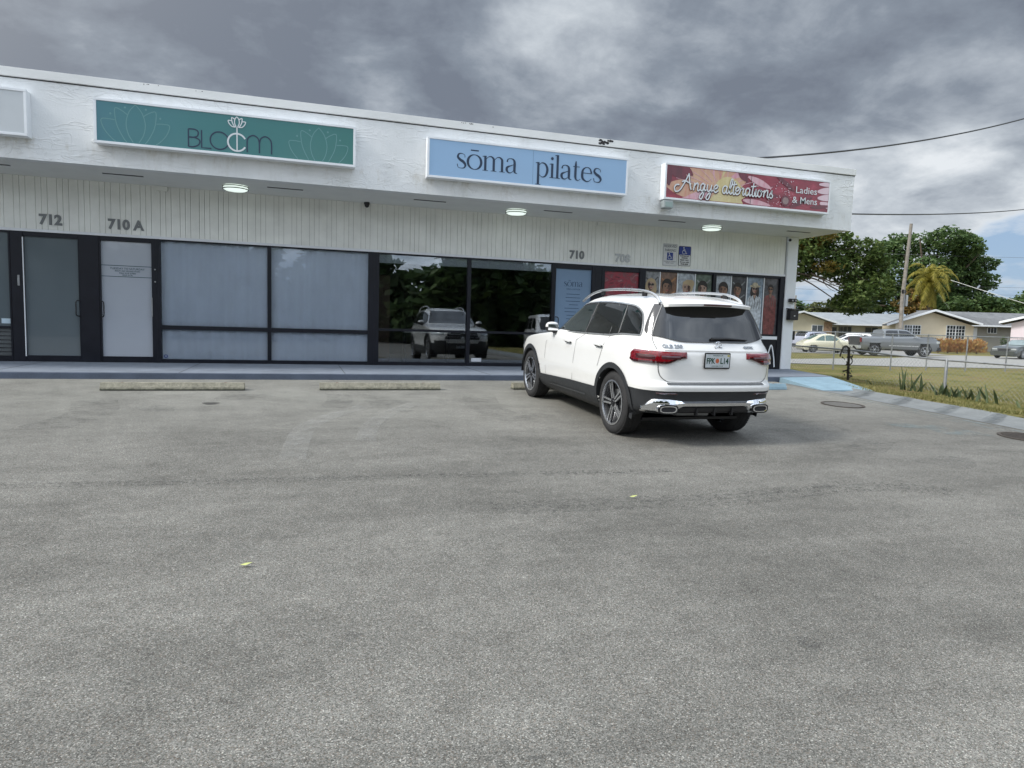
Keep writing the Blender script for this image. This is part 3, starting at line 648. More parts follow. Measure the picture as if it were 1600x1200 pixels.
# house numbers
NUM = simple('grey_metal_numeral', (.17, .18, .18), .4, .5, var=.1)
for s_, x, z, w, h in (('712', -4.535, 3.05, .36, .25), ('710 A', -3.44, 3.045, .60, .25), ('710', 5.745, 3.03, .36, .245), ('708', 6.875, 3.02, .385, .245)):
    mb = MB(); add_text(mb, s_, h, wallM(x, z, YS - .02), .008, .009, width=w); part(mb, 'house_number', NUM if s_ != '708' else simple('pale_metal_numeral', (.42, .43, .43), .35, .6, var=.1))
# conduit boxes high on the siding
for x in (-2.52, 6.49): part(MB().box(x - .095, x + .095, YS - .06, YS - .012, 3.80, 3.883), 'junction_box', SIDE, bevel=.005)
# furniture dimly seen inside the clear windows
t = empty('waiting_bench', 'low pale bench dimly seen inside the clear shop window', 'bench', (2.75, 15.6, .56))
tb = simple('pale_laminate', (.55, .55, .52), .4)
for nm, m_ in (('seat', MB().box(-.55, .55, -.2, .2, .68, .74)),): m_.build(nm, tb, t, bevel=.01)
for sx in (-.5, .5):
    for sy in (-.16, .16): MB().box(sx - .02, sx + .02, sy - .02, sy + .02, 0, .68).build('leg', BLACK, t)
t = tag(MB().box(1.62, 1.86, 15.2, 15.26, .562, 2.5).build('screen_panel', simple('brown_board', (.16, .10, .07), .6)), 'tall brown board standing inside the clear shop window at its left edge', 'board')
# ------------------------------------------------------------------ lamps, cameras, boxes
def soffit_lamp(x, y, label):
    t = empty('ceiling_lamp', label, 'lamp', (x, y, 3.884), group='round lamps under the canopy')
    MB().lathe([(0, 0), (.20, 0), (.215, -.02), (.21, -.065), (.17, -.085), (0, -.092)], 36).build('diffuser', LAMP, t, smooth='all')
    for z in (-.018, -.062): MB().lathe([(.214, z - .008), (.226, z - .008), (.226, z + .006), (.214, z + .006)], 36, closed=True).build('ring', BLACK, t, smooth=True)
soffit_lamp(-1.18, 13.6, 'lit round ceiling lamp with dark rings, leftmost, above the curtained windows')
soffit_lamp(4.27, 13.68, 'lit round ceiling lamp with dark rings, under the pale blue studio sign')
soffit_lamp(8.99, 13.67, 'lit round ceiling lamp with dark rings, rightmost, above the parking signs')
def domecam(x, z, y, label, white):
    t = empty('security_camera', label, 'camera', (x, y, z))
    MB().lathe([(0, .03), (.055, .03), (.06, .0), (.05, -.02)], 20).build('base', SOFF if white else BLACK, t, smooth=True)
    MB().lathe([(.047, -.02), (.043, -.05), (.025, -.07), (0, -.078)], 20).build('dome', BLACK, t, smooth='all')
domecam(1.245, 3.853, 14.2, 'small black dome camera under the soffit above the clear shop window', False)
t = empty('security_camera', 'small white bullet camera at the right corner of the building', 'camera', (11.6, 14.16, 3.80))
MB().tube([(0, 0, 0), (-.10, -.09, -.02)], .045, 14).build('housing', WHITE, t, smooth=True); MB().tube([(-.098, -.088, -.02), (-.112, -.10, -.023)], .034, 14).build('lens', BLACK, t, smooth=True)
t = empty('flood_light', 'grey weathered floodlight box under the left end of the red alterations sign', 'lamp', (7.2, 12.60, 4.06))
MB().box(-.11, .11, -.06, .10, -.075, .085).build('housing', simple('weathered_grey_box', (.36, .40, .40), .5, .2, var=.25), t, bevel=.012); MB().box(-.08, .08, -.066, -.062, -.05, .05).build('lens', simple('greenish_lens', (.25, .33, .31), .2), t); MB().box(-.06, .06, .10, .165, -.02, .02).build('bracket', STEEL, t)
t = empty('mailbox', 'black wall mailbox on the white corner post', 'mailbox', (11.80, 14.17, 1.97))
MB().box(-.13, .13, -.07, .075, -.15, .10).build('box', BLACK, t, bevel=.01); MB().obox((0, -.01, .125), (.14, 0, 0), (0, .095, .012), (0, 0, .01)).build('lid', BLACK, t, bevel=.004); MB().box(-.02, .02, -.082, -.07, -.06, -.03).build('latch', ALU, t)
t = empty('video_doorbell', 'small black twin-lens wall camera above the mailbox', 'camera', (11.80, 14.19, 2.31))
MB().box(-.10, .10, -.05, .058, -.045, .045).build('housing', BLACK, t, bevel=.012)
for s in (-1, 1): MB().tube([(s * .05, -.05, 0), (s * .05, -.06, 0)], .022, 12).build('lens', STEEL, t, smooth=True)
t = empty('wall_conduit', 'thin dark conduit with a small box below the mailbox', 'conduit', (11.935, 14.30, 1.6))
MB().tube([(0, 0, .35), (0, 0, -.7)], .012, 8).build('pipe', BLACK, t); MB().box(-.016, .05, -.05, .05, -.28, -.06).build('box', BLACK, t, bevel=.006)
# ------------------------------------------------------------------ parking signs
def hc_symbol(mb, x, z, s, f, e):
    disc(mb, x - .06 * s, z + .40 * s, .085 * s, .085 * s, f, e)
    ribbon(mb, [(x - .05 * s, z + .30 * s), (x - .02 * s, z + .02 * s), (x + .2 * s, z + .0 * s), (x + .30 * s, z - .30 * s), (x + .42 * s, z - .26 * s)], .075 * s, f, e + .0003, smooth=False)
    ribbon(mb, [(x - .04 * s, z + .17 * s), (x + .18 * s, z + .15 * s)], .06 * s, f, e + .0006, smooth=False)
    ribbon(mb, [(x + .22 * s * cos(a) - .02 * s, z - .13 * s + .24 * s * sin(a)) for a in [radians(q) for q in range(100, 345, 15)]], .06 * s, f, e + .0009, smooth=False)
SW = simple('reflective_white', (.62, .63, .63), .5, var=.08, vscale=10); SB = simple('sign_blue', (.012, .035, .23), .45, var=.05); SK_ = simple('sign_black_ink', (.012, .012, .015), .5, var=0); SG = simple('faded_grey_print', (.15, .16, .18), .6, var=.1)
def plate(t, x0, x1, z0, z1, r, mat, y=0, th=.003, name='panel'):
    mb = MB(); P = []
    for cx, cz, a in ((x1 - r, z1 - r, 0), (x0 + r, z1 - r, 90), (x0 + r, z0 + r, 180), (x1 - r, z0 + r, 270)):
        for k in range(5): q = radians(a + k * 22.5); P.append((cx + r * cos(q), cz + r * sin(q)))
    mb.prism(P, lambda a, b: (a, y, b), lambda a, b: (a, y - th, b)); return mb.build(name, mat, t)
t = empty('parking_sign', 'faded white reserved parking sign with small wheelchair emblem, left of the blue one', 'sign', (8.30, YS - .022, 3.25))
plate(t, -.19, .19, -.26, .26, .02, SW)
f_ = lambda x, z, e: (x, -.0035 - e, z)
mb = MB(); add_text(mb, 'RESERVED', .085, wallM(-.165, .175, -.0035), .0004, .002, width=.33); add_text(mb, 'PARKING', .085, wallM(-.14, .08, -.0035), .0004, .002, width=.28)
for s_, z, w in (('PARKING BY DISABLED', -.165, .32), ('PERMIT ONLY', -.20, .22)): add_text(mb, s_, .03, wallM(-w / 2, z, -.0035), .0004, .0005, width=w)
ribbon(mb, [(-.18, -.25), (.18, -.25), (.18, .25), (-.18, .25), (-.18, -.25)], .008, f_, .0002, smooth=False); mb.build('lettering', SG, t)
mb = MB().box(-.08, .08, -.005, -.0035, -.12, .055); mb.build('emblem_panel', SB, t); mb = MB(); hc_symbol(mb, -.01, -.035, .17, lambda x, z, e: (x, -.0054 - e, z), .0002); mb.build('emblem', SW, t)
t = empty('parking_sign', 'blue and white disabled parking sign with large wheelchair emblem', 'sign', (8.695, YS - .022, 3.24))
plate(t, -.165, .165, -.23, .235, .025, SK_); plate(t, -.155, .155, -.22, .03, .02, SW, -.0035, .0012, 'lower_panel'); plate(t, -.155, .155, .034, .225, .02, SB, -.0035, .0012, 'upper_panel')
mb = MB(); hc_symbol(mb, -.02, .12, .19, lambda x, z, e: (x, -.0052 - e, z), .0002); mb.build('emblem', SW, t)
mb = MB()
for s_, z, w in (('PARKING BY', -.01, .25), ('DISABLED', -.055, .17), ('PERMIT ONLY', -.105, .24), ('FS 316-1955', -.155, .24), ('FINE $250', -.20, .2)): add_text(mb, s_, .04, wallM(-w / 2, z, -.0052), .0004, .002, width=w)
mb.build('lettering', SK_, t)
# ------------------------------------------------------------------ shop signs
def cabinet(label, x0, x1, z0, z1, facemat, fr=.036, d=.19):
    t = empty('shop_sign', label, 'sign', ((x0 + x1) / 2, YF - .003, (z0 + z1) / 2)); hw, hh = (x1 - x0) / 2, (z1 - z0) / 2
    MB().box(-hw, hw, -d + .012, 0, -hh, hh).build('cabinet', WHITE, t)
    mb = MB(); mb.box(-hw - .006, hw + .006, -d - .012, -d + .011, hh - fr, hh + .006).box(-hw - .006, hw + .006, -d - .012, -d + .011, -hh - .006, -hh + fr).box(-hw - .006, -hw + fr, -d - .012, -d + .011, -hh + fr, hh - fr).box(hw - fr, hw + .006, -d - .012, -d + .011, -hh + fr, hh - fr)
    mb.build('frame', WHITE, t, bevel=.004)
    face = MB().box(-hw + fr, hw - fr, -d - .002, -d + .011, -hh + fr, hh - fr).build('face', facemat, t)
    return t, face, -d - .0025
blank = simple('blank_grey_face', (.50, .53, .55), .4, var=.04, coat=.3)
cabinet('blank grey sign cabinet at the far left end of the fascia', -8.6, -4.11, 4.205, 4.905, blank)
m = MT('teal_sign_vinyl'); g_ = m.noise(.9, 3, .5, m.pos((.6, 1, .4)), .3); sq = m.n('ShaderNodeSeparateXYZ'); m.link(m.pos(), sq.inputs[0])
gx_ = m.ramp(m.math('MULTIPLY', m.math('ADD', sq.outputs[0], 3.2), .25), [(.0, (.045, .17, .215)), (.45, (.035, .175, .185)), (1., (.018, .15, .13))])
m.col(m.mix(m.ramp(g_, [(.35, 0.), (.65, .5)]), gx_, (.03, .155, .15))); m.set(Roughness=.35, Coat_Weight=.4); TEAL = m.m
t, fc, fy = cabinet('teal salon sign with white lotus stem and outlined lotus flowers', -3.19, .89, 4.21, 4.905, TEAL)
ox, oz = -1.15, 4.5575
fS = lambda x, z, e: (x - ox, fy - e, z - oz)
PALE = simple('pale_teal_line', (.12, .27, .27), .5, var=0); NAVY = simple('navy_vinyl', (.012, .03, .065), .45, var=0); WV = simple('white_vinyl', (.62, .66, .68), .45, var=0)
def zcut(pts, lo):  # keep the outline above the frame
    out = []
    for i in range(len(pts) - 1):
        a, b = pts[i], pts[i + 1]
        if a[1] >= lo: out.append(a)
        if (a[1] - lo) * (b[1] - lo) < 0: k = (lo - a[1]) / (b[1] - a[1]); out.append((a[0] + (b[0] - a[0]) * k, lo))
    if pts[-1][1] >= lo: out.append(pts[-1])
    return out
def lotus(mb, cx, cz, s, w, e, full=False, lo=4.258):
    P = []
    P.append(spline([(0, 1.0), (.22, .72), (.33, .3), (.27, -.1), (.1, -.42)], 8)); P.append([(-a, b) for a, b in P[0]])
    q = spline([(.26, .58), (.48, .74), (.70, .80), (.70, .45), (.62, .1), (.42, -.3), (.3, -.45)], 8); P += [q, [(-a, b) for a, b in q]]
    q = spline([(.72, .36), (.95, .38), (1.18, .33), (1.08, -.02), (.8, -.36), (.55, -.5)], 8); P += [q, [(-a, b) for a, b in q]]
    if full:
        q = spline([(.1, -.42), (.35, -.5), (.6, -.45)], 6); P += [q, [(-a, b) for a, b in q]]
    for i, q in enumerate(P):
        pts = zcut([(cx + a * s, cz + b * s) for a, b in q], lo)
        if len(pts) > 1: ribbon(mb, pts, w, fS, e + i * .00015, smooth=False)
    if not full:
        for i, (a, b) in enumerate(((.36, .86), (-.36, .86), (.86, .58), (-.86, .58))): disc(mb, cx + a * s, cz + b * s, .016, .016, fS, e + .002 + i * .0001, 10)
mb = MB(); lotus(mb, -2.594, 4.44, .42, .013, .0002); lotus(mb, .265, 4.40, .42, .013, .0002); mb.build('lotus_outline', PALE, fc).parent = t
mb = MB(); e = .0004; H = .285; z0 = 4.288; x = -1.815; sw = .021
R_ = lambda pts, w=sw, **k: ribbon(mb, pts, w, fS, R_.e(), **k)
def _e(): _e.v += .0002; return _e.v
_e.v = .003; R_.e = _e
R_([(x, z0), (x, z0 + H)], smooth=False)
R_([(x, z0 + H), (x + .09, z0 + H), (x + .14, z0 + H * .92), (x + .15, z0 + H * .77), (x + .13, z0 + H * .62), (x + .07, z0 + H * .54), (x, z0 + H * .54)]); R_([(x, z0 + H * .54), (x + .10, z0 + H * .53), (x + .165, z0 + H * .42), (x + .17, z0 + H * .25), (x + .14, z0 + .03), (x + .07, z0), (x, z0)])
x = -1.615; R_([(x, z0 + H), (x, z0), (x + .15, z0)], smooth=False)
cx, r = -1.36 + .02, .143; R_([(cx + r * cos(2 * pi * k / 28), z0 + H / 2 + r * sin(2 * pi * k / 28)) for k in range(29)], smooth=False)
x = -.905; R_([(x, z0), (x, z0 + H * .62), (x + .025, z0 + H * .86), (x + .10, z0 + H), (x + .17, z0 + H * .86), (x + .195, z0 + H * .6)]); R_([(x + .195, z0), (x + .195, z0 + H * .6)], smooth=False); R_([(x + .195, z0 + H * .6), (x + .22, z0 + H * .86), (x + .29, z0 + H), (x + .365, z0 + H * .86), (x + .39, z0 + H * .6), (x + .39, z0)]);
mb.build('lettering', NAVY, t)
mb = MB(); cx = -1.065; R_([(cx + r * cos(radians(a)), z0 + H / 2 + r * sin(radians(a))) for a in range(28, 333, 8)], .028, smooth=False)
R_([(cx, z0), (cx, 4.68)], .02, smooth=False); lotus(mb, cx, 4.735, .115, .016, .008, True); mb.build('lotus_emblem', WV, t)
# pale blue studio sign
BLUEF = simple('pale_blue_sign_vinyl', (.25, .405, .60), .35, var=.03, vscale=1, coat=.35)
t, fc, fy = cabinet('pale blue pilates studio sign with dark serif lettering', 2.185, 6.258, 4.165, 4.89, BLUEF)
ox, oz = 4.2215, 4.5275; _e.v = .001
mb = MB().box(4.237 - ox - .0025, 4.237 - ox + .0025, fy - .0008, fy + .0005, -.315, .315); mb.build('seam', simple('seam_grey', (.10, .17, .28), .5, var=0), t)
mb = MB()
def G(ch, X, Z, s):
    """one serif glyph, x-height s, heavy stems and hairlines; returns advance"""
    T, h = .17 * s, .045 * s
    def st(x, a, b): R_([(X + x * s, Z + a * s), (X + x * s, Z + b * s)], T, smooth=False)
    def cu(pts): R_([(X + a * s, Z + b * s, w * s) for a, b, w in pts])
    def serif(x, z, w=.20): R_([(X + (x - w) * s, Z + z * s), (X + (x + w) * s, Z + z * s)], h * .9, smooth=False)
    def tick(x, z): R_([(X + (x - .20) * s, Z + (z - .04) * s, h), (X + (x - .02) * s, Z + z * s - h * .3, h * 1.4)], smooth=False)
    if ch == 's': cu([(.56, .74, .05), (.54, .90, .04), (.34, .985, .05), (.14, .93, .11), (.08, .74, .15), (.22, .58, .18), (.46, .44, .19), (.60, .25, .15), (.52, .06, .09), (.30, .015, .045), (.10, .07, .045), (.04, .28, .06)]); return .72
    if ch in 'o\u014d':
        cu([(.52 + .47 * cos(a), .5 + .485 * sin(a), .05 + .125 * abs(cos(a)) ** 1.4) for a in [2 * pi * k / 20 + pi / 2 for k in range(21)]])
        if ch == '\u014d': R_([(X + .24 * s, Z + 1.27 * s), (X + .80 * s, Z + 1.27 * s)], .085 * s, smooth=False)
        return 1.12
    if ch == 'm':
        for x in (.16, .76, 1.36): st(x, 0, 1 if x < .2 else .72); serif(x, .02)
        tick(.16, .98)
        for x in (.16, .76): cu([(x + .06, .78, .04), (x + .22, .94, .05), (x + .42, .97, .09), (x + .58, .84, .15), (x + .60, .68, .17)])
        return 1.62
    if ch == 'a': cu([(.10, .74, .12), (.16, .92, .07), (.36, .985, .05), (.56, .92, .11), (.64, .72, .17), (.64, .2, .17), (.70, .05, .09), (.84, .03, .04)]); cu([(.60, .60, .04), (.36, .50, .07), (.12, .38, .15), (.08, .20, .17), (.20, .04, .10), (.40, .04, .05), (.60, .22, .04)]); return .94
    if ch == 'p': st(.16, -.52, 1); serif(.16, -.52); tick(.16, .98); cu([(.22, .80, .04), (.40, .97, .06), (.66, .92, .12), (.82, .66, .17), (.82, .36, .17), (.68, .08, .12), (.44, .01, .05), (.22, .16, .04)]); return 1.04
    if ch == 'i': st(.16, 0, 1); serif(.16, .02); tick(.16, .98); disc(mb, X + .15 * s, Z + 1.34 * s, .105 * s, .105 * s, fS, _e()); return .40
    if ch == 'l': st(.16, 0, 1.62); serif(.16, .02); tick(.16, 1.60); return .40
    if ch == 't': cu([(.22, 1.34, .06), (.21, 1.1, .15), (.20, .8, .17), (.20, .25, .17), (.28, .05, .10), (.44, .02, .04), (.58, .12, .04)]); R_([(X + .0 * s, Z + .955 * s), (X + .52 * s, Z + .955 * s)], h * 1.1, smooth=False); return .64
    if ch == 'e': cu([(.80, .20, .04), (.62, .04, .05), (.40, .01, .08), (.14, .18, .16), (.08, .50, .18), (.16, .82, .13), (.42, .985, .05), (.68, .90, .08), (.80, .60, .13)]); R_([(X + .1 * s, Z + .575 * s), (X + .86 * s, Z + .575 * s)], h, smooth=False); return .94
def word(w, X, Z, s):
    for c in w: X += G(c, X, Z, s) * s
    return X
xe = word('s\u014dma', 2.735, 4.375, .275); word('pilates', 4.30, 4.362, .275)
mb.build('lettering', NAVY, t)
# the small studio name on the door poster uses the same letters
fS_keep = fS; fS = lambda x, z, e: (x, YS + .0188 - min(e, .02) * .08, z); _e.v = .001; mb = MB(); word('s\u014dma', 5.66, 2.40, .105); part(mb, 'lettering', simple('navy_lettering', (.02, .05, .10), .5, var=0), g710, fixn=False); fS = fS_keep
# red alterations sign: a close-up of a daisy-like flower, drawn as petals
m = MT('red_flower_print'); P = m.pos((1, 1, 1)); c_ = m.ramp(m.noise(2.4, 6, .6, m.pos((.8, 1, 2.2), (0, .35, 0)), 1.2), [(.3, (.13, .006, .018)), (.55, (.26, .012, .035)), (.75, (.42, .05, .09))]); m.col(c_); m.set(Roughness=.35, Coat_Weight=.4); REDF = m.m
t, fc, fy = cabinet('red and yellow flower print alterations sign at the right end of the fascia', 7.105, 11.268, 4.175, 4.90, REDF)
ox, oz = 9.1865, 4.5375
CL = lambda x, z: (max(7.152, min(11.221, x)), max(4.222, min(4.853, z)))
def grad(name, a, b, sc=3, rot=0.): 
    m = MT(name); m.col(m.ramp(m.noise(sc, 5, .6, m.pos((3, 1, .5), (0, rot, 0)), .5), [(.3, a), (.7, b)])); m.set(Roughness=.35, Coat_Weight=.4); return m.m
PE = grad('print_peach', (.50, .22, .15), (.56, .38, .24)); YE = grad('print_yellow', (.50, .40, .17), (.60, .52, .28)); PI = grad('print_pink', (.55, .22, .28), (.62, .42, .46)); DR = grad('print_dark_red', (.06, .004, .012), (.17, .01, .03)); LP = grad('print_white_pink', (.62, .52, .56), (.66, .40, .48))
def petal(mb, x0, z0, x1, z1, w, mat, eps):
    mb.use(mat); dx, dz = x1 - x0, z1 - z0; l = sqrt(dx * dx + dz * dz); nx, nz = -dz / l, dx / l; pts = []
    for k in range(11): q = k / 10; ww = w * sin(pi * min(1, q * .93 + .05)) ** .7 / 2; pts.append((x0 + dx * q + nx * ww, z0 + dz * q + nz * ww))
    for k in range(10, -1, -1): q = k / 10; ww = w * sin(pi * min(1, q * .93 + .05)) ** .7 / 2; pts.append((x0 + dx * q - nx * ww, z0 + dz * q - nz * ww))
    poly(mb, [CL(*p_) for p_ in pts], fS, eps)
mb = MB(); e = .0003
for i, (a, l, w, mt) in enumerate([(178, 1.3, .42, PE), (150, 1.35, .4, PE), (120, .8, .30, PE), (105, .75, .22, PI), (92, .8, .34, PE), (74, .75, .2, YE), (60, .8, .30, PE), (44, .8, .2, PI), (30, .72, .26, PE), (200, 1.2, .36, PI), (5, .66, .36, YE), (-25, .6, .4, YE), (225, 1.0, .4, PE), (-60, .5, .4, YE), (262, .5, .5, YE)]):
    petal(mb, 8.45, 4.40, 8.45 + l * cos(radians(a)), 4.40 + l * sin(radians(a)), w, mt, e + i * .0003)
mb.use(PI)
for i in range(11): a = radians(28 + i * 12.5); ribbon(mb, [CL(8.45 + .5 * cos(a), 4.40 + .24 * sin(a)), CL(8.45 + .8 * cos(a + .03), 4.40 + .37 * sin(a)), CL(8.45 + (1.1 + .1 * sin(i * 7)) * cos(a + .08), 4.40 + .48 * sin(a))], .012, fS, .00470 + i * .00001, smooth=False)
mb.use(YE); poly(mb, [CL(8.62 + .34 * cos(2 * pi * k / 24), 4.45 + .30 * sin(2 * pi * k / 24)) for k in range(24)], fS, .0049)
for i, (a, b, c, d, w, mt) in enumerate([(7.05, 5.0, 7.6, 4.62, .30, DR), (7.3, 5.0, 7.75, 4.7, .2, DR), (7.12, 4.95, 7.2, 4.45, .2, DR), (9.1, 4.8, 9.7, 4.6, .14, PI), (9.0, 4.3, 9.7, 4.24, .12, PI), (8.85, 4.9, 9.1, 4.7, .16, DR), (7.9, 4.1, 8.2, 4.3, .10, DR), (9.2, 4.5, 9.9, 4.45, .10, DR), (10.95, 4.80, 11.5, 4.84, .10, LP), (10.92, 4.64, 11.5, 4.72, .15, LP), (10.93, 4.50, 11.5, 4.55, .14, LP), (11.0, 4.40, 11.5, 4.30, .14, LP), (10.75, 4.28, 11.3, 4.35, .08, DR), (9.8, 4.9, 10.3, 4.6, .10, DR), (10.2, 4.25, 10.8, 4.5, .1, DR)]):
    petal(mb, a, b, c, d, w, mt, .0053 + i * .0003)
random.seed(11); mb.use(LP)
for i in range(120):
    a = random.uniform(0, 2 * pi); r_ = random.uniform(.14, .55) ** 1.0; x, z = 10.08 + r_ * 1.0 * cos(a), 4.40 + r_ * .8 * sin(a)
    if 4.24 < z < 4.84 and not (10.28 < x): disc(mb, x, z, random.uniform(.006, .016), random.uniform(.005, .011), fS, .0105 + i * .00003, 6)
mb.use(DR); disc(mb, 10.08, 4.37, .12, .115, fS, .0145); mb.use(grad('print_stamen', (.16, .10, .11), (.32, .22, .20), 30)); disc(mb, 10.08, 4.37, .08, .075, fS, .0148)
mb.build('flower_print', None, t, fixn=False)
MB().box(9.18 - ox - .004, 9.18 - ox + .004, fy - .0156, fy - .015, -.315, .315).build('seam', INK, t)
# script lettering, single weight with a dark drop line
def scr(pts): SC.append([(a, b) for a, b in pts])
SC = []
scr([(-.55, .55), (-.95, .50), (-1.15, .1), (-.9, -.35), (-.4, -.1), (.1, .9), (.55, 2.1)]); scr([(.55, 2.1), (.72, 1.2), (.98, .25), (1.12, .05)]); scr([(-.25, .95), (.1, 1.12), (.5, 1.0), (1.0, .75)])
def n_(x): scr([(x, .95), (x - .05, 0)]); scr([(x - .03, .5), (x + .2, .9), (x + .42, .95), (x + .48, .6), (x + .48, .15), (x + .62, .0), (x + .8, .2)])
def a_(x): scr([(x + .52, .85), (x + .25, 1.0), (x, .7), (x + .02, .2), (x + .25, 0), (x + .48, .35), (x + .55, .85)]); scr([(x + .55, .95), (x + .52, .3), (x + .66, .0), (x + .85, .25)])
def g_(x): scr([(x + .5, .85), (x + .22, 1.0), (x, .65), (x + .1, .1), (x + .35, .15), (x + .52, .85)]); scr([(x + .54, .95), (x + .5, -.4), (x + .3, -1.0), (x + .02, -.85), (x + .2, -.35), (x + .8, .25)])
def y_(x): scr([(x, .95), (x + .02, .3), (x + .25, .05), (x + .5, .4), (x + .56, .95)]); scr([(x + .56, .95), (x + .5, -.4), (x + .3, -1.0), (x + .02, -.85), (x + .2, -.35), (x + .85, .3)])
def e_(x): scr([(x, .4), (x + .35, .55), (x + .5, .8), (x + .3, 1.0), (x + .05, .75), (x + .05, .25), (x + .3, 0), (x + .65, .3)])
def l_(x): scr([(x, .3), (x + .3, 1.0), (x + .42, 1.8), (x + .25, 1.95), (x + .12, 1.3), (x + .15, .3), (x + .35, 0), (x + .55, .25)])
def t_(x): scr([(x + .2, 1.75), (x + .14, .6), (x + .2, .08), (x + .38, .0), (x + .55, .3)]); scr([(x - .15, 1.25), (x + .55, 1.35)])
def r_g(x): scr([(x, .3), (x + .2, 1.0), (x + .25, .85), (x + .5, .85), (x + .48, .3), (x + .6, .0), (x + .8, .3)])
def i_(x): scr([(x, .3), (x + .2, .95), (x + .17, .2), (x + .3, 0), (x + .5, .3)]); scr([(x + .22, 1.38), (x + .24, 1.46)])
def o_(x): scr([(x + .4, .95), (x + .08, .8), (x + .05, .25), (x + .3, .0), (x + .55, .3), (x + .5, .8), (x + .3, .95), (x + .45, .7), (x + .85, .8)])
def s_g(x): scr([(x, .3), (x + .32, 1.0), (x + .3, .6), (x + .5, .3), (x + .35, 0), (x + .1, .1)])
n_(1.45); g_(2.3); y_(3.2); e_(4.1); a_(5.35); l_(6.15); t_(6.65); e_(7.1); r_g(7.7); a_(8.55); t_(9.35); i_(9.8); o_(10.25); n_(11.2); s_g(11.95)
k = .158; X0, Z0 = 7.52, 4.395
def put(mb, dx, dz, w, e0):
    for i, s_ in enumerate(SC): ribbon(mb, [(X0 + a * k * 1.12 + b * k * .10 + dx, Z0 + b * k + dz) for a, b in s_], w, fS, e0 + i * .00012, k=6)
mb = MB(); put(mb, .014, -.014, .032, .017); mb.build('lettering_shadow', simple('dark_red_outline', (.09, .015, .02), .5, var=0), t)
mb = MB(); put(mb, 0, 0, .028, .024); mb.build('lettering', WV, t)
mb = MB(); add_text(mb, 'Ladies', .20, wallM(10.32 - ox, 4.565 - oz, fy - .018), .0008, .001, width=.56); mb.build('lettering', WV, t); mb = MB(); add_text(mb, '& Mens', .20, wallM(10.25 - ox, 4.345 - oz, fy - .018), .0008, .001, width=.66); mb.build('lettering', WV, t)
# ------------------------------------------------------------------ wheel stops, covers, leaves
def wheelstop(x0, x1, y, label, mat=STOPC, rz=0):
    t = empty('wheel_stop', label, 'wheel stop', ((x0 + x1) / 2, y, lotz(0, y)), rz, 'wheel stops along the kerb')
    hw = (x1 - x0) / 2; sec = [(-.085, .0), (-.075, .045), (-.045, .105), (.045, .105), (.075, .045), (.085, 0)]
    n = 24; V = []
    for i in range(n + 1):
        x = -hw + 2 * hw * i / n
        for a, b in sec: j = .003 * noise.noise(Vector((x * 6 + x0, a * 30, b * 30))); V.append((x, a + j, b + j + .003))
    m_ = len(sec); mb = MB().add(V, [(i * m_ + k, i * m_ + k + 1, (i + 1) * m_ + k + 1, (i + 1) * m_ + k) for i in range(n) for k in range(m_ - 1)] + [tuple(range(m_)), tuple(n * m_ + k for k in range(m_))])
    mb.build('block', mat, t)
    for s in (-1, 1): MB().lathe([(0, .112), (.018, .111), (.018, .1)], 10, Matrix.Translation((s * hw * .72, 0, 0))).build('pin', simple('rusty_pin', (.15, .07, .04), .8), t)
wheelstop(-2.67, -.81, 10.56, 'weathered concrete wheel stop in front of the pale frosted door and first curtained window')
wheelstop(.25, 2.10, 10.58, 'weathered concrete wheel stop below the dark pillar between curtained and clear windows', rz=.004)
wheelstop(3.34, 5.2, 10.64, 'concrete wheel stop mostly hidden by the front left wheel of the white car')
wheelstop(7.0, 8.76, 10.62, 'pale blue painted wheel stop showing beyond the right side of the white car', RAMP)
def cover(x, y, r, label, grate):
    t = empty('drain_cover', label, 'drain cover', (x, y, lotz(x, y) + .006)); t.rotation_euler = (.04, 0, 0)
    iron = simple('rusty_cast_iron', (.07, .058, .048), .8, .3, var=.4, vscale=25, bump=.4)
    MB().lathe([(r, 0), (r * 1.0, .006), (r * .88, .006), (r * .88, 0)], 32, closed=True).build('ring', iron, t); MB().lathe([(0, .001), (r * .86, .001), (r * .86, -.01)], 32).build('lid', simple('worn_iron_lid', (.10, .095, .085), .8, var=.3, vscale=20) if not grate else BLACK, t)
    if grate:
        mb = MB()
        for i in range(-6, 7):
            y_ = i * r * .13; w = sqrt(max(0, (r * .85) ** 2 - y_ ** 2))
            if w > 0: mb.box(-w, w, y_ - .012, y_ + .012, .001, .006)
        mb.build('grate', iron, t)
cover(8.43, 8.80, .33, 'round worn manhole cover near the blue ramp', False); cover(8.93, 6.18, .34, 'round iron drain grate at the right edge of the lot', True)
mb = MB().add([(-.03, 0, .012), (0, .013, .016), (.035, 0, .022), (0, -.014, .012)], [(0, 1, 2, 3)]); LF = simple('yellow_green_leaf', (.45, .48, .16), .6)
tag(mb.build('fallen_leaf', LF, loc=(-.29, 3.79, .155)), 'fallen pale yellow-green leaf on the asphalt left of centre', 'leaf')
tag(MB().add([(-.03, 0, .012), (0, .013, .016), (.04, 0, .022), (0, -.014, .012)], [(0, 1, 2, 3)]).build('fallen_leaf', LF, loc=(2.45, 4.59, .19)), 'tiny fallen leaf on the asphalt behind the white car', 'leaf')
lotsheet('valve_cap', [[(-1.12 + .10 * cos(a) * (1 + .2 * sin(3 * a)), 9.31 + .09 * sin(a)) for a in [2 * pi * k / 14 for k in range(14)]]], wornpaint('dark_spot', (.05, .048, .045), .3, .5, .85, 20), .007)
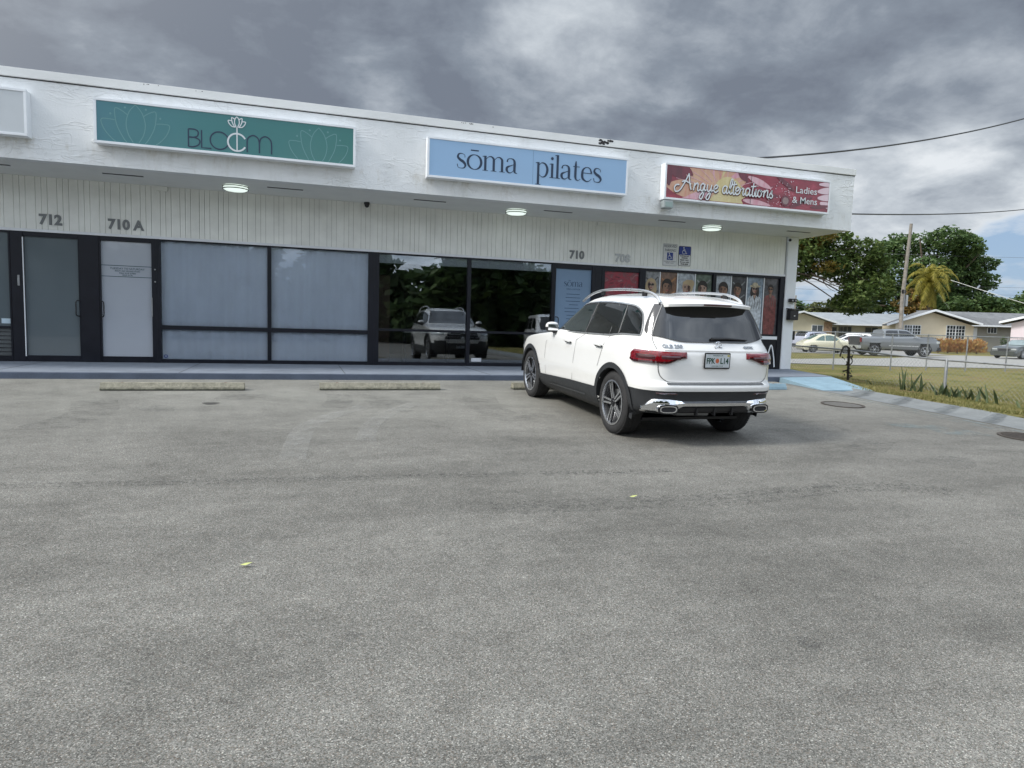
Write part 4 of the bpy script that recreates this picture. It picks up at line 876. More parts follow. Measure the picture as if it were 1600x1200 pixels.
# ------------------------------------------------------------------ vehicles
def interp(tab, z):
    if z <= tab[0][0]: return tab[0][1:]
    for a, b in zip(tab, tab[1:]):
        if z <= b[0]:
            t = (z - a[0]) / (b[0] - a[0]); return tuple(p + (q - p) * t for p, q in zip(a[1:], b[1:]))
    return tab[-1][1:]
class Body:
    """body skin as stacked horizontal outlines. tab rows: z, xRear, xFront, halfwidth, rear radius, front radius"""
    def __init__(s, tab, nar=(2.2, .07, .1, .05), bow=(.05, .10)):
        s.tab = tab; s.nar = nar; s.bow = bow
    def outline(s, z, nr=10, nc=10, ns=44, nf=10):
        xr, xf, w, rr, rf = interp(s.tab, z)
        rr = min(rr, w * .95, (xf - xr) * .45); rf = min(rf, w * .95, (xf - xr) * .45); P = []
        for i in range(nr): P.append((xr, (w - rr) * i / nr))
        for i in range(nc): a = pi / 2 * i / nc; P.append((xr + rr - rr * cos(a), w - rr + rr * sin(a)))
        for i in range(ns): P.append((xr + rr + (xf - xr - rr - rf) * i / ns, w))
        for i in range(nc): a = pi / 2 * i / nc; P.append((xf - rf + rf * sin(a), w - rf + rf * cos(a)))
        for i in range(nf + 1): P.append((xf, (w - rf) * (1 - i / nf)))
        out = []
        xa, ka, xb, kb = s.nar
        for x, y in P:
            if x > xa: y *= 1 - ka * min(1, (x - xa) / 1.3) ** 2
            if x < xb: y *= 1 - kb * min(1, (xb - x) / .9) ** 2
            q = abs(y) / w
            x += s.bow[0] * q * q * smooth01((xr + .6 - x) / .6) - s.bow[1] * q * q * smooth01((x - xf + .8) / .8)
            out.append((x, y))
        return out
    def mesh(s, zs, side=0):
        V = []; F = []; rows = []
        for z in zs:
            o = s.outline(z); full = o + [(x, -y) for x, y in o[-2:0:-1]]; rows.append(len(V)); V += [(x, y, z) for x, y in full]
        m = len(full)
        for i in range(len(zs) - 1):
            for k in range(m): k2 = (k + 1) % m; F.append((rows[i] + k, rows[i] + k2, rows[i + 1] + k2, rows[i + 1] + k))
        F.append(tuple(rows[-1] + k for k in range(m))); F.append(tuple(rows[0] + k for k in range(m))[::-1])
        return V, F
    def at(s, z, q, sgn=1, off=0.):
        """point at arc length q from the rear centre along the outline at height z, pushed out by off"""
        o = s.outline(z); l = 0
        for a, b in zip(o, o[1:]):
            d = sqrt((b[0] - a[0]) ** 2 + (b[1] - a[1]) ** 2)
            if l + d >= q and d > 1e-6:
                t = (q - l) / d; nx, ny = -(b[1] - a[1]) / d, (b[0] - a[0]) / d
                return Vector((a[0] + (b[0] - a[0]) * t + nx * off, (a[1] + (b[1] - a[1]) * t + ny * off) * sgn, z))
            l += d
        return Vector((o[-1][0], o[-1][1] * sgn, z))
    def patch(s, q0, q1, zlo, zhi, off, n=24, m=10, mid=False, th=.0):
        """skin patch between arc lengths q0..q1 (negative = right side); zlo, zhi functions of q"""
        V = []
        for i in range(n + 1):
            q = q0 + (q1 - q0) * i / n; a, b = zlo(q), zhi(q)
            for j in range(m + 1):
                z = a + (b - a) * j / m; o_ = off
                if th and (i in (0, n) or j in (0, m)): o_ = off - th
                V.append(s.at(z, abs(q), 1 if q >= 0 else -1, o_))
        return V, [(i * (m + 1) + j, (i + 1) * (m + 1) + j, (i + 1) * (m + 1) + j + 1, i * (m + 1) + j + 1) for i in range(n) for j in range(m)]
def projpanel(bvh, P, side, off, step=.05, hole=None):
    """polygon in (x,z) laid on the body side (side=+1 left, -1 right), following its curvature"""
    pts = [Vector(p) for p in P]; edges = [(i, (i + 1) % len(P)) for i in range(len(P))]
    xs = [p[0] for p in P]; zs = [p[1] for p in P]
    def inside(x, z):
        c = False; j = len(P) - 1
        for i in range(len(P)):
            if (P[i][1] > z) != (P[j][1] > z) and x < (P[j][0] - P[i][0]) * (z - P[i][1]) / (P[j][1] - P[i][1]) + P[i][0]: c = not c
            j = i
        return c
    x = min(xs) + step / 2
    while x < max(xs):
        z = min(zs) + step / 2
        while z < max(zs):
            if inside(x, z): pts.append(Vector((x, z)))
            z += step
        x += step
    vs, es, fs, *_ = delaunay_2d_cdt(pts, edges, [], 1, 1e-5)
    V = []
    for v in vs:
        h = bvh.ray_cast(Vector((v[0], side * 3, v[1])), Vector((0, -side, 0)))
        y = h[0].y if h[0] is not None else side * .8
        V.append((v[0], y + side * off, v[1]))
    return V, [tuple(f) for f in fs]
def arc(cx, cz, r, a0, a1, n): return [(cx + r * cos(radians(a0 + (a1 - a0) * i / n)), cz + r * sin(radians(a0 + (a1 - a0) * i / n))) for i in range(n + 1)]
WM = Matrix.Rotation(-pi / 2, 4, 'X')      # lathe axis z -> +y (outward for the left side)
def wheel(par, x, y, r, rim_r, wdt, side, spoke='five', detail=True, rimmat=None, turn=0, rot=0):
    """wheel as a part: tyre mesh with rim, spokes as sub-parts; outer face at y"""
    B = Matrix.Translation((x, y, r)) @ Matrix.Rotation(turn, 4, 'Z') @ Matrix.Rotation(-side * pi / 2, 4, 'X')   # local +z = outward
    n = 48 if detail else 24
    sh = .012 if detail else .02
    prof = [(rim_r - .01, -wdt), (rim_r + .03, -wdt - .004), (r - .03, -wdt), (r - .004, -wdt + .03), (r, -wdt + .07), (r, -.05), (r - .004, -.022), (r - .022, -.004), (r - .05, .004), (rim_r + .02, .002), (rim_r, -.008)]
    mb = MB().lathe(prof, n, B)
    if detail:   # tread grooves as raised blocks
        for i in range(72):
            a = 2 * pi * i / 72
            for k, (z0, z1) in enumerate(((-.055, -.015), (-.105, -.065), (-.155, -.115))):
                a2 = a + .02 * k; c_, s_ = cos(a2), sin(a2); mb.obox(B @ Vector((r * c_ * .999, r * s_ * .999, (z0 + z1) / 2)), B.to_3x3() @ Vector((-s_, c_, 0)) * .0105, B.to_3x3() @ Vector((0, 0, 1)) * (z1 - z0) / 2, B.to_3x3() @ Vector((c_, s_, 0)) * .0045)
    t = mb.build('wheel', RUBBER, par, smooth=True)
    rimm = rimmat or simple('machined_alloy', (.55, .56, .58), .25, .9, var=.08); dk = simple('dark_alloy', (.035, .036, .04), .35, .7)
    MB().lathe([(rim_r, -wdt + .02), (rim_r - .012, -.05), (rim_r - .006, -.01), (rim_r + .004, -.004), (rim_r + .006, .003), (rim_r - .012, .004), (rim_r - .016, -.012)], n, B).build('rim', rimm, t, smooth=True)
    MB().lathe([(0, -.11), (rim_r - .01, -.11), (rim_r - .01, -.10), (0, -.10)], n, B).build('well', BLACK, t)
    if spoke == 'five':
        MB().lathe([(0, -.095), (.15, -.095), (.155, -.07), (0, -.07)], 32, B).build('brake_disc', STEEL, t)
        m1 = MB(); m2 = MB()
        R3 = B.to_3x3()
        for i in range(5):
            a = rot + 2 * pi * i / 5
            for s in (-1, 1):
                p0 = Vector((cos(a + s * .34) * .052, sin(a + s * .34) * .052, -.022)); p1 = Vector((cos(a + s * .115) * (rim_r - .012), sin(a + s * .115) * (rim_r - .012), -.016))
                d = (p1 - p0); nrm = d.normalized().cross(Vector((0, 0, 1)))
                m1.obox(B @ ((p0 + p1) / 2), R3 @ (d / 2), R3 @ (nrm * .0105), R3 @ Vector((0, 0, .007)))
            p0 = Vector((cos(a) * .03, sin(a) * .03, -.04)); p1 = Vector((cos(a) * (rim_r - .01), sin(a) * (rim_r - .01), -.034)); d = p1 - p0; nrm = d.normalized().cross(Vector((0, 0, 1)))
            m2.obox(B @ ((p0 + p1) / 2), R3 @ (d / 2), R3 @ (nrm * .022), R3 @ Vector((0, 0, .012)))
        m1.build('spoke', rimm, t); m2.build('spoke', dk, t)
        MB().lathe([(0, -.008), (.028, -.010), (.034, -.018), (.062, -.024), (.066, -.05), (.0, -.05)], 24, B).build('hub', dk, t, smooth=True)
    else:
        k = {'ten': 10, 'cap': 8, 'six': 6}[spoke]; m1 = MB(); R3 = B.to_3x3()
        for i in range(k):
            a = 2 * pi * i / k; p0 = Vector((cos(a) * .04, sin(a) * .04, -.02)); p1 = Vector((cos(a) * (rim_r - .01), sin(a) * (rim_r - .01), -.016)); d = p1 - p0; nrm = d.normalized().cross(Vector((0, 0, 1)))
            m1.obox(B @ ((p0 + p1) / 2), R3 @ (d / 2), R3 @ (nrm * .018), R3 @ Vector((0, 0, .01)))
        m1.lathe([(0, -.005), (.06, -.01), (.06, -.04), (0, -.04)], 16, B); m1.build('spoke', rimm, t)
    return t
WPAINT = m_paint('white_car_paint', (.80, .80, .785), .10, .22); CLAD = simple('grey_black_cladding', (.022, .024, .027), .55, var=.15, vscale=6, bump=.05, bscale=200)
CGL = MT('dark_tinted_car_glass'); CGL.col((.005, .006, .007)); CGL.set(Roughness=.015, Specular_IOR_Level=.7, Coat_Weight=.5, Coat_Roughness=.0); CGL = CGL.m
CGF = MT('lightly_tinted_car_glass'); CGF.col((.02, .028, .03)); CGF.set(Roughness=.02, Specular_IOR_Level=.6, Coat_Weight=.5, Coat_Roughness=0); CGF = CGF.m
REDL = MT('red_lamp_lens'); f = REDL.vor(60, REDL.pos((1, 1, 2.2), obj=True)); REDL.col(REDL.ramp(f, [(.2, (.07, .002, .005)), (.6, (.20, .004, .010))])); REDL.set(Roughness=.06, Coat_Weight=1., Coat_Roughness=.02); REDL = REDL.m
REDD = simple('dark_red_lens', (.05, .004, .008), .1, var=0, coat=1); GAP = simple('panel_gap', (.03, .03, .03), .8, var=0)
HEADL = simple('headlamp_lens', (.55, .58, .60), .06, .3, var=0, coat=1)
TAB = [(.20, .42, 3.25, .70, .12, .22), (.26, .10, 3.42, .765, .20, .26), (.335, -.66, 3.54, .815, .26, .32), (.36, -.765, 3.55, .825, .26, .32), (.46, -.80, 3.62, .842, .28, .34), (.585, -.815, 3.65, .852, .28, .40),
       (.60, -.83, 3.655, .855, .27, .40), (.64, -.838, 3.66, .857, .27, .40), (.672, -.825, 3.66, .856, .27, .41), (.69, -.79, 3.66, .855, .26, .41), (.75, -.785, 3.655, .853, .26, .42), (.82, -.785, 3.63, .850, .26, .44),
       (.88, -.785, 3.57, .848, .26, .45), (.92, -.78, 3.46, .846, .26, .46), (.955, -.775, 3.26, .843, .25, .46), (.985, -.77, 3.05, .840, .25, .48), (1.01, -.762, 2.82, .835, .25, .48), (1.035, -.752, 2.60, .828, .25, .48),
       (1.055, -.742, 2.42, .820, .25, .45), (1.075, -.732, 2.28, .812, .25, .42), (1.095, -.72, 2.20, .800, .25, .40), (1.115, -.708, 2.14, .790, .25, .38), (1.15, -.69, 2.08, .776, .24, .36), (1.25, -.645, 1.92, .742, .22, .34),
       (1.35, -.60, 1.745, .706, .20, .33), (1.43, -.56, 1.62, .676, .19, .32), (1.49, -.53, 1.52, .648, .18, .31), (1.53, -.505, 1.42, .615, .17, .30), (1.56, -.46, 1.29, .575, .16, .28), (1.585, -.37, 1.14, .52, .16, .26),
       (1.605, -.22, .98, .44, .16, .24), (1.62, -.02, .82, .33, .14, .2), (1.630, .18, .62, .2, .1, .12), (1.633, .28, .42, .08, .05, .05)]
def zlevels(z0, z1, n):
    return [z0 + (z1 - z0) * i / n for i in range(n + 1)]
def make_suv():
    t = empty('parked_car', 'white compact SUV with silver roof rails parked nose-in, seen from behind', 'car')
    B = Body(TAB)
    zs = zlevels(.20, .60, 9)[:-1] + [.60] + zlevels(.615, .70, 6) + zlevels(.72, .94, 8) + zlevels(.95, 1.13, 14) + zlevels(1.15, 1.48, 10) + zlevels(1.495, 1.585, 8) + [1.595, 1.605, 1.613, 1.62, 1.626, 1.630, 1.633]
    V, F = B.mesh(zs); V = [Vector(v) for v in V]; bvh = BVHTree.FromPolygons(V, F)
    body = MB(); bump_ = MB(); front = MB(); keep = []
    def cen(f): return sum((V[i] for i in f), Vector()) / len(f)
    parts = {'b': [], 'r': [], 'f': []}
    for f in F:
        c = cen(f)
        if len(f) < 6 and abs(c.y) > .45 and any((c.x - wx) ** 2 + (c.z - .355) ** 2 < .425 ** 2 for wx in (0, 2.829)): continue
        parts['r' if (c.z < .60 and c.x < -.36) or c.z < .27 else 'f' if c.z < .50 and c.x > 3.15 else 'b'].append(f)
    def sub(fs):
        idx = {}; vs = []; out = []
        for f in fs:
            for i in f:
                if i not in idx: idx[i] = len(vs); vs.append(V[i])
            out.append(tuple(idx[i] for i in f))
        return MB().add(vs, out)
    sub(parts['b']).build('body', WPAINT, t, smooth='all'); sub(parts['r']).build('rear_bumper', CLAD, t, smooth='all'); sub(parts['f']).build('front_bumper', CLAD, t, smooth='all')
    # wheel arches
    for wx in (0, 2.829):
        for s in (-1, 1):
            a0, a1 = (-14, 194)
            P = arc(wx, .355, .405, a0, a1, 30) + arc(wx, .355, .468, a1, a0, 30); P = [(x, max(z, .245)) for x, z in P]
            v, f = projpanel(bvh, P, s, .014, .03); mb = MB().add(v, f)
            # give the flare its inner return
            o = arc(wx, .355, .405, a0, a1, 30); vv = []
            for x, z in o:
                h = bvh.ray_cast(Vector((x, s * 3, z)), Vector((0, -s, 0))); y = h[0].y if h[0] is not None else s * .8
                vv += [(x, y + s * .014, max(z, .245)), (x, y - s * .06, max(z, .245))]
            mb.add(vv, [(2 * i, 2 * i + 1, 2 * i + 3, 2 * i + 2) for i in range(30)]); mb.build('wheel_arch', CLAD, t, smooth=True)
            MB().add([(wx + .43 * cos(a), s * y, .355 + .43 * sin(a)) for a in [pi * k / 16 for k in range(0, 17)] for y in (.45, .835)], [(2 * i, 2 * i + 1, 2 * i + 3, 2 * i + 2) for i in range(16)]).build('wheel_well', BLACK, t, smooth='all')
            MB().add([(wx + .43 * cos(a), s * .46, .355 + .43 * sin(a)) for a in [pi * k / 16 for k in range(17)]], [tuple(range(17))]).build('wheel_well', BLACK, t)
    for wx, tr in ((0, .03), (2.829, .025)):
        for s in (1, -1): wheel(t, wx, s * (.838 - .005), .359, .256, .235, s, rot=.42 if wx else 1.25)
    for s in (1, -1):
        v, f = projpanel(bvh, [(.44, .255), (.42, .49), (1.2, .475), (2.39, .425), (2.37, .245)], s, .016, .05); MB().add(v, f).build('side_skirt', CLAD, t, smooth=True)
        v, f = projpanel(bvh, [(.75, .335), (.72, .36), (1.9, .335), (2.1, .31)], s, .024, .05); MB().add(v, f).build('skirt_insert', simple('satin_black_insert', (.03, .035, .042), .3), t, smooth=True)
        # side glass: outline with bright surround, then three panes and the pillars
        top = [(-.44, 1.165), (-.425, 1.25), (-.36, 1.37), (-.27, 1.43), (-.12, 1.475), (.10, 1.492), (.35, 1.503), (.65, 1.508), (.95, 1.499), (1.2, 1.474), (1.42, 1.428), (1.6, 1.352), (1.77, 1.25), (1.90, 1.155), (1.955, 1.085)]
        bot = [(1.2, 1.098), (.88, 1.105), (.42, 1.118), (.22, 1.125), (.12, 1.140), (-.05, 1.155)]
        P = spline(top, 3) + bot; v, f = projpanel(bvh, P, s, .006, .04); MB().add(v, f).build('window_surround', BLACK, t, smooth=True)
        def shrink(P, d):
            out = []
            n = len(P)
            for i in range(n):
                a, b, c_ = Vector(P[i - 1]), Vector(P[i]), Vector(P[(i + 1) % n]); e1 = (b - a).normalized(); e2 = (c_ - b).normalized(); nn = Vector((-(e1.y + e2.y), e1.x + e2.x)).normalized(); out.append(tuple(b + nn * d))
            return out
        qtr = [(-.41, 1.175), (-.395, 1.25), (-.33, 1.36), (-.25, 1.415), (-.10, 1.458), (.055, 1.47), (.01, 1.165)]
        rear_ = [(.045, 1.163), (.09, 1.470), (.45, 1.487), (.85, 1.482), (.885, 1.125), (.42, 1.135), (.22, 1.143)]
        front_ = [(.935, 1.122), (.90, 1.478), (1.18, 1.455), (1.40, 1.408), (1.58, 1.335), (1.74, 1.24), (1.86, 1.14), (1.88, 1.10), (1.5, 1.108)]
        for nm, P, g in (('rear_quarter_window', qtr, CGL), ('rear_door_window', rear_, CGL), ('front_door_window', front_, CGF)):
            v, f = projpanel(bvh, P, s, .0095, .035); MB().add(v, f).build(nm, g, t, smooth='all')
        def line(pts, w, off, mat, nm):
            P = [(a, b) for a, b in pts]; n = len(P); L_ = []; R2_ = []
            for i, (a, b) in enumerate(P):
                p0 = Vector(P[max(i - 1, 0)]); p1 = Vector(P[min(i + 1, n - 1)]); d = (p1 - p0).normalized(); L_.append((a - d.y * w / 2, b + d.x * w / 2)); R2_.append((a + d.y * w / 2, b - d.x * w / 2))
            v, f = projpanel(bvh, L_ + R2_[::-1], s, off, .2); return MB().add(v, f).build(nm, mat, t, smooth='all')
        line(spline(top, 4), .014, .012, ALU, 'window_trim'); line([(1.94, 1.085)] + bot + [(-.44, 1.165)], .014, .0125, ALU, 'window_trim')
        line([(.91, 1.10), (.875, 1.49)], .012, .012, simple('grey_pillar_line', (.22, .22, .22), .4, .4), 'pillar_trim'); line([(.245, 1.12), (.285, 1.485)], .010, .0115, simple('grey_pillar_line', (.22, .22, .22), .4, .4), 'pillar_trim'); line([(.03, 1.15), (.075, 1.48)], .018, .0115, simple('grey_pillar_line', (.22, .22, .22), .4, .4), 'pillar_trim')
        line([(.905, 1.09), (1.10, 1.0), (1.135, .76), (1.17, .48)], .006, .0045, GAP, 'door_gap'); line([(2.02, 1.05), (2.16, .9), (2.18, .7), (2.14, .44)], .006, .0045, GAP, 'door_gap')
        line([(.22, 1.11), (.30, 1.0), (.36, .84), (.40, .74)], .006, .0045, GAP, 'door_gap')
        line([(-.44, .775), (-.22, .835)] , .004, .004, GAP, 'fuel_flap_gap') if s < 0 else None
        for hx, hz in ((1.33, .962), (.40, .985)):
            h = bvh.ray_cast(Vector((hx, s * 3, hz)), Vector((0, -s, 0)))[0]
            hd = MB().obox((hx, h.y + s * .034, hz + .012), (.10, 0, .004), (0, .009, 0), (0, 0, .014)).build('door_handle', WPAINT, t, bevel=.006, smooth=True)
            MB().obox((hx, h.y + s * .015, hz - .004), (.075, 0, 0), (0, .014, 0), (0, 0, .009)).build('recess', GAP, hd)
        # mirror
        mm = MB(); c0 = Vector((1.88, s * .875, 1.125)); V2 = []; F2 = []; nu, nv = 20, 12
        for i in range(nv + 1):
            ph = -pi / 2 + pi * i / nv
            for j in range(nu):
                th = 2 * pi * j / nu; x = .085 * (abs(cos(ph)) ** .7) * (abs(cos(th)) ** .8) * (1 if cos(th) > 0 else -.35); y = .095 * (abs(cos(ph)) ** .7) * (abs(sin(th)) ** .8) * (1 if sin(th) > 0 else -1); z = .072 * (abs(sin(ph)) ** .8) * (1 if ph > 0 else -1)
                V2.append(c0 + Vector((x, y, z)))
        for i in range(nv):
            for j in range(nu): F2.append((i * nu + j, i * nu + (j + 1) % nu, (i + 1) * nu + (j + 1) % nu, (i + 1) * nu + j))
        up = [f for f in F2 if sum(V2[i].z for i in f) / 4 > 1.115]; lo = [f for f in F2 if f not in up]
        mo = MB().add(V2, up).build('mirror', WPAINT, t, smooth='all'); MB().add(V2, lo).build('mirror_base', BLACK, mo, smooth='all'); MB().obox((1.86, s * .80, 1.06), (.035, 0, 0), (0, .07, 0), (0, 0, .02)).build('mirror_arm', BLACK, mo, bevel=.008)
        MB().add([(1.845, s * .80, 1.08), (1.845, s * .95, 1.08), (1.845, s * .95, 1.165), (1.845, s * .80, 1.165)], [(0, 1, 2, 3)]).build('mirror_glass', CHROME, mo)
        # roof rail
        pr_ = [(-.46, 1.515), (-.38, 1.585), (-.2, 1.632), (.1, 1.654), (.6, 1.660), (1.05, 1.638), (1.35, 1.582), (1.58, 1.50)]
        q = spline([(x, .035 + s * (.545 - .02 * abs(x - .4)), z) for x, z in pr_], 5); rail = MB().tube(q, .016, 8).build('roof_rail', ALU, t, smooth=True)
        for fx in (-.12, .95): MB().obox((fx, .035 + s * .53, 1.615), (.05, 0, 0), (0, .010, 0), (0, 0, .03)).build('rail_foot', BLACK, rail, bevel=.005)
        # tail lamp, wrapping the corner
        qc = 1.05
        zl = lambda q: .885 + .058 * smooth01((.62 - abs(q)) / .2) - .0 + .035 * smooth01((abs(q) - 1.00) / .12)
        zh = lambda q: 1.010 + .006 * smooth01((abs(q) - .5) / .3) - .055 * smooth01((abs(q) - 1.0) / .09)
        v, f = B.patch(s * .37, s * 1.075, zl, zh, .020, 30, 8, th=.018); lo_ = MB().add(v, f).build('tail_lamp', REDL, t, smooth=True)
        v, f = B.patch(s * .45, s * .66, lambda q: .932, lambda q: .970, .024, 12, 3, th=.004); MB().add(v, f).build('lens', REDD, lo_, smooth=True)
        v, f = B.patch(s * .72, s * .95, lambda q: .925, lambda q: .975, .024, 12, 3, th=.004); MB().add(v, f).build('lens', REDD, lo_, smooth=True)
        v, f = B.patch(s * .40, s * 1.06, lambda q: zl(q) + .004, lambda q: zl(q) + .024, .022, 30, 2); MB().add(v, f).build('lens', simple('black_cherry_lens', (.03, .004, .006), .1, var=0, coat=1), lo_, smooth=True)
        v, f = B.patch(s * .47, s * .73, lambda q: .562, lambda q: .586, .012, 8, 2, th=.01); MB().add(v, f).build('reflector', REDD, t, smooth=True)
        # head lamp
        def fr_(q0, q1, za, zb, off, nm, mat, par=t):
            o = B.outline(.8); tot = sum(sqrt((b[0] - a[0]) ** 2 + (b[1] - a[1]) ** 2) for a, b in zip(o, o[1:]))
            v, f = B.patch(s * (tot - q1), s * (tot - q0), lambda q: za, lambda q: zb, off, 16, 5, th=.006); return MB().add(v, f).build(nm, mat, par, smooth=True)
        fr_(.50, .98, .72, .84, .012, 'headlight', HEADL); fr_(.42, .80, .36, .58, .010, 'air_intake', BLACK)
    # front grille and plate-like lower bar
    o = B.outline(.7); tot = sum(sqrt((b[0] - a[0]) ** 2 + (b[1] - a[1]) ** 2) for a, b in zip(o, o[1:]))
    for s in (1, -1):
        for za, zb, w, mt, nm in ((.62, .80, .44, BLACK, 'grille'), (.30, .46, .36, BLACK, 'air_intake')):
            v, f = B.patch(s * (tot - w), s * (tot - .001), lambda q: za, lambda q: zb, .010, 10, 4); MB().add(v, f).build(nm, mt, t)
    for z in (.67, .74):
        for s in (1, -1): v, f = B.patch(s * (tot - .43), s * (tot - .09), lambda q: z, lambda q: z + .02, .018, 10, 2); MB().add(v, f).build('grille_bar', ALU, t)
    MB().tube([(3.60 + .07, .075 * cos(a), .72 + .075 * sin(a)) for a in [2 * pi * k / 20 for k in range(20)]], .008, 6, closed=True).build('front_emblem', CHROME, t)
    MB().box(3.64, 3.655, -.17, .17, .37, .45).build('front_plate', ALU, t)
    # windscreen
    v = []; n = 14; m_ = 8
    for i in range(n + 1):
        for j in range(m_ + 1):
            z = 1.10 + .40 * j / m_; o = B.outline(z); w = max(y for x, y in o); yy = (w - .13) * (2 * i / n - 1)
            best = max((x for x, y in o if abs(y - abs(yy)) < .12), default=o[-1][0]); v.append((best, yy, z))
    v2 = []
    for x, y, z in v:
        h = bvh.ray_cast(Vector((5, y, z)), Vector((-1, 0, 0)))[0]; v2.append((h.x + .008, y, z + .002) if h else (x, y, z))
    MB().add(v2, [(i * (m_ + 1) + j, (i + 1) * (m_ + 1) + j, (i + 1) * (m_ + 1) + j + 1, i * (m_ + 1) + j + 1) for i in range(n) for j in range(m_)]).build('windscreen', CGL, t, smooth='all')
    # rear glass with black corner panels
    blo = lambda q: 1.118 + .055 * smooth01((abs(q) - .35) / .4)
    for s in (1, -1):
        V5 = []
        for j in range(15):
            tz = j / 14
            for i in range(9):
                q = (.69 - .165 * tz ** 1.3) + (.115 - .01 * tz) * i / 8; z = 1.168 + .05 * (i / 8) ** 3 * (1 - tz) + (1.505 - 1.168) * tz; V5.append(B.at(z, q, s, .010 if i < 8 else .003))
        MB().add(V5, [(j * 9 + i, j * 9 + i + 1, (j + 1) * 9 + i + 1, (j + 1) * 9 + i) for j in range(14) for i in range(8)]).build('corner_panel', simple('gloss_black_panel', (.03, .03, .034), .12, var=0, coat=1), t, smooth='all')
    def rg_edge(j, sgn): return sgn * (.775 - .13 * (j ** 1.3))
    V3 = []; n, m_ = 36, 14
    for j in range(m_ + 1):
        tz = j / m_
        for i in range(n + 1):
            q = (i / n * 2 - 1) * (.70 - .165 * tz ** 1.3); z = blo(q) + (1.50 - blo(q)) * tz; V3.append(B.at(z, abs(q), 1 if q >= 0 else -1, .014))
    MB().add(V3, [(j * (n + 1) + i, j * (n + 1) + i + 1, (j + 1) * (n + 1) + i + 1, (j + 1) * (n + 1) + i) for j in range(m_) for i in range(n)]).build('rear_window', CGL, t, smooth='all')
    for s in (1, -1):
        pts = [B.at(blo(.70) + (1.5 - blo(.70)) * k / 10, .708 - .165 * (k / 10) ** 1.3, s, .017) for k in range(11)]
        MB().tube(pts, .006, 6).build('window_trim', simple('grey_pillar_line', (.22, .22, .22), .4, .4), t, smooth=True)
    # spoiler
    sp = MB(); V4 = []; n = 26
    for i in range(n + 1):
        y = -.515 + 1.03 * i / n; k = abs(y) / .515; y += .02; xe = -.70 + .10 * k ** 3; zt = 1.575 - .045 * k ** 2.2; ze = 1.528 - .02 * k ** 2
        rx = -.30 + .02 * k; rz = 1.612 - .075 * k ** 2.4
        V4 += [(rx, y, rz), (-.52, y, zt), (xe + .012, y, ze + .010), (xe, y, ze), (xe + .006, y, ze - .028), (xe + .08, y, ze - .034), (-.48, y, ze - .03), (-.40, y, ze - .02)]
    sp.add(V4, [(i * 8 + j, i * 8 + (j + 1) % 8, (i + 1) * 8 + (j + 1) % 8, (i + 1) * 8 + j) for i in range(n) for j in range(8)] + [tuple(range(8)), tuple(n * 8 + j for j in range(8))])
    spo = sp.build('spoiler', WPAINT, t, smooth=True); MB().box(-.708, -.696, -.17, .17, 1.506, 1.52).build('brake_light', simple('dark_brake_light', (.05, .01, .01), .2, var=0), spo)
    # tailgate seam
    def seam(pts, w=.007, mat=GAP, nm='tailgate_gap', off=.004):
        mb = MB(); pts = spline(pts, 5); V = []
        for i, (q, z) in enumerate(pts):
            a = pts[max(i - 1, 0)]; b = pts[min(i + 1, len(pts) - 1)]; d = Vector((b[0] - a[0], b[1] - a[1])).normalized()
            for k in (-.5, .5): qq = q - d.y * w * k; V.append(B.at(z + d.x * w * k, abs(qq), 1 if qq >= 0 else -1, off))
        mb.add(V, [(2 * i, 2 * i + 1, 2 * i + 3, 2 * i + 2) for i in range(len(pts) - 1)]); return mb.build(nm, mat, t, smooth='all')
    seam([(.695, .905), (.69, .82), (.665, .755), (.60, .705), (.5, .695), (0, .693), (-.5, .695), (-.60, .705), (-.665, .755), (-.69, .82), (-.695, .905)])
    for s in (1, -1): seam([(s * .70, 1.035), (s * .72, 1.10), (s * .72, 1.16)])
    v, f = B.patch(-.60, .60, lambda q: .672, lambda q: .690, .006, 24, 2); MB().add(v, f).build('loading_sill', simple('dark_grey_sill', (.10, .105, .11), .4, .3), t)
    v, f = B.patch(-.62, .62, lambda q: 1.022, lambda q: 1.030, .006, 24, 1); MB().add(v, f).build('tailgate_crease_shade', simple('crease_shade', (.45, .45, .44), .4, var=0), t)  # grey strip paints in the shade line of the tailgate crease
    # lower rear: chrome diffuser bar with two oval exhaust tips
    def ctop(q): a = abs(q); return .490 + .020 * smooth01((a - .38) / .2) - .09 * smooth01((a - .72) / .14)
    def cbot(q): a = abs(q); return .424 - .084 * smooth01((a - .38) / .14) + .02 * smooth01((a - .72) / .1)
    v, f = B.patch(-.86, .86, cbot, ctop, .022, 60, 4, th=.022); MB().add(v, f).build('chrome_trim', CHROME, t, smooth=True)
    v, f = B.patch(-.42, .42, lambda q: .355, lambda q: .424, .010, 24, 3); MB().add(v, f).build('diffuser', BLACK, t)
    for y in (-.22, 0, .22): MB().obox((-.775, y, .375), (.025, 0, 0), (0, .008, 0), (0, 0, .04)).build('diffuser_fin', BLACK, t)
    for s in (1, -1):
        cx, cy, cz = -.808, s * .575, .408
        def oval(a, b, x, k=1): return [(x + .16 * max(0, abs(cy + a * cos(q) ) - .56), cy + a * (1 if cos(q) > 0 else -1) * abs(cos(q)) ** .6, cz + b * (1 if sin(q) > 0 else -1) * abs(sin(q)) ** .75) for q in [2 * pi * i / 28 for i in range(28)]]
        def ring(a, b, c, d, x0, x1, mat, par):
            A, C_ = oval(a, b, x0), oval(c, d, x1); return MB().add(A + C_, [(i, (i + 1) % 28, 28 + (i + 1) % 28, 28 + i) for i in range(28)]).build('ring', mat, par, smooth=True)
        A = oval(.120, .051, cx + .03); C_ = oval(.118, .050, cx - .004); tip = MB().add(A + C_, [(i, (i + 1) % 28, 28 + (i + 1) % 28, 28 + i) for i in range(28)]).build('exhaust_tip', CHROME, t, smooth=True)
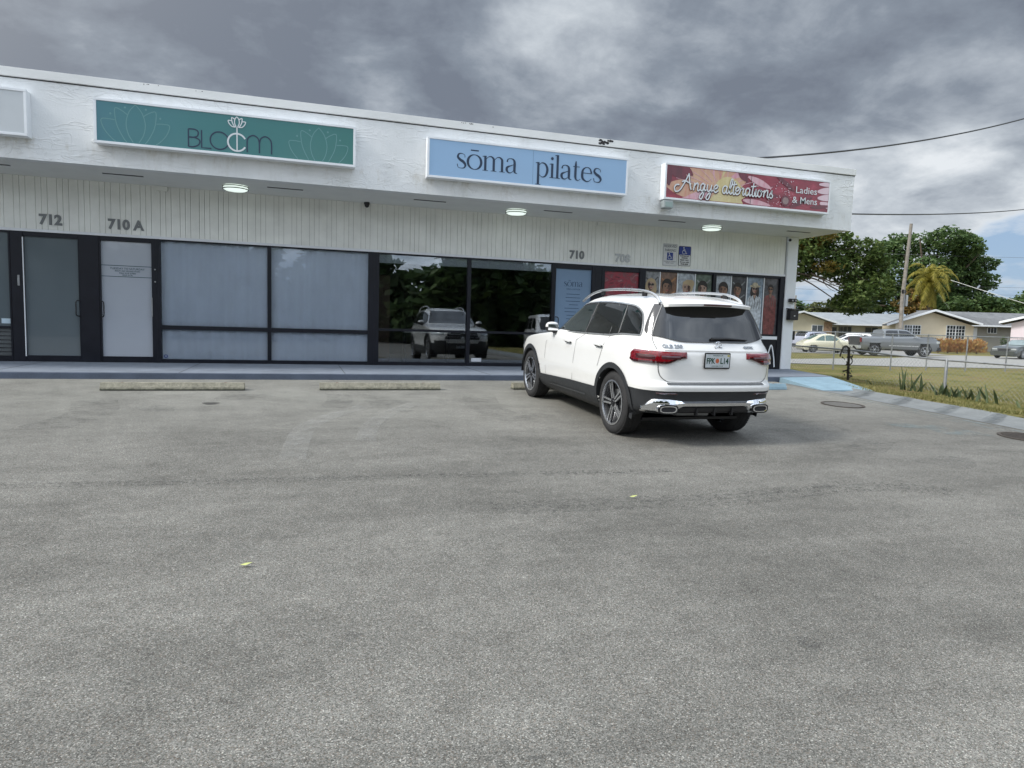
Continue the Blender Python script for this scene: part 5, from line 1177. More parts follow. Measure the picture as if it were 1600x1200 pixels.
        ring(.118, .050, .097, .037, cx - .004, cx - .004, BLACK, tip); ring(.097, .037, .083, .028, cx - .010, cx - .010, CHROME, tip); ring(.083, .028, .077, .024, cx - .010, cx - .004, BLACK, tip)
        MB().add(oval(.079, .026, cx - .005), [tuple(range(28))]).build('outlet', DARK, tip)
    # underside
    MB().box(-.35, 3.3, -.62, .62, .21, .24).build('underbody', BLACK, t)
    MB().tube([(-.3, .3, .33), (-.45, .25, .33), (-.5, -.1, .33)], .055, 10).build('muffler', STEEL, t)
    # wiper
    wp = MB().tube([B.at(1.155, .06, 1, .035), B.at(1.162, .12, -1, .04), B.at(1.150, .40, -1, .03)], [.016, .012, .006], 8).build('rear_wiper', BLACK, t, smooth=True)
    # writing on the tailgate: plane that faces backward
    def rearM(y, z, off=.006): p = B.at(z, abs(y), 1 if y >= 0 else -1, off); return Matrix.Translation(p) @ Matrix(((0, 0, -1, 0), (-1, 0, 0, 0), (0, 1, 0, 0), (0, 0, 0, 1)))
    BADGE = simple('badge_chrome', (.28, .29, .30), .2, .9, var=0)
    def skintext(st_, size, q0, z0, width, off):
        me = textmesh(st_, size, .002, .0012); xs = [v.co.x for v in me.vertices]; k = width / (max(xs) - min(xs)); V = []
        for v in me.vertices: q = q0 - v.co.x * k; V.append(B.at(z0 + v.co.y, abs(q), 1 if q >= 0 else -1, off + v.co.z))
        F = [tuple(p.vertices) for p in me.polygons]; bpy.data.meshes.remove(me); return MB().add(V, F).build('lettering', BADGE, t)
    skintext('GLB 250', .050, .64, 1.052, .225, .006); skintext('4MATIC', .034, -.345, 1.060, .13, .006)
    sx_, sz_ = 0.0, 1.082; px_ = B.at(sz_, 0).x - .014
    mb = MB().tube([(px_ + (.01 if sin(a) > 0 else 0), -.02 + .044 * cos(a), sz_ + .044 * sin(a)) for a in [2 * pi * k / 24 for k in range(24)]], .004, 6, closed=True)
    for a in (90, 210, 330): mb.tube([(px_, -.02, sz_), (px_, -.02 + .044 * cos(radians(a)), sz_ + .044 * sin(radians(a)))], [.006, .002], 6)
    mb.build('rear_emblem', CHROME, t, smooth=True)
    # number plate
    pl = MB().box(-.012, 0, -.162, .162, -.085, .085).build('number_plate', BLACK, t, loc=(-.792, 0.02, .928), bevel=.006)
    MB().box(-.0135, -.0121, -.148, .148, -.071, .071).build('plate_face', simple('plate_white', (.50, .54, .56), .5, var=.1, vscale=15), pl)
    T_ = Matrix(((0, 0, -1, -.0138), (-1, 0, 0, 0), (0, 1, 0, 0), (0, 0, 0, 1)))
    mb = MB(); add_text(mb, 'FPK', .085, Matrix.Translation((0, .138, -.030)) @ T_, .0006, .0025, width=.105); add_text(mb, 'L14', .085, Matrix.Translation((0, -.032, -.030)) @ T_, .0006, .0025, width=.10)
    add_text(mb, 'MYFLORIDA.COM', .02, Matrix.Translation((0, .06, .050)) @ T_, .0004, 0, width=.12); add_text(mb, 'SUNSHINE STATE', .018, Matrix.Translation((0, .07, -.062)) @ T_, .0004, 0, width=.14); mb.build('lettering', simple('plate_green_ink', (.01, .05, .03), .5, var=0), pl)
    mb = MB().add([(-.0142, .004 + .022 * cos(2 * pi * k / 14), .0 + .026 * sin(2 * pi * k / 14)) for k in range(14)], [tuple(range(14))]); mb.build('orange_emblem', simple('plate_orange', (.50, .12, .05), .5, var=0), pl)
    MB().box(-.0138, -.0136, -.144, -.118, .045, .066).build('sticker', simple('plate_sticker', (.45, .40, .1), .5, var=0), pl)
    return t
suv = make_suv()
yw = -.0121; fw = Vector((sin(yw), cos(yw), .04 * cos(yw))).normalized(); lf = Vector((-cos(yw), sin(yw), .04 * sin(yw) * 1.0)).normalized(); up_ = fw.cross(lf).normalized(); lf = up_.cross(fw)
m4 = Matrix((fw, lf, up_)).transposed().to_4x4(); m4.translation = (4.2374, 7.0216, .2812 + .003); suv.matrix_world = m4
# ------------------------------------------------------------------ simpler far vehicles
def far_car(label, top, belt, L_, Wd, paint, wheels, wr, windows, pos, heading, name='parked_car', cat='car', lamps=None, group=None, spoke='ten', zb=.20, hw_roof=.76, glass=None, bed=None, extras=None, bulge=1.0):
    """top: (x,z) silhouette; belt: (x,z) shoulder line; stations are lofted between"""
    t = empty(name, label, cat, group=group)
    def f(tab, x):
        if x <= tab[0][0]: return tab[0][1]
        for a, b in zip(tab, tab[1:]):
            if x <= b[0]: return a[1] + (b[1] - a[1]) * (x - a[0]) / (b[0] - a[0]) if b[0] > a[0] else b[1]
        return tab[-1][1]
    xs = sorted(set([top[0][0] + .001] + [round(L_ * i / 60 + .0005, 4) for i in range(1, 60)] + [p[0] for p in top[1:-1]] + [top[-1][0] - .001]))
    V = []; m_ = 0
    for x in xs:
        zt = f(top, x); zs_ = min(f(belt, x), zt); e = min(x, L_ - x); tp = 1 - .14 * (1 - min(1, e / .55)) ** 2
        w = Wd / 2 * tp; wt = w * (hw_roof if zt > zs_ + .06 else .93 - (.17 * (zt - zs_) / .06)); cab = zt - zs_
        rz = zb + .12 * (1 - min(1, e / .3)) ** 2
        sec = [(0, rz), (w * .90, rz), (w * .97, rz + .12), (w, (rz + zs_) / 2 + .05), (w * .985, zs_ - .10), (w * .95, zs_ - .015), (w * .93 if cab > .06 else w * .86, zs_ + .0), (w * .93 + (wt - w * .93) * .5, zs_ + cab * .5), (wt + .01, zs_ + cab * .86), (wt - .07, zs_ + cab * .97), (wt * .5, zt + .012 * min(1, cab * 3)), (0, zt + .018 * min(1, cab * 3))]
        ring = sec + [(-a, b) for a, b in sec[-2:0:-1]]; m_ = len(ring); V += [(x, a, b) for a, b in ring]
    n = len(xs); F = [(i * m_ + k, i * m_ + (k + 1) % m_, (i + 1) * m_ + (k + 1) % m_, (i + 1) * m_ + k) for i in range(n - 1) for k in range(m_)] + [tuple(range(m_)), tuple((n - 1) * m_ + k for k in range(m_))]
    VV = [Vector(v) for v in V]; bvh = BVHTree.FromPolygons(VV, F)
    keep = []
    for q in F:
        c = sum((VV[i] for i in q), Vector()) / len(q)
        if len(q) < 6 and abs(c.y) > .35 * Wd and any((c.x - wx) ** 2 + (c.z - wr) ** 2 < (wr * 1.13) ** 2 for wx in wheels): continue
        if bed and bed[0] < c.x < bed[1] and c.z > bed[2] and abs(c.y) < Wd * .40: continue
        keep.append(q)
    MB().add(V, keep).build('body', paint, t, smooth=True)
    if bed: MB().box(bed[0], bed[1], -Wd * .42, Wd * .42, bed[2] - .45, bed[2] - .40).build('bed', BLACK, t); MB().box(bed[0] + .02, bed[1] - .03, -Wd * .41, Wd * .41, bed[2] - .40, bed[2] + .012).build('bed_cover', BLACK, t)
    for wx in wheels:
        for s in (1, -1):
            P = arc(wx, wr, wr * 1.07, -5, 185, 16) + arc(wx, wr, wr * 1.19, 185, -5, 16); v, g = projpanel(bvh, P, s, .012, .08); MB().add(v, g).build('wheel_arch', paint if not bed else BLACK, t, smooth=True)
            MB().add([(wx + wr * 1.14 * cos(a), s * y, wr + wr * 1.14 * sin(a)) for a in [pi * k / 12 for k in range(-1, 14)] for y in (Wd * .24, Wd * .47)], [(2 * i, 2 * i + 1, 2 * i + 3, 2 * i + 2) for i in range(14)]).build('wheel_well', BLACK, t)
            wheel(t, wx, s * (Wd / 2 - .03), wr, wr * .68, .20, s, spoke, False)
    MB().box(.4, L_ - .4, -Wd * .36, Wd * .36, zb - .02, zb + .04).build('underbody', BLACK, t)
    for s in (1, -1):
        for P in windows: v, g = projpanel(bvh, P, s, .012, .1); MB().add(v, g).build('window', glass or CGF, t, smooth='all')
    # windscreen and rear window follow the slope between belt and roof
    def slope(x0, x1, nm):
        Vv = []
        for i in range(9):
            x = x0 + (x1 - x0) * i / 8
            for j in range(9): 
                y = (j / 8 * 2 - 1) * (Wd * .5 * (.90 - (.90 - hw_roof) * abs(i / 8 if x1 > x0 and nm == 'rear_window' else 1 - i / 8)) * .86); h = bvh.ray_cast(Vector((x, y, 4)), Vector((0, 0, -1)))[0]; Vv.append((x, y, (h.z if h else 1) + .012))
        MB().add(Vv, [(i * 9 + j, i * 9 + j + 1, (i + 1) * 9 + j + 1, (i + 1) * 9 + j) for i in range(8) for j in range(8)]).build(nm, glass or CGF, t, smooth='all')
    if extras:
        for a in extras.get('slopes', []): slope(*a)
        for nm, mat, b in extras.get('boxes', []): MB().box(*b).build(nm, mat, t, bevel=.02)
        for nm, mat, P in extras.get('panels', []):
            for s in (1, -1): v, g = projpanel(bvh, P, s, .014, .1); MB().add(v, g).build(nm, mat, t, smooth='all')
    for s in (1, -1):
        MB().obox((extras.get('mx', L_ * .6) if extras else L_ * .6, s * (Wd / 2 + .06), (extras or {}).get('mz', 1.0)), (.07, 0, 0), (0, .09, 0), (0, 0, .07)).build('mirror', (extras or {}).get('mm', paint), t, bevel=.03)
    t.location = pos; t.rotation_euler = (0, 0, heading); return t
def hd(du, dv): w = BG(du, dv); return math.atan2(w.y, w.x)
TRK = m_paint('grey_truck_paint', (.16, .172, .182), .15, .28, .25); CREAM = m_paint('cream_car_paint', (.60, .58, .44), .1, .25); SILV = m_paint('silver_blue_car_paint', (.40, .42, .50), .1, .28, .3); DKG = m_paint('dark_green_grey_car_paint', (.035, .042, .04), .1, .2); WHI = m_paint('far_white_car_paint', (.74, .75, .76), .08, .25)
# pickup: length 5.9, nose toward +u
far_car('long grey crew-cab pickup truck with black grille parked across the street', [(0, .95), (.01, 1.34), (.08, 1.38), (1.55, 1.40), (1.60, 1.42), (1.66, 1.86), (1.82, 1.93), (2.6, 1.955), (3.25, 1.93), (3.42, 1.88), (4.12, 1.46), (4.3, 1.42), (5.1, 1.40), (5.40, 1.35), (5.52, 1.22), (5.6, .8)],
        [(0, 1.30), (1.6, 1.34), (4.1, 1.40), (5.1, 1.36), (5.45, 1.24), (5.6, .8)], 5.6, 2.03, TRK, (1.02, 4.55), .42, [[(1.76, 1.44), (1.82, 1.82), (2.0, 1.85), (2.62, 1.86), (2.64, 1.43)], [(2.72, 1.43), (2.72, 1.86), (3.2, 1.84), (3.42, 1.76), (3.88, 1.44)]],
        BG(25.1, 49.6, .03), hd(1, -.05), 'pickup_truck', 'truck', spoke='six', zb=.42, bed=(.12, 1.52, 1.31), glass=CGL, extras=dict(slopes=[(4.12, 3.44, 'windscreen')], mx=3.8, mz=1.44, mm=ALU,
        boxes=[('tailgate', BLACK, (-.035, .02, -.90, .90, .74, 1.33)), ('grille', BLACK, (5.46, 5.66, -.80, .80, .74, 1.24)), ('bumper', BLACK, (5.42, 5.70, -.93, .93, .45, .72)), ('headlight', HEADL, (5.30, 5.56, -.98, -.74, .98, 1.16)), ('headlight', HEADL, (5.30, 5.56, .74, .98, .98, 1.16)), ('bumper', ALU, (-.12, .08, -.95, .95, .50, .70)), ('tail_lamp', REDL, (-.03, .08, -1.0, -.88, .95, 1.28)), ('tail_lamp', REDL, (-.03, .08, .88, 1.0, .95, 1.28))],
        panels=[('door_trim', ALU, [(2.0, .72), (2.0, .79), (4.1, .79), (4.1, .72)]), ('side_step', BLACK, [(1.75, .43), (1.75, .50), (4.2, .50), (4.2, .43)])]))
# rounded small coupe, cream
far_car('rounded cream two-door coupe parked behind the fence, left of the grey pickup', [(0, .55), (.02, .75), (.3, .93), (.75, 1.14), (1.2, 1.36), (1.7, 1.475), (2.15, 1.49), (2.5, 1.43), (2.85, 1.23), (3.1, 1.04), (3.5, .97), (3.85, .84), (4.05, .68), (4.08, .55)],
        [(0, .72), (.6, .86), (1.2, .92), (3.1, .95), (3.6, .90), (4.0, .68)], 4.08, 1.72, CREAM, (.80, 3.30), .32, [[(.95, .96), (1.25, 1.20), (1.55, 1.35), (1.66, 1.36), (1.66, .95)], [(1.72, .95), (1.72, 1.37), (2.1, 1.39), (2.4, 1.33), (2.72, 1.10), (2.80, .97)]],
        BG(22.75, 53.6, 0), hd(1, -.04), spoke='ten', glass=simple('greenish_car_glass', (.10, .16, .15), .05, var=.2, coat=.5), extras=dict(slopes=[(3.02, 2.5, 'windscreen'), (.5, 1.2, 'rear_window')], mx=2.65, mz=.98, boxes=[('bumper', CREAM, (-.05, .2, -.72, .72, .35, .52)), ('headlight', HEADL, (3.86, 4.0, -.62, -.38, .58, .76)), ('headlight', HEADL, (3.86, 4.0, .38, .62, .58, .76)), ('tail_lamp', REDL, (.02, .12, -.68, -.5, .62, .76)), ('tail_lamp', REDL, (.02, .12, .5, .68, .62, .76))], mm=CREAM))
SUVT = [(0, .6), (.02, 1.0), (.10, 1.15), (.28, 1.48), (.45, 1.60), (1.2, 1.66), (2.0, 1.655), (2.5, 1.58), (3.1, 1.18), (3.4, 1.08), (4.0, 1.0), (4.35, .84), (4.45, .6)]; SUVB = [(0, 1.0), (3.2, 1.03), (4.0, .96), (4.4, .7)]
SUVW = [[(.38, 1.14), (.55, 1.42), (.95, 1.50), (.98, 1.10)], [(1.04, 1.10), (1.04, 1.51), (1.85, 1.52), (1.88, 1.08)], [(1.95, 1.08), (1.93, 1.52), (2.4, 1.47), (2.95, 1.10)]]
def sx(): return dict(slopes=[(3.12, 2.52, 'windscreen'), (.12, .42, 'rear_window')], mx=2.75, mz=1.08, boxes=[('tail_lamp', REDL, (-.01, .12, -.90, -.62, .88, 1.04)), ('tail_lamp', REDL, (-.01, .12, .62, .90, .88, 1.04)), ('headlight', HEADL, (4.2, 4.36, -.82, -.5, .72, .86)), ('headlight', HEADL, (4.2, 4.36, .5, .82, .72, .86)), ('bumper', BLACK, (-.04, .2, -.8, .8, .36, .52))])
far_car('silver blue crossover parked furthest left in front of the left house', SUVT, SUVB, 4.45, 1.85, SILV, (.85, 3.50), .35, SUVW, BG(25.6, 60.5, .02), hd(.93, .35), glass=CGL, extras=sx())
far_car('white hatchback parked between the cream coupe and the left house', SUVT, SUVB, 4.3, 1.8, WHI, (.85, 3.40), .33, SUVW, BG(34.2, 63.5, .02), hd(-.75, .66), glass=CGF, extras=sx())
SEDT = [(0, .6), (.02, .92), (.15, 1.02), (.9, 1.08), (1.55, 1.42), (2.1, 1.47), (2.7, 1.43), (3.45, 1.02), (4.4, .94), (4.85, .80), (4.95, .55)]; SEDB = [(0, .92), (.9, .98), (3.4, .98), (4.5, .9), (4.9, .7)]
SEDW = [[(1.05, 1.03), (1.5, 1.33), (1.62, 1.36), (1.62, 1.02)], [(1.68, 1.02), (1.68, 1.37), (2.28, 1.37), (2.3, 1.02)], [(2.36, 1.02), (2.34, 1.37), (2.62, 1.34), (3.25, 1.02)]]
def sd_(): return dict(slopes=[(3.42, 2.74, 'windscreen'), (.92, 1.5, 'rear_window')], mx=3.05, mz=1.02, boxes=[('headlight', HEADL, (4.72, 4.90, -.84, -.48, .62, .76)), ('headlight', HEADL, (4.72, 4.90, .48, .84, .62, .76)), ('grille', BLACK, (4.80, 4.95, -.4, .4, .55, .74)), ('bumper', BLACK, (4.78, 5.0, -.78, .78, .30, .46)), ('tail_lamp', REDL, (-.01, .1, -.86, -.5, .72, .88)), ('tail_lamp', REDL, (-.01, .1, .5, .86, .72, .88))])
far_car('white sedan parked just left of the grey pickup bed', SEDT, SEDB, 4.9, 1.85, WHI, (1.0, 3.95), .33, SEDW, BG(31.2, 57.5, .02), hd(-.97, .2), glass=CGL, extras=sd_())
far_car('white sedan nose seen beside the white corner post of the building', SEDT, SEDB, 4.9, 1.85, WHI, (1.0, 3.95), .33, SEDW, BG(17.6, 56, .0), hd(1, -.12), glass=CGL, extras=sd_())
far_car('dark green-grey sedan parked at the right edge, facing left', SEDT, SEDB, 5.2, 1.95, DKG, (1.05, 4.1), .35, SEDW, BG(41.6, 53.2, .03), hd(-.86, -.42), glass=simple('pale_reflecting_glass', (.20, .25, .25), .05, var=.2, coat=.5), extras=sd_())
far_car('dark sedan almost hidden behind the orange hedge and the pickup nose', SEDT, SEDB, 4.8, 1.85, DKG, (1.0, 3.9), .33, SEDW, BG(45.2, 70.5, .02), hd(-.98, -.1), glass=CGL, extras=sd_())
# ------------------------------------------------------------------ houses across the street
def bgmb(): return MB()
HM = {}
ROOFG = MT('grey_shingle_roof'); c_ = ROOFG.noise(1.2, 5, .6); d_ = ROOFG.noise(14, 3, .6); ROOFG.col(ROOFG.mix(1., ROOFG.ramp(c_, [(.3, (.12, .125, .13)), (.7, (.19, .195, .20))]), ROOFG.ramp(d_, [(.3, .8), (.7, 1.15)]), 'MULTIPLY')); ROOFG.set(Roughness=.9); ROOFG = ROOFG.m
ROOFL = simple('pale_grey_tile_roof', (.25, .27, .285), .85, var=.12, vscale=1.5); ROOFB = simple('beige_roof', (.42, .38, .32), .85, var=.1)
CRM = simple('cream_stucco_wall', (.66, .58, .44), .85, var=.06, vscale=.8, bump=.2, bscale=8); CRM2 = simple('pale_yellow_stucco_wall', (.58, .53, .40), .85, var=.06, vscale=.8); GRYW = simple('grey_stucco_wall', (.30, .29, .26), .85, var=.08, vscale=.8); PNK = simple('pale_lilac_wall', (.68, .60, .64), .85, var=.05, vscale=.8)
HG = simple('dark_house_window', (.03, .04, .045), .1, var=.3, vscale=2, coat=.4)
def loc(o): o.location = (0, 0, 0); return o
class H:
    """house built in its own frame: u right, v away, z up, placed on the far frame"""
    def __init__(s, label, u, v, cat='house', rot=0, name='house'):
        s.t = empty(name, label, cat, BG(u, v, 0), hd(1, 0) + rot)
    def wall(s, mb, mat, name='wall'): return mb.build(name, mat, s.t)
    def window(s, x0, x1, z0, z1, y, nx, nz, frame=WHITE, bars=True):
        w = .055; mb = MB(); mb.box(x0 - w, x1 + w, y - .05, y, z1, z1 + w).box(x0 - w, x1 + w, y - .07, y, z0 - w, z0).box(x0 - w, x0, y - .05, y, z0, z1).box(x1, x1 + w, y - .05, y, z0, z1)
        if bars:
            b = .022
            for i in range(1, nx): x = x0 + (x1 - x0) * i / nx; bb = b * (2.4 if (nx > 4 and i == nx // 2) else 1); mb.box(x - bb, x + bb, y - .045, y - .012, z0, z1)
            for k in range(1, nz): z = z0 + (z1 - z0) * k / nz; mb.box(x0, x1, y - .04, y - .014, z - b, z + b)
        f = mb.build('window', frame, s.t); MB().box(x0, x1, y - .012, y - .003, z0, z1).build('pane', HG, f); return f
def gable(mb, x0, x1, xp, ze, zp, y0, y1): mb.prism([(x0, 0), (x1, 0), (x1, ze), (xp, zp), (x0, ze)], lambda a, b: (a, y0, b), lambda a, b: (a, y1, b)); return mb
def slab(mb, P, th=.14): # roof slab through four 3D points, thickened downward
    return mb.add([p for p in P] + [(a, b, c - th) for a, b, c in P], [(0, 1, 2, 3), (7, 6, 5, 4)] + [(i, i + 4, (i + 1) % 4 + 4, (i + 1) % 4) for i in range(4)])
# cream house with grey roof, gable toward us  (origin u=41.6 v=74)
h = H('cream house with grey shingle roof and white trimmed gable, behind the orange hedge', 41.8, 74)
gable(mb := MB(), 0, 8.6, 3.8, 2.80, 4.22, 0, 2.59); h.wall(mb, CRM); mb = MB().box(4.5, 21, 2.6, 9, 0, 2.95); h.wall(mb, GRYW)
mb = MB(); slab(mb, [(3.8, -.75, 4.45), (-1.3, -.75, 2.72), (-.9, 1.0, 2.72), (4.2, 2.6, 4.45)]); slab(mb, [(3.8, -.75, 4.45), (9.0, -.75, 3.06), (9.0, 1.9, 3.06), (4.2, 3.4, 4.45)]); mb.build('roof', ROOFG, h.t)
rf = MB(); rf.add([(3.85, 3.0, 4.44), (21, 5.5, 4.55), (21, 1.8, 2.98), (8.8, 1.8, 2.98), (3.85, 3.0, 4.30), (21, 5.5, 4.40), (21, 1.8, 2.86), (8.8, 1.8, 2.86)], [(0, 1, 2, 3), (7, 6, 5, 4), (3, 2, 6, 7), (1, 2, 6, 5)]); ro = rf.build('roof', ROOFG, h.t)
mb = MB(); slab(mb, [(3.8, -.80, 4.50), (-1.35, -.80, 2.77), (-1.35, -.72, 2.77), (3.8, -.72, 4.50)], .22); slab(mb, [(3.8, -.80, 4.50), (9.05, -.80, 3.10), (9.05, -.72, 3.10), (3.8, -.72, 4.50)], .22); mb.box(9.0, 21, 1.70, 1.79, 2.84, 3.0); mb.build('fascia', WHITE, h.t)
MB().lathe([(.09, 2.9), (.09, 4.0), (0, 4.0)], 10, Matrix.Translation((11.5, 3.2, 0))).build('chimney', STEEL, ro); MB().lathe([(.05, 2.9), (.05, 3.8), (0, 3.8)], 10, Matrix.Translation((11.1, 3.0, 0))).build('vent_pipe', STEEL, ro)
h.window(1.0, 2.75, 1.75, 2.68, 0, 6, 3); h.window(5.65, 7.6, .95, 2.78, 0, 6, 5)
d = MB().box(9.75, 10.75, 2.54, 2.6, .08, 2.72).build('door', WHITE, h.t); MB().box(9.6, 10.9, 2.50, 2.597, .0, .08).build('step', CONC, h.t); MB().box(10.6, 10.66, 2.48, 2.54, 1.2, 1.3).build('handle', STEEL, d); h.window(11.95, 12.95, 2.15, 2.75, 2.6, 3, 1)
MB().box(8.9, 9.05, 2.5, 2.6, .4, 2.6).build('meter_box', STEEL, h.t)
# left house
h = H('low pale yellow house with light grey roof, at left behind the parked cars', 32.6, 80)
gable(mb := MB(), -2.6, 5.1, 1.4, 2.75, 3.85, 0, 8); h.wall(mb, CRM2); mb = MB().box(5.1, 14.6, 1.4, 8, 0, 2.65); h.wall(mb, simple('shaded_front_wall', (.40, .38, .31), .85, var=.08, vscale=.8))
mb = MB(); slab(mb, [(1.4, -.6, 4.08), (-3.0, -.6, 2.80), (-3.0, 3, 2.80), (1.4, 3.5, 4.08)]); slab(mb, [(1.4, -.6, 4.08), (5.5, -.6, 2.80), (5.5, 1.0, 2.80), (1.4, 3.5, 4.08)]); mb.build('roof', ROOFL, h.t)
rf = MB(); rf.add([(1.4, 3.4, 4.07), (16.0, 5.0, 4.22), (16.0, .5, 2.76), (5.3, .5, 2.78), (1.4, 3.4, 3.95), (16.0, 5.0, 4.08), (16.0, .5, 2.64), (5.3, .5, 2.66)], [(0, 1, 2, 3), (7, 6, 5, 4), (3, 2, 6, 7)]); rf.build('roof', ROOFL, h.t)
mb = MB(); slab(mb, [(1.4, -.66, 4.12), (-3.05, -.66, 2.84), (-3.05, -.58, 2.84), (1.4, -.58, 4.12)], .18); slab(mb, [(1.4, -.66, 4.12), (5.55, -.66, 2.84), (5.55, -.58, 2.84), (1.4, -.58, 4.12)], .18); mb.box(5.5, 16, .42, .49, 2.60, 2.78); mb.build('fascia', WHITE, h.t)
h.window(2.75, 4.0, 1.55, 2.45, 0, 2, 1); MB().box(4.15, 5.09, -.08, -.003, 0, 2.9).build('stone_panel', simple('brown_ledge_stone', (.30, .20, .13), .9, var=.4, vscale=4), h.t)
MB().box(5.35, 6.3, 1.32, 1.39, .05, 2.3).build('door', HG, h.t); h.window(6.6, 8.1, 1.2, 2.4, 1.4, 3, 1, GRYW); h.window(9.8, 11.3, 1.3, 2.4, 1.4, 2, 1, GRYW)
# house at the right edge
h = H('pale lilac house with white fascia, cut by the right edge', 48.6, 66, rot=-.66)
gable(mb := MB(), 0, 12, 6, 3.05, 5.0, 0, 9); h.wall(mb, PNK)
mb = MB(); slab(mb, [(6, -.6, 5.15), (-.95, -.6, 3.18), (-.95, 9, 3.18), (6, 9, 5.15)]); slab(mb, [(6, -.6, 5.15), (13, -.6, 3.18), (13, 9, 3.18), (6, 9, 5.15)]); mb.build('roof', ROOFG, h.t); mb = MB(); slab(mb, [(6, -.66, 5.2), (-1.0, -.66, 3.22), (-1.0, -.58, 3.22), (6, -.58, 5.2)], .22); mb.build('fascia', WHITE, h.t); h.window(4, 6, 1.2, 2.4, 0, 4, 3)
# beige roof behind the left house
h = H('distant low house with beige roof peeking over the left house', 33.5, 104); mb = MB().box(-3, 7.5, 0, 8, 0, 3.2); h.wall(mb, CRM2); mb = MB(); slab(mb, [(-3.5, -.5, 3.3), (8.6, -.5, 3.3), (6.0, 4, 4.85), (-2, 4, 4.85)]); slab(mb, [(-3.5, 8.5, 3.3), (8.6, 8.5, 3.3), (6.0, 4, 4.86), (-2, 4, 4.86)]); mb.build('roof', ROOFB, h.t)
# ------------------------------------------------------------------ utility pole and wires
WOODP = simple('weathered_pole_wood', (.21, .19, .165), .9, var=.3, vscale=3, bump=.3)
pb = BG(37.9, 66, 0); t = empty('utility_pole', 'tall leaning wooden utility pole between the two cream houses', 'pole', pb)
q = BG(.25, 0, 12.3); MB().tube([(0, 0, -.3), (-.15, .05, 5), (q.x * .35, q.y, 12.3)], [.22, .19, .14], 12).build('pole', WOODP, t, smooth=True)
MB().box(.14, .42, -.12, .12, 4.4, 5.5).build('equipment_box', simple('grey_utility_box', (.38, .39, .39), .6), t, bevel=.03); MB().box(-.35, .1, -.14, .02, 5.6, 6.0).build('cable_terminal', BLACK, t, bevel=.04); MB().tube([(-.02, -.2, .2), (-.16, -.17, 5.6)], .035, 6).build('conduit', STEEL, t)
def wire(name, label, a, b, sag, r, mat=BLACK, cat='wire', group=None):
    a, b = Vector(a), Vector(b); P = []
    for i in range(25): s_ = i / 24; p = a.lerp(b, s_); p.z -= sag * 4 * s_ * (1 - s_); P.append(p)
    return tag(MB().tube(P, r, 6).build(name, mat, smooth=True), label, cat, group)
GALV = simple('pale_guy_wire', (.35, .36, .34), .5, .3)
top = pb + Vector((0, 0, 5.9))
wire('guy_wire', 'pale steel guy wire slanting down right from the utility pole', BG(42.3, 66, 7.05), BG(48.4, 57, 3.1), .05, .03, GALV)
wire('service_wire', 'thin pale wire from the palm crown down to the grey roof', BG(45.0, 72, 6.1), BG(46.9, 73, 4.6), .03, .015, GALV)
for k, (z0, z1) in enumerate(((12.6, 12.3), (8.6, 8.4), (7.6, 7.5))):
    wire('power_line', ['topmost distant thin power line at right', 'middle distant thin power line at right', 'lowest distant thin power line at right'][k], BG(38, 92 + k, z0), BG(110, 92 + k, z1 + 1), .4, .018, simple('distant_wire', (.12, .12, .13), .6), group='distant power lines')
for k, z in enumerate((6.2, 5.3)): wire('telephone_line', ['upper thin line seen under the left tree', 'lower thin line seen under the left tree'][k], BG(30, 95, z), BG(52, 95, z + .2), .25, .018, simple('distant_wire', (.12, .12, .13), .6), group='lines under the left tree')
wire('overhead_cable', 'thick black cable rising from the roof corner to the upper right', (9.4, 13.0, 5.30), (26, 17.2, 9.9), .35, .022)
wire('overhead_cable', 'black cable running level to the right from the building side', (12.12, 13.3, 4.36), (40, 25.5, 9.1), .3, .018)
t = empty('service_pole', 'thin distant pole above the left house roof', 'pole', BG(41.5, 100, 0)); MB().tube([(0, 0, 0), (0, 0, 7.0)], .09, 8).build('pole', WOODP, t)
# ------------------------------------------------------------------ chain link fences
MESHM = simple('fence_wire', (.24, .25, .25), .6, .5, var=0)
def chain(t, x0, y0, x1, y1, zb0, zb1, h0, h1, pitch, r, mat=MESHM):
    """woven wire: two sets of diagonals as thin three-sided rods"""
    Lg = sqrt((x1 - x0) ** 2 + (y1 - y0) ** 2); dx, dy = (x1 - x0) / Lg, (y1 - y0) / Lg; mb = MB()
    def P(s, k): zb = zb0 + (zb1 - zb0) * s / Lg; zt = h0 + (h1 - h0) * s / Lg; return Vector((x0 + dx * s, y0 + dy * s, zb + (zt - zb) * k))
    hh = ((h0 - zb0) + (h1 - zb1)) / 2; n = int((Lg + hh) / pitch); nx, ny = -dy * r, dx * r
    for dsg in (1, -1):
        for i in range(n):
            s0 = -hh + i * pitch + (0 if dsg > 0 else hh); s1 = s0 + hh * dsg; k0, k1 = 0., 1.
            a, b = s0, s1
            lo_, hi_ = (0, Lg)
            def cl(s, k, s2, k2):
                if s < lo_: t_ = (lo_ - s) / (s2 - s); return lo_, k + (k2 - k) * t_
                if s > hi_: t_ = (hi_ - s) / (s2 - s); return hi_, k + (k2 - k) * t_
                return s, k
            if max(a, b) <= lo_ or min(a, b) >= hi_: continue
            A = cl(a, 0., b, 1.); B_ = cl(b, 1., a, 0.)
            p, q_ = P(*A), P(*B_); mb.add([p + Vector((nx, ny, 0)), p - Vector((nx, ny, 0)), p + Vector((0, 0, 2 * r)), q_ + Vector((nx, ny, 0)), q_ - Vector((nx, ny, 0)), q_ + Vector((0, 0, 2 * r))], [(0, 1, 4, 3), (1, 2, 5, 4), (2, 0, 3, 5)])
    return mb.build('wire_mesh', mat, t, fixn=False)
t = empty('chain_link_fence', 'low chain link fence beside the lot, with weeds along its foot', 'fence', (13.6, 7.5, 0)); ofs = Vector((-13.6, -7.5, 0))
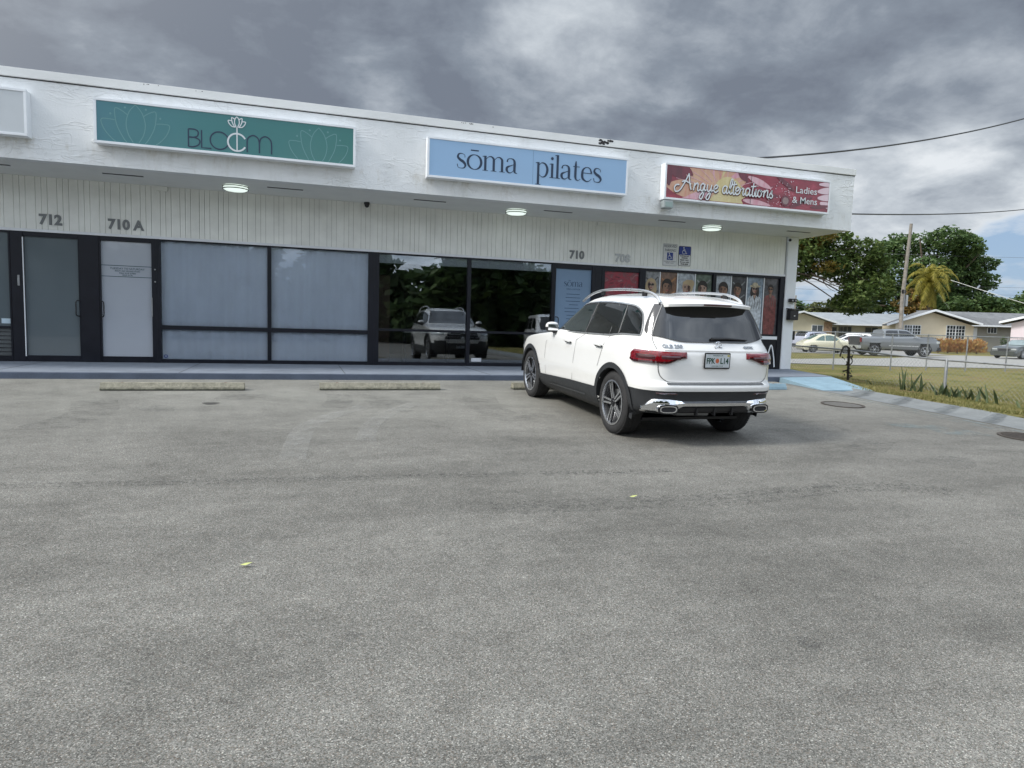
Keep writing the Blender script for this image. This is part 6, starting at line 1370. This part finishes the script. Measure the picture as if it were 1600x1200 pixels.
def toL(v): return (v[0] - 13.6, v[1] - 7.5, v[2])
rail = [(13.62, 5.5, .86), (13.64, 9.67, .985), (13.54, 11.26, 1.0), (13.58, 12.7, 1.04), (13.6, 14.1, 1.10), (13.55, 16.6, 1.14), (13.5, 19.5, 1.10)]
MB().tube([toL(p) for p in rail], .021, 8).build('top_rail', STEEL, t, smooth=True)
for (x, y, z), post in zip(rail, (0, 0, 1, 0, 0, 1, 1)):
    if post: MB().lathe([(.032, -.1), (.032, z - gh(x, y)), (.02, z - gh(x, y) + .03), (0, z - gh(x, y) + .035)], 12, Matrix.Translation((x - 13.6, y - 7.5, gh(x, y)))).build('post', STEEL, t, smooth=True)
for a, b in zip(rail, rail[1:]): chain(t, a[0] - 13.6, a[1] - 7.5, b[0] - 13.6, b[1] - 7.5, gh(a[0], a[1]) + .03, gh(b[0], b[1]) + .03, a[2], b[2], .10, .0022, MESHM)
x, y, z = rail[4]; t2 = empty('gate_post', 'dark rusted post overgrown with dead vine in the low fence', 'post', (x, y, gh(x, y)))
VINE = simple('dead_dark_vine', (.030, .025, .018), .9, var=.3, vscale=12); MB().tube([(.02, 0, -.1), (0, 0, .4), (-.02, 0, z - gh(x, y) + .06)], .032, 8).build('post', VINE, t2, smooth=True)
random.seed(4); hh = z - gh(x, y); mb = MB()
mb.tube(spline([(-.02, 0, hh + .05), (-.12, .02, hh + .10), (-.22, .03, hh - .02), (-.26, .03, hh - .18)], 5), .018, 6); mb.tube(spline([(-.02, 0, hh - .1), (.08, -.04, hh - .3), (-.07, -.04, hh * .4), (.07, -.03, .15)], 6), .015, 6); mb.tube([(-.02, 0, .25), (-.16, .0, .22)], .022, 6)
for i in range(26):
    a = Vector((random.gauss(0, .07), random.gauss(0, .05), random.uniform(.05, hh + .12))); d = Vector((random.uniform(-1, 1), random.uniform(-.5, .5), random.uniform(-1, 1))).normalized() * random.uniform(.03, .07); e_2 = d.cross(Vector((0, 1, 0))) * .5; mb.add([a - d, a + e_2, a + d, a - e_2], [(0, 1, 2, 3)])
mb.build('vine', VINE, t2, fixn=False)
t = empty('chain_link_fence', 'taller chain link fence beyond the grass, in front of the street', 'fence', (21, 23.2, 0))
px_ = [16.5, 19.0, 21.57, 24.67, 26.7, 28.9, 31.2, 34.0]; yy_ = lambda x: 23.2 - .06 * max(0, x - 27)
for x in px_: MB().lathe([(.030, -.1), (.030, 1.60), (0, 1.62)], 10, Matrix.Translation((x - 21, yy_(x) - 23.2, 0))).build('post', STEEL, t, smooth=True)
MB().tube([(x - 21, yy_(x) - 23.2, 1.58) for x in px_], .021, 8).build('top_rail', STEEL, t, smooth=True)
for a, b in zip(px_, px_[1:]): chain(t, a - 21, yy_(a) - 23.2, b - 21, yy_(b) - 23.2, .03, .03, 1.58, 1.58, .12, .0022)
# ------------------------------------------------------------------ vegetation
def leafcloud(mb, blobs, dens, size, seed, flat=.6, depth=None, holes=.0, cf=BG):
    rnd = random.Random(seed)
    for (u, z, ru, rz, v, rv) in blobs:
        n = int(dens * (ru * rz + ru * rv + rz * rv))
        for i in range(n):
            a = Vector((rnd.gauss(0, 1), rnd.gauss(0, 1), rnd.gauss(0, 1))).normalized(); k = rnd.uniform(.35, 1.0) ** .6
            nz_ = noise.noise(Vector((a.x * 2 + u, a.y * 2 + z, a.z * 2))) ; k *= 1 + .35 * nz_
            c = Vector((u + a.x * ru * k, v + a.y * rv * k, z + a.z * rz * k))
            if noise.noise(c * 1.1) < -.28 + holes: continue
            s_ = size * rnd.uniform(.6, 1.4)
            d1 = Vector((rnd.gauss(0, 1), rnd.gauss(0, 1), rnd.gauss(0, flat))).normalized(); d2 = d1.cross(Vector((rnd.gauss(0, .6), rnd.gauss(0, .6), 1))).normalized() * .6
            P = [c - d1 * s_, c - d1 * s_ * .1 + d2 * s_, c + d1 * s_, c + d1 * s_ * .1 - d2 * s_]
            mb.add([cf(p.x, p.y, p.z) for p in P], [(0, 1, 2, 3)])
BARK = simple('grey_brown_bark', (.11, .085, .065), .95, var=.3, vscale=5, bump=.4)
L1 = m_leaf('dark_green_leaves', (.034, .060, .016), (.078, .125, .032), (.155, .19, .055)); L2 = m_leaf('mid_green_leaves', (.042, .08, .03), (.085, .145, .05), (.145, .20, .075)); L3 = m_leaf('olive_leaves', (.06, .08, .03), (.11, .13, .05), (.17, .18, .08))
L1y = m_leaf('yellowing_leaves', (.08, .07, .015), (.14, .11, .02), (.22, .15, .03)); LP_ = m_leaf('palm_fronds', (.10, .10, .015), (.22, .20, .03), (.36, .30, .06), .4); LOD = m_leaf('dull_orange_leaves', (.05, .05, .02), (.16, .11, .03), (.30, .17, .05), .3); LO = m_leaf('orange_croton_leaves', (.20, .08, .035), (.42, .20, .07), (.42, .34, .11), .3)
def tree(name, label, blobs, v0, rv, dens, size, mat, seed, trunk, limbs=(), group=None, extra=None, holes=0.):
    t = empty(name, label, 'tree', BG(trunk[0], v0, 0), group=group); inv = Matrix.Translation(-BG(trunk[0], v0, 0))
    rnd = random.Random(seed); bl = [(u, z, ru, rz, v0 + rnd.uniform(-.4, .4) * rv, max(ru * .8, rv * .5)) for u, z, ru, rz in blobs]
    mb = MB(); cf = lambda u, v, z: inv @ BG(u, v, z); leafcloud(mb, bl, dens, size, seed, cf=cf, holes=holes); mb.build('crown', mat, t, fixn=False)
    if extra: mb = MB(); leafcloud(mb, [(u, z, ru, rz, v0 - rv * .4, ru) for u, z, ru, rz in extra[0]], dens * .5, size, seed + 1, cf=cf); mb.build('crown', extra[1], t, fixn=False)
    u0, r0, ht = trunk; mb = MB(); mb.tube([cf(u0, v0, -.2), cf(u0 + .15, v0, ht * .5), cf(u0 - .1, v0, ht)], [r0, r0 * .8, r0 * .6], 12)
    for i, (u, z, ru, rz) in enumerate(blobs):
        if i % 1 == 0:
            b0 = cf(u0, v0, ht * .9); b2 = cf(u + rnd.uniform(-.3, .3) * ru, v0 + rnd.uniform(-.3, .3) * rv, z + rz * .3); b1 = b0.lerp(b2, .5) + Vector((0, 0, rnd.uniform(.2, .8))); mb.tube(spline([b0, b1, b2], 4), [r0 * .5 * (1 - .09 * k) + .02 for k in range(9)], 6)
    for P in limbs: mb.tube(spline([cf(*p[:3]) for p in P], 4), [P[0][3] * (1 - .8 * k / (4 * (len(P) - 1))) for k in range(4 * (len(P) - 1) + 1)], 6)
    mb.build('trunk', BARK, t, smooth=True); return t
T1 = [(28.84, 9.69, 2.0, 2.0), (30.74, 10.72, 2.2, 1.47), (33.03, 10.91, 2.34, 1.4), (35.4, 10.01, 1.67, 1.33), (37.02, 8.63, 1.0, 1.33), (31.86, 8.8, 2.67, 1.73), (34.54, 8.23, 2.54, 1.73), (29.64, 7.56, 1.33, 0.67), (36.67, 6.34, 1.47, 1.47), (34.41, 5.61, 1.73, 1.33), (35.82, 4.47, 2.0, 0.93), (33.61, 4.8, 0.93, 0.8), (27, 9.5, 2.2, 2.2), (24.5, 9, 2.5, 2.2)]
T2 = [(52.93, 13.29, 1.99, 1.81), (55.52, 14.24, 2.9, 1.81), (58.6, 14.68, 3.26, 1.72), (61.17, 13.88, 2.17, 1.63), (63.69, 12.64, 1.99, 1.45), (65.99, 11.91, 1.36, 1.09), (54.09, 9.96, 2.99, 2.72), (57.66, 10.07, 4.08, 3.44), (62.12, 10.2, 3.44, 2.9), (65.06, 9.4, 1.99, 1.99), (53.48, 6.39, 2.72, 1.81), (58.0, 6.08, 4.53, 1.63), (63.37, 6.24, 4.08, 1.81), (66.53, 6.07, 2.54, 1.27), (49.5, 8.5, 2.6, 2.6), (50.5, 5.2, 2.5, 1.5)]
tree('broadleaf_tree', 'dark spreading tree with open limbs beside the building corner', T1, 70, 4.5, 150, .20, L1, 1, (26.0, .17, 8.8), [[(30.0, 69, 7.6, .09), (31.2, 69, 7.0, .07), (32.2, 68.5, 6.4, .06), (33.6, 68.5, 6.0, .04)], [(31.2, 69, 7.0, .05), (31.6, 68.6, 6.2, .03), (32.4, 68.4, 5.7, .02)]], extra=([(29.2, 10.2, 1.2, 1.2), (30.5, 11.2, 1.6, .8), (31, 8.2, 1.5, .6)], L1y), holes=-.03)
tree('broadleaf_tree', 'largest domed dark green tree behind the utility pole', T2, 95, 6, 105, .26, L2, 2, (58, .5, 5), holes=.02)
tree('background_tree', 'far dark tree at the right edge above the lilac house', [(77.2, 6.6, 2.2, 1.3), (79.67, 6.45, 2.1, 1.25), (81.7, 6.93, 2.31, 1.46), (83.92, 7.61, 2.62, 1.9), (76, 5, 3, 1.5), (80, 4.5, 4, 1.7), (85, 5, 3, 2)], 110, 4, 60, .32, L2, 3, (81, .3, 4))
tree('background_tree', 'small far dark tree at the left end of the skyline', [(45.38, 5.84, 1.47, 0.94), (47.69, 5.5, 1.26, 0.73), (43.6, 5.6, 1.5, 1.0), (46, 4.4, 2, 1)], 110, 3, 80, .28, L2, 4, (46, .25, 4))
tree('background_tree', 'pale olive bushy tree behind the ridge of the left house', [(47.79, 5.58, 2.2, 0.9), (50.28, 5.46, 2.0, 0.8), (46.15, 4.84, 1.2, 0.6), (52.5, 5.2, 2, 1), (49, 4.4, 3.5, .9)], 105, 3, 80, .26, L3, 5, (49, .25, 4))
tree('croton_tree', 'small orange and yellow leaved tree beside the utility pole', [(51.1, 5.8, 0.9, 0.5), (53.0, 7.0, 1.1, 0.9), (54.4, 6.4, 1.3, 0.9), (51.9, 4.9, 1.2, 0.5), (53.5, 5.0, 1.5, 0.8), (54.6, 7.6, 1.1, .8), (52.2, 6.0, .8, .5)], 90, 1.5, 170, .16, LOD, 6, (52.5, .12, 3.5))
# palm
pv = 82; pu = 50.1; t = empty('coconut_palm', 'yellowing coconut palm in front of the domed tree', 'tree', BG(pu, pv, 0)); inv = Matrix.Translation(-BG(pu, pv, 0))
MB().tube([inv @ BG(pu + .3, pv, -.2), inv @ BG(pu + .1, pv, 4), inv @ BG(pu, pv, 8.1)], [.22, .16, .14], 10).build('trunk', BARK, t, smooth=True)
rnd = random.Random(9)
for i in range(44):
    az = 2 * pi * i / 44 * 3.0 + rnd.uniform(-.2, .2); el = [1.25, .95, .45, -.25][i % 4] + rnd.uniform(-.15, .15) if i < 36 else -1.1; Lf = rnd.uniform(3.1, 4.1) * (.9 if el < -.2 else 1)
    P = [Vector((0, 0, 8.2))]; d = Vector((cos(az) * cos(el), sin(az) * cos(el), sin(el))); n = 12
    for k in range(n): P.append(P[-1] + d * Lf / n); d = (d + Vector((0, 0, -.10 - .035 * k * (1 if el > 0 else .5)))).normalized()
    mb = MB(); mb.tube(P, [.03 * (1 - k / (n + 1)) + .006 for k in range(n + 1)], 4); sdv = Vector((-sin(az), cos(az), 0))
    for k in range(1, n + 1):
        for j in range(2):
            p = P[k - 1].lerp(P[k], j / 2); ax = (P[k] - P[k - 1]).normalized(); ll = .62 * sin(pi * min(1, (k + j / 2) / (n + 1) * .85 + .12)) + .12
            for s in (-1, 1):
                tip = p + sdv * s * ll * .75 + ax * ll * .5 + Vector((0, 0, -ll * rnd.uniform(.35, .8))); w_ = ax * .065; mb.add([p - w_, p + w_, tip], [(0, 1, 2)])
    mb.build('frond', LP_, t, fixn=False)
# orange croton hedge: separate bushes
for i in range(5):
    u = 40.4 + i * 1.05; v = 64.0 + .2 * i; t = empty('croton_bush', ['leftmost', 'second', 'middle', 'fourth', 'rightmost'][i] + ' bush of the orange croton hedge in front of the cream house', 'bush', BG(u, v, 0), group='orange croton hedge'); inv = Matrix.Translation(-BG(u, v, 0)); mb = MB(); rnd = random.Random(40 + i)
    for k in range(620):
        a = rnd.uniform(0, 2 * pi); r_ = rnd.uniform(0, .85); p = Vector((u + r_ * cos(a), v + r_ * sin(a) * .8, rnd.uniform(.05, 1.15) * (1.15 - .35 * r_))); d = Vector((cos(a) * .5, sin(a) * .5, rnd.uniform(.4, 1.4))).normalized() * rnd.uniform(.18, .34); sdv = d.cross(Vector((rnd.gauss(0, 1), rnd.gauss(0, 1), .3))).normalized() * .055
        mb.add([inv @ BG(*q) for q in (p, p + d * .5 + sdv, p + d, p + d * .5 - sdv)], [(0, 1, 2, 3)])
    mb.build('foliage', LO, t, fixn=False)
    MB().tube([(0, 0, -.1), (0, 0, .7)], .06, 6).build('stem', BARK, t)
t = empty('shrub', 'small green shrub beside the white door of the cream house', 'bush', BG(55.0, 74.6, 0)); inv = Matrix.Translation(-BG(55, 74.6, 0)); mb = MB(); leafcloud(mb, [(55, .8, .9, .7, 74.6, .6), (54.2, 1.3, .3, .5, 74.6, .3)], 200, .12, 77, cf=lambda u, v, z: inv @ BG(u, v, z)); mb.build('foliage', L2, t, fixn=False)
# snake plants and weeds along the low fence
SNK = m_leaf('snake_plant_leaf', (.03, .045, .02), (.07, .10, .045), (.14, .16, .08), .15)
def snake(x, y, n, h, label, lean=.15, seed=0):
    rnd = random.Random(seed); t = empty('snake_plant', label, 'plant', (x, y, gh(x, y)), group='snake plants along the low fence'); mb = MB()
    for i in range(n):
        a = rnd.uniform(0, 2 * pi); b = Vector((rnd.gauss(0, .09), rnd.gauss(0, .07), -.02)); hh = h * rnd.uniform(.55, 1.05); ln = Vector((rnd.gauss(0, lean), rnd.gauss(0, lean), 1)).normalized(); sdv = Vector((cos(a), sin(a), 0)); V = []
        for k in range(6): q = k / 5; w = .025 * (1 - q ** 3) * (1 + .5 * sin(pi * q)) * .9; p = b + ln * hh * q + Vector((ln.x, ln.y, 0)) * .25 * hh * q * q; V += [p - sdv * w, p + sdv.cross(Vector((0, 0, 1))) * .008, p + sdv * w]
        mb.add(V, [(3 * k + j, 3 * k + j + 1, 3 * k + j + 4, 3 * k + j + 3) for k in range(5) for j in (0, 1)])
    mb.build('leaves', SNK, t, fixn=False)
snake(13.25, 12.1, 5, .62, 'tallest snake plant with one broad upright blade, left of the galvanised post', .10, 1); snake(13.3, 11.75, 5, .5, 'snake plant with thin leaning blades next to the tallest one', .35, 2)
for i, (x, y, n, h) in enumerate(((13.2, 11.05, 9, .32), (13.22, 10.75, 10, .28), (13.2, 10.45, 10, .34), (13.25, 10.1, 7, .42), (13.2, 12.9, 3, .2), (13.3, 9.3, 4, .22))):
    snake(x, y, n, h, ['snake plant clump just right of the galvanised post', 'second low snake plant clump right of the galvanised post', 'third snake plant clump right of the galvanised post', 'snake plant with one long blade leaning right', 'small broken snake plant left of the tall ones', 'low weed plant near the right edge under the fence'][i], .4, 10 + i)
# turf blades
rnd = random.Random(21); mb = MB()
for i in range(30000):
    x = rnd.uniform(10.43, 20) if i % 3 else rnd.uniform(10.41, 11.6); y = rnd.uniform(6.5, 20)
    if y > 11.8 and x < 11.35 + (y - 11.8) * .28: continue
    if noise.noise(Vector((x * .9, y * .9, 3))) < -.25: continue
    h_ = rnd.uniform(.02, .065); a = rnd.uniform(0, 2 * pi); z = gh(x, y) - .012; w = .006 + .004 * rnd.random(); dx, dy = cos(a) * w, sin(a) * w; lx, ly = rnd.gauss(0, .025), rnd.gauss(0, .025)
    mb.add([(x - dx, y - dy, z), (x + dx, y + dy, z), (x + lx, y + ly, z + h_)], [(0, 1, 2)])
GB = m_leaf('dry_grass_blades', (.08, .10, .025), (.18, .17, .055), (.30, .26, .11), .25); tag(mb.build('grass', GB, fixn=False), 'patchy dry grass between the lot and the street', 'grass', kind='stuff')
# ------------------------------------------------------------------ behind the viewer: what the shop windows mirror
for i, (x, y, s_) in enumerate(((-24, -16, .62), (-15, -19, .58), (-6, -17, .66), (3, -20, .6), (12, -17, .62), (21, -19, .68), (31, -17, .64), (41, -15, .66))):
    t = empty('hedgerow_tree', 'tall dark tree of the row behind the lot, seen only mirrored in the shop glass', 'tree', (x, y, 0), group='trees mirrored in the shop glass')
    mb = MB(); leafcloud(mb, [(0, 6.5 * s_, 4.6, 3.4 * s_, 0, 2.4), (-2.6, 3.4 * s_, 3, 2.4, 0, 2), (2.6, 3.2 * s_, 3, 2.4, 0, 2), (0, 10 * s_, 3, 2.2, 0, 2), (-4, 1.5, 2.6, 1.6, 0, 1.6), (0, 1.3, 3, 1.5, 0, 1.6), (4, 1.5, 2.6, 1.6, 0, 1.6)], 70, .50, 60 + i, cf=lambda u, v, z: (u, v, z)); mb.build('crown', L2, t, fixn=False); MB().tube([(0, 0, -.1), (.1, 0, 5)], .28, 8).build('trunk', BARK, t)
t = far_car('white work van standing behind the viewer, mirrored in the shop glass', [(0, .6), (.02, 1.9), (.1, 2.05), (3.2, 2.08), (3.7, 1.95), (4.3, 1.25), (5.0, 1.1), (5.2, .8), (5.22, .5)], [(0, 1.15), (4.3, 1.2), (5.0, 1.05), (5.2, .6)], 5.22, 1.95, WHI, (1.0, 4.2), .36, [[(.4, 1.25), (.4, 1.85), (1.3, 1.87), (1.3, 1.25)], [(1.45, 1.25), (1.45, 1.87), (2.4, 1.87), (2.4, 1.25)], [(2.6, 1.25), (2.6, 1.87), (3.3, 1.85), (3.95, 1.25)]], (13.4, -9.0, .0), radians(100), 'parked_van', 'van', glass=CGL, extras=dict(slopes=[(4.28, 3.72, 'windscreen')], mx=3.9, mz=1.25, boxes=[('bumper', BLACK, (5.1, 5.28, -.85, .85, .35, .55))]))
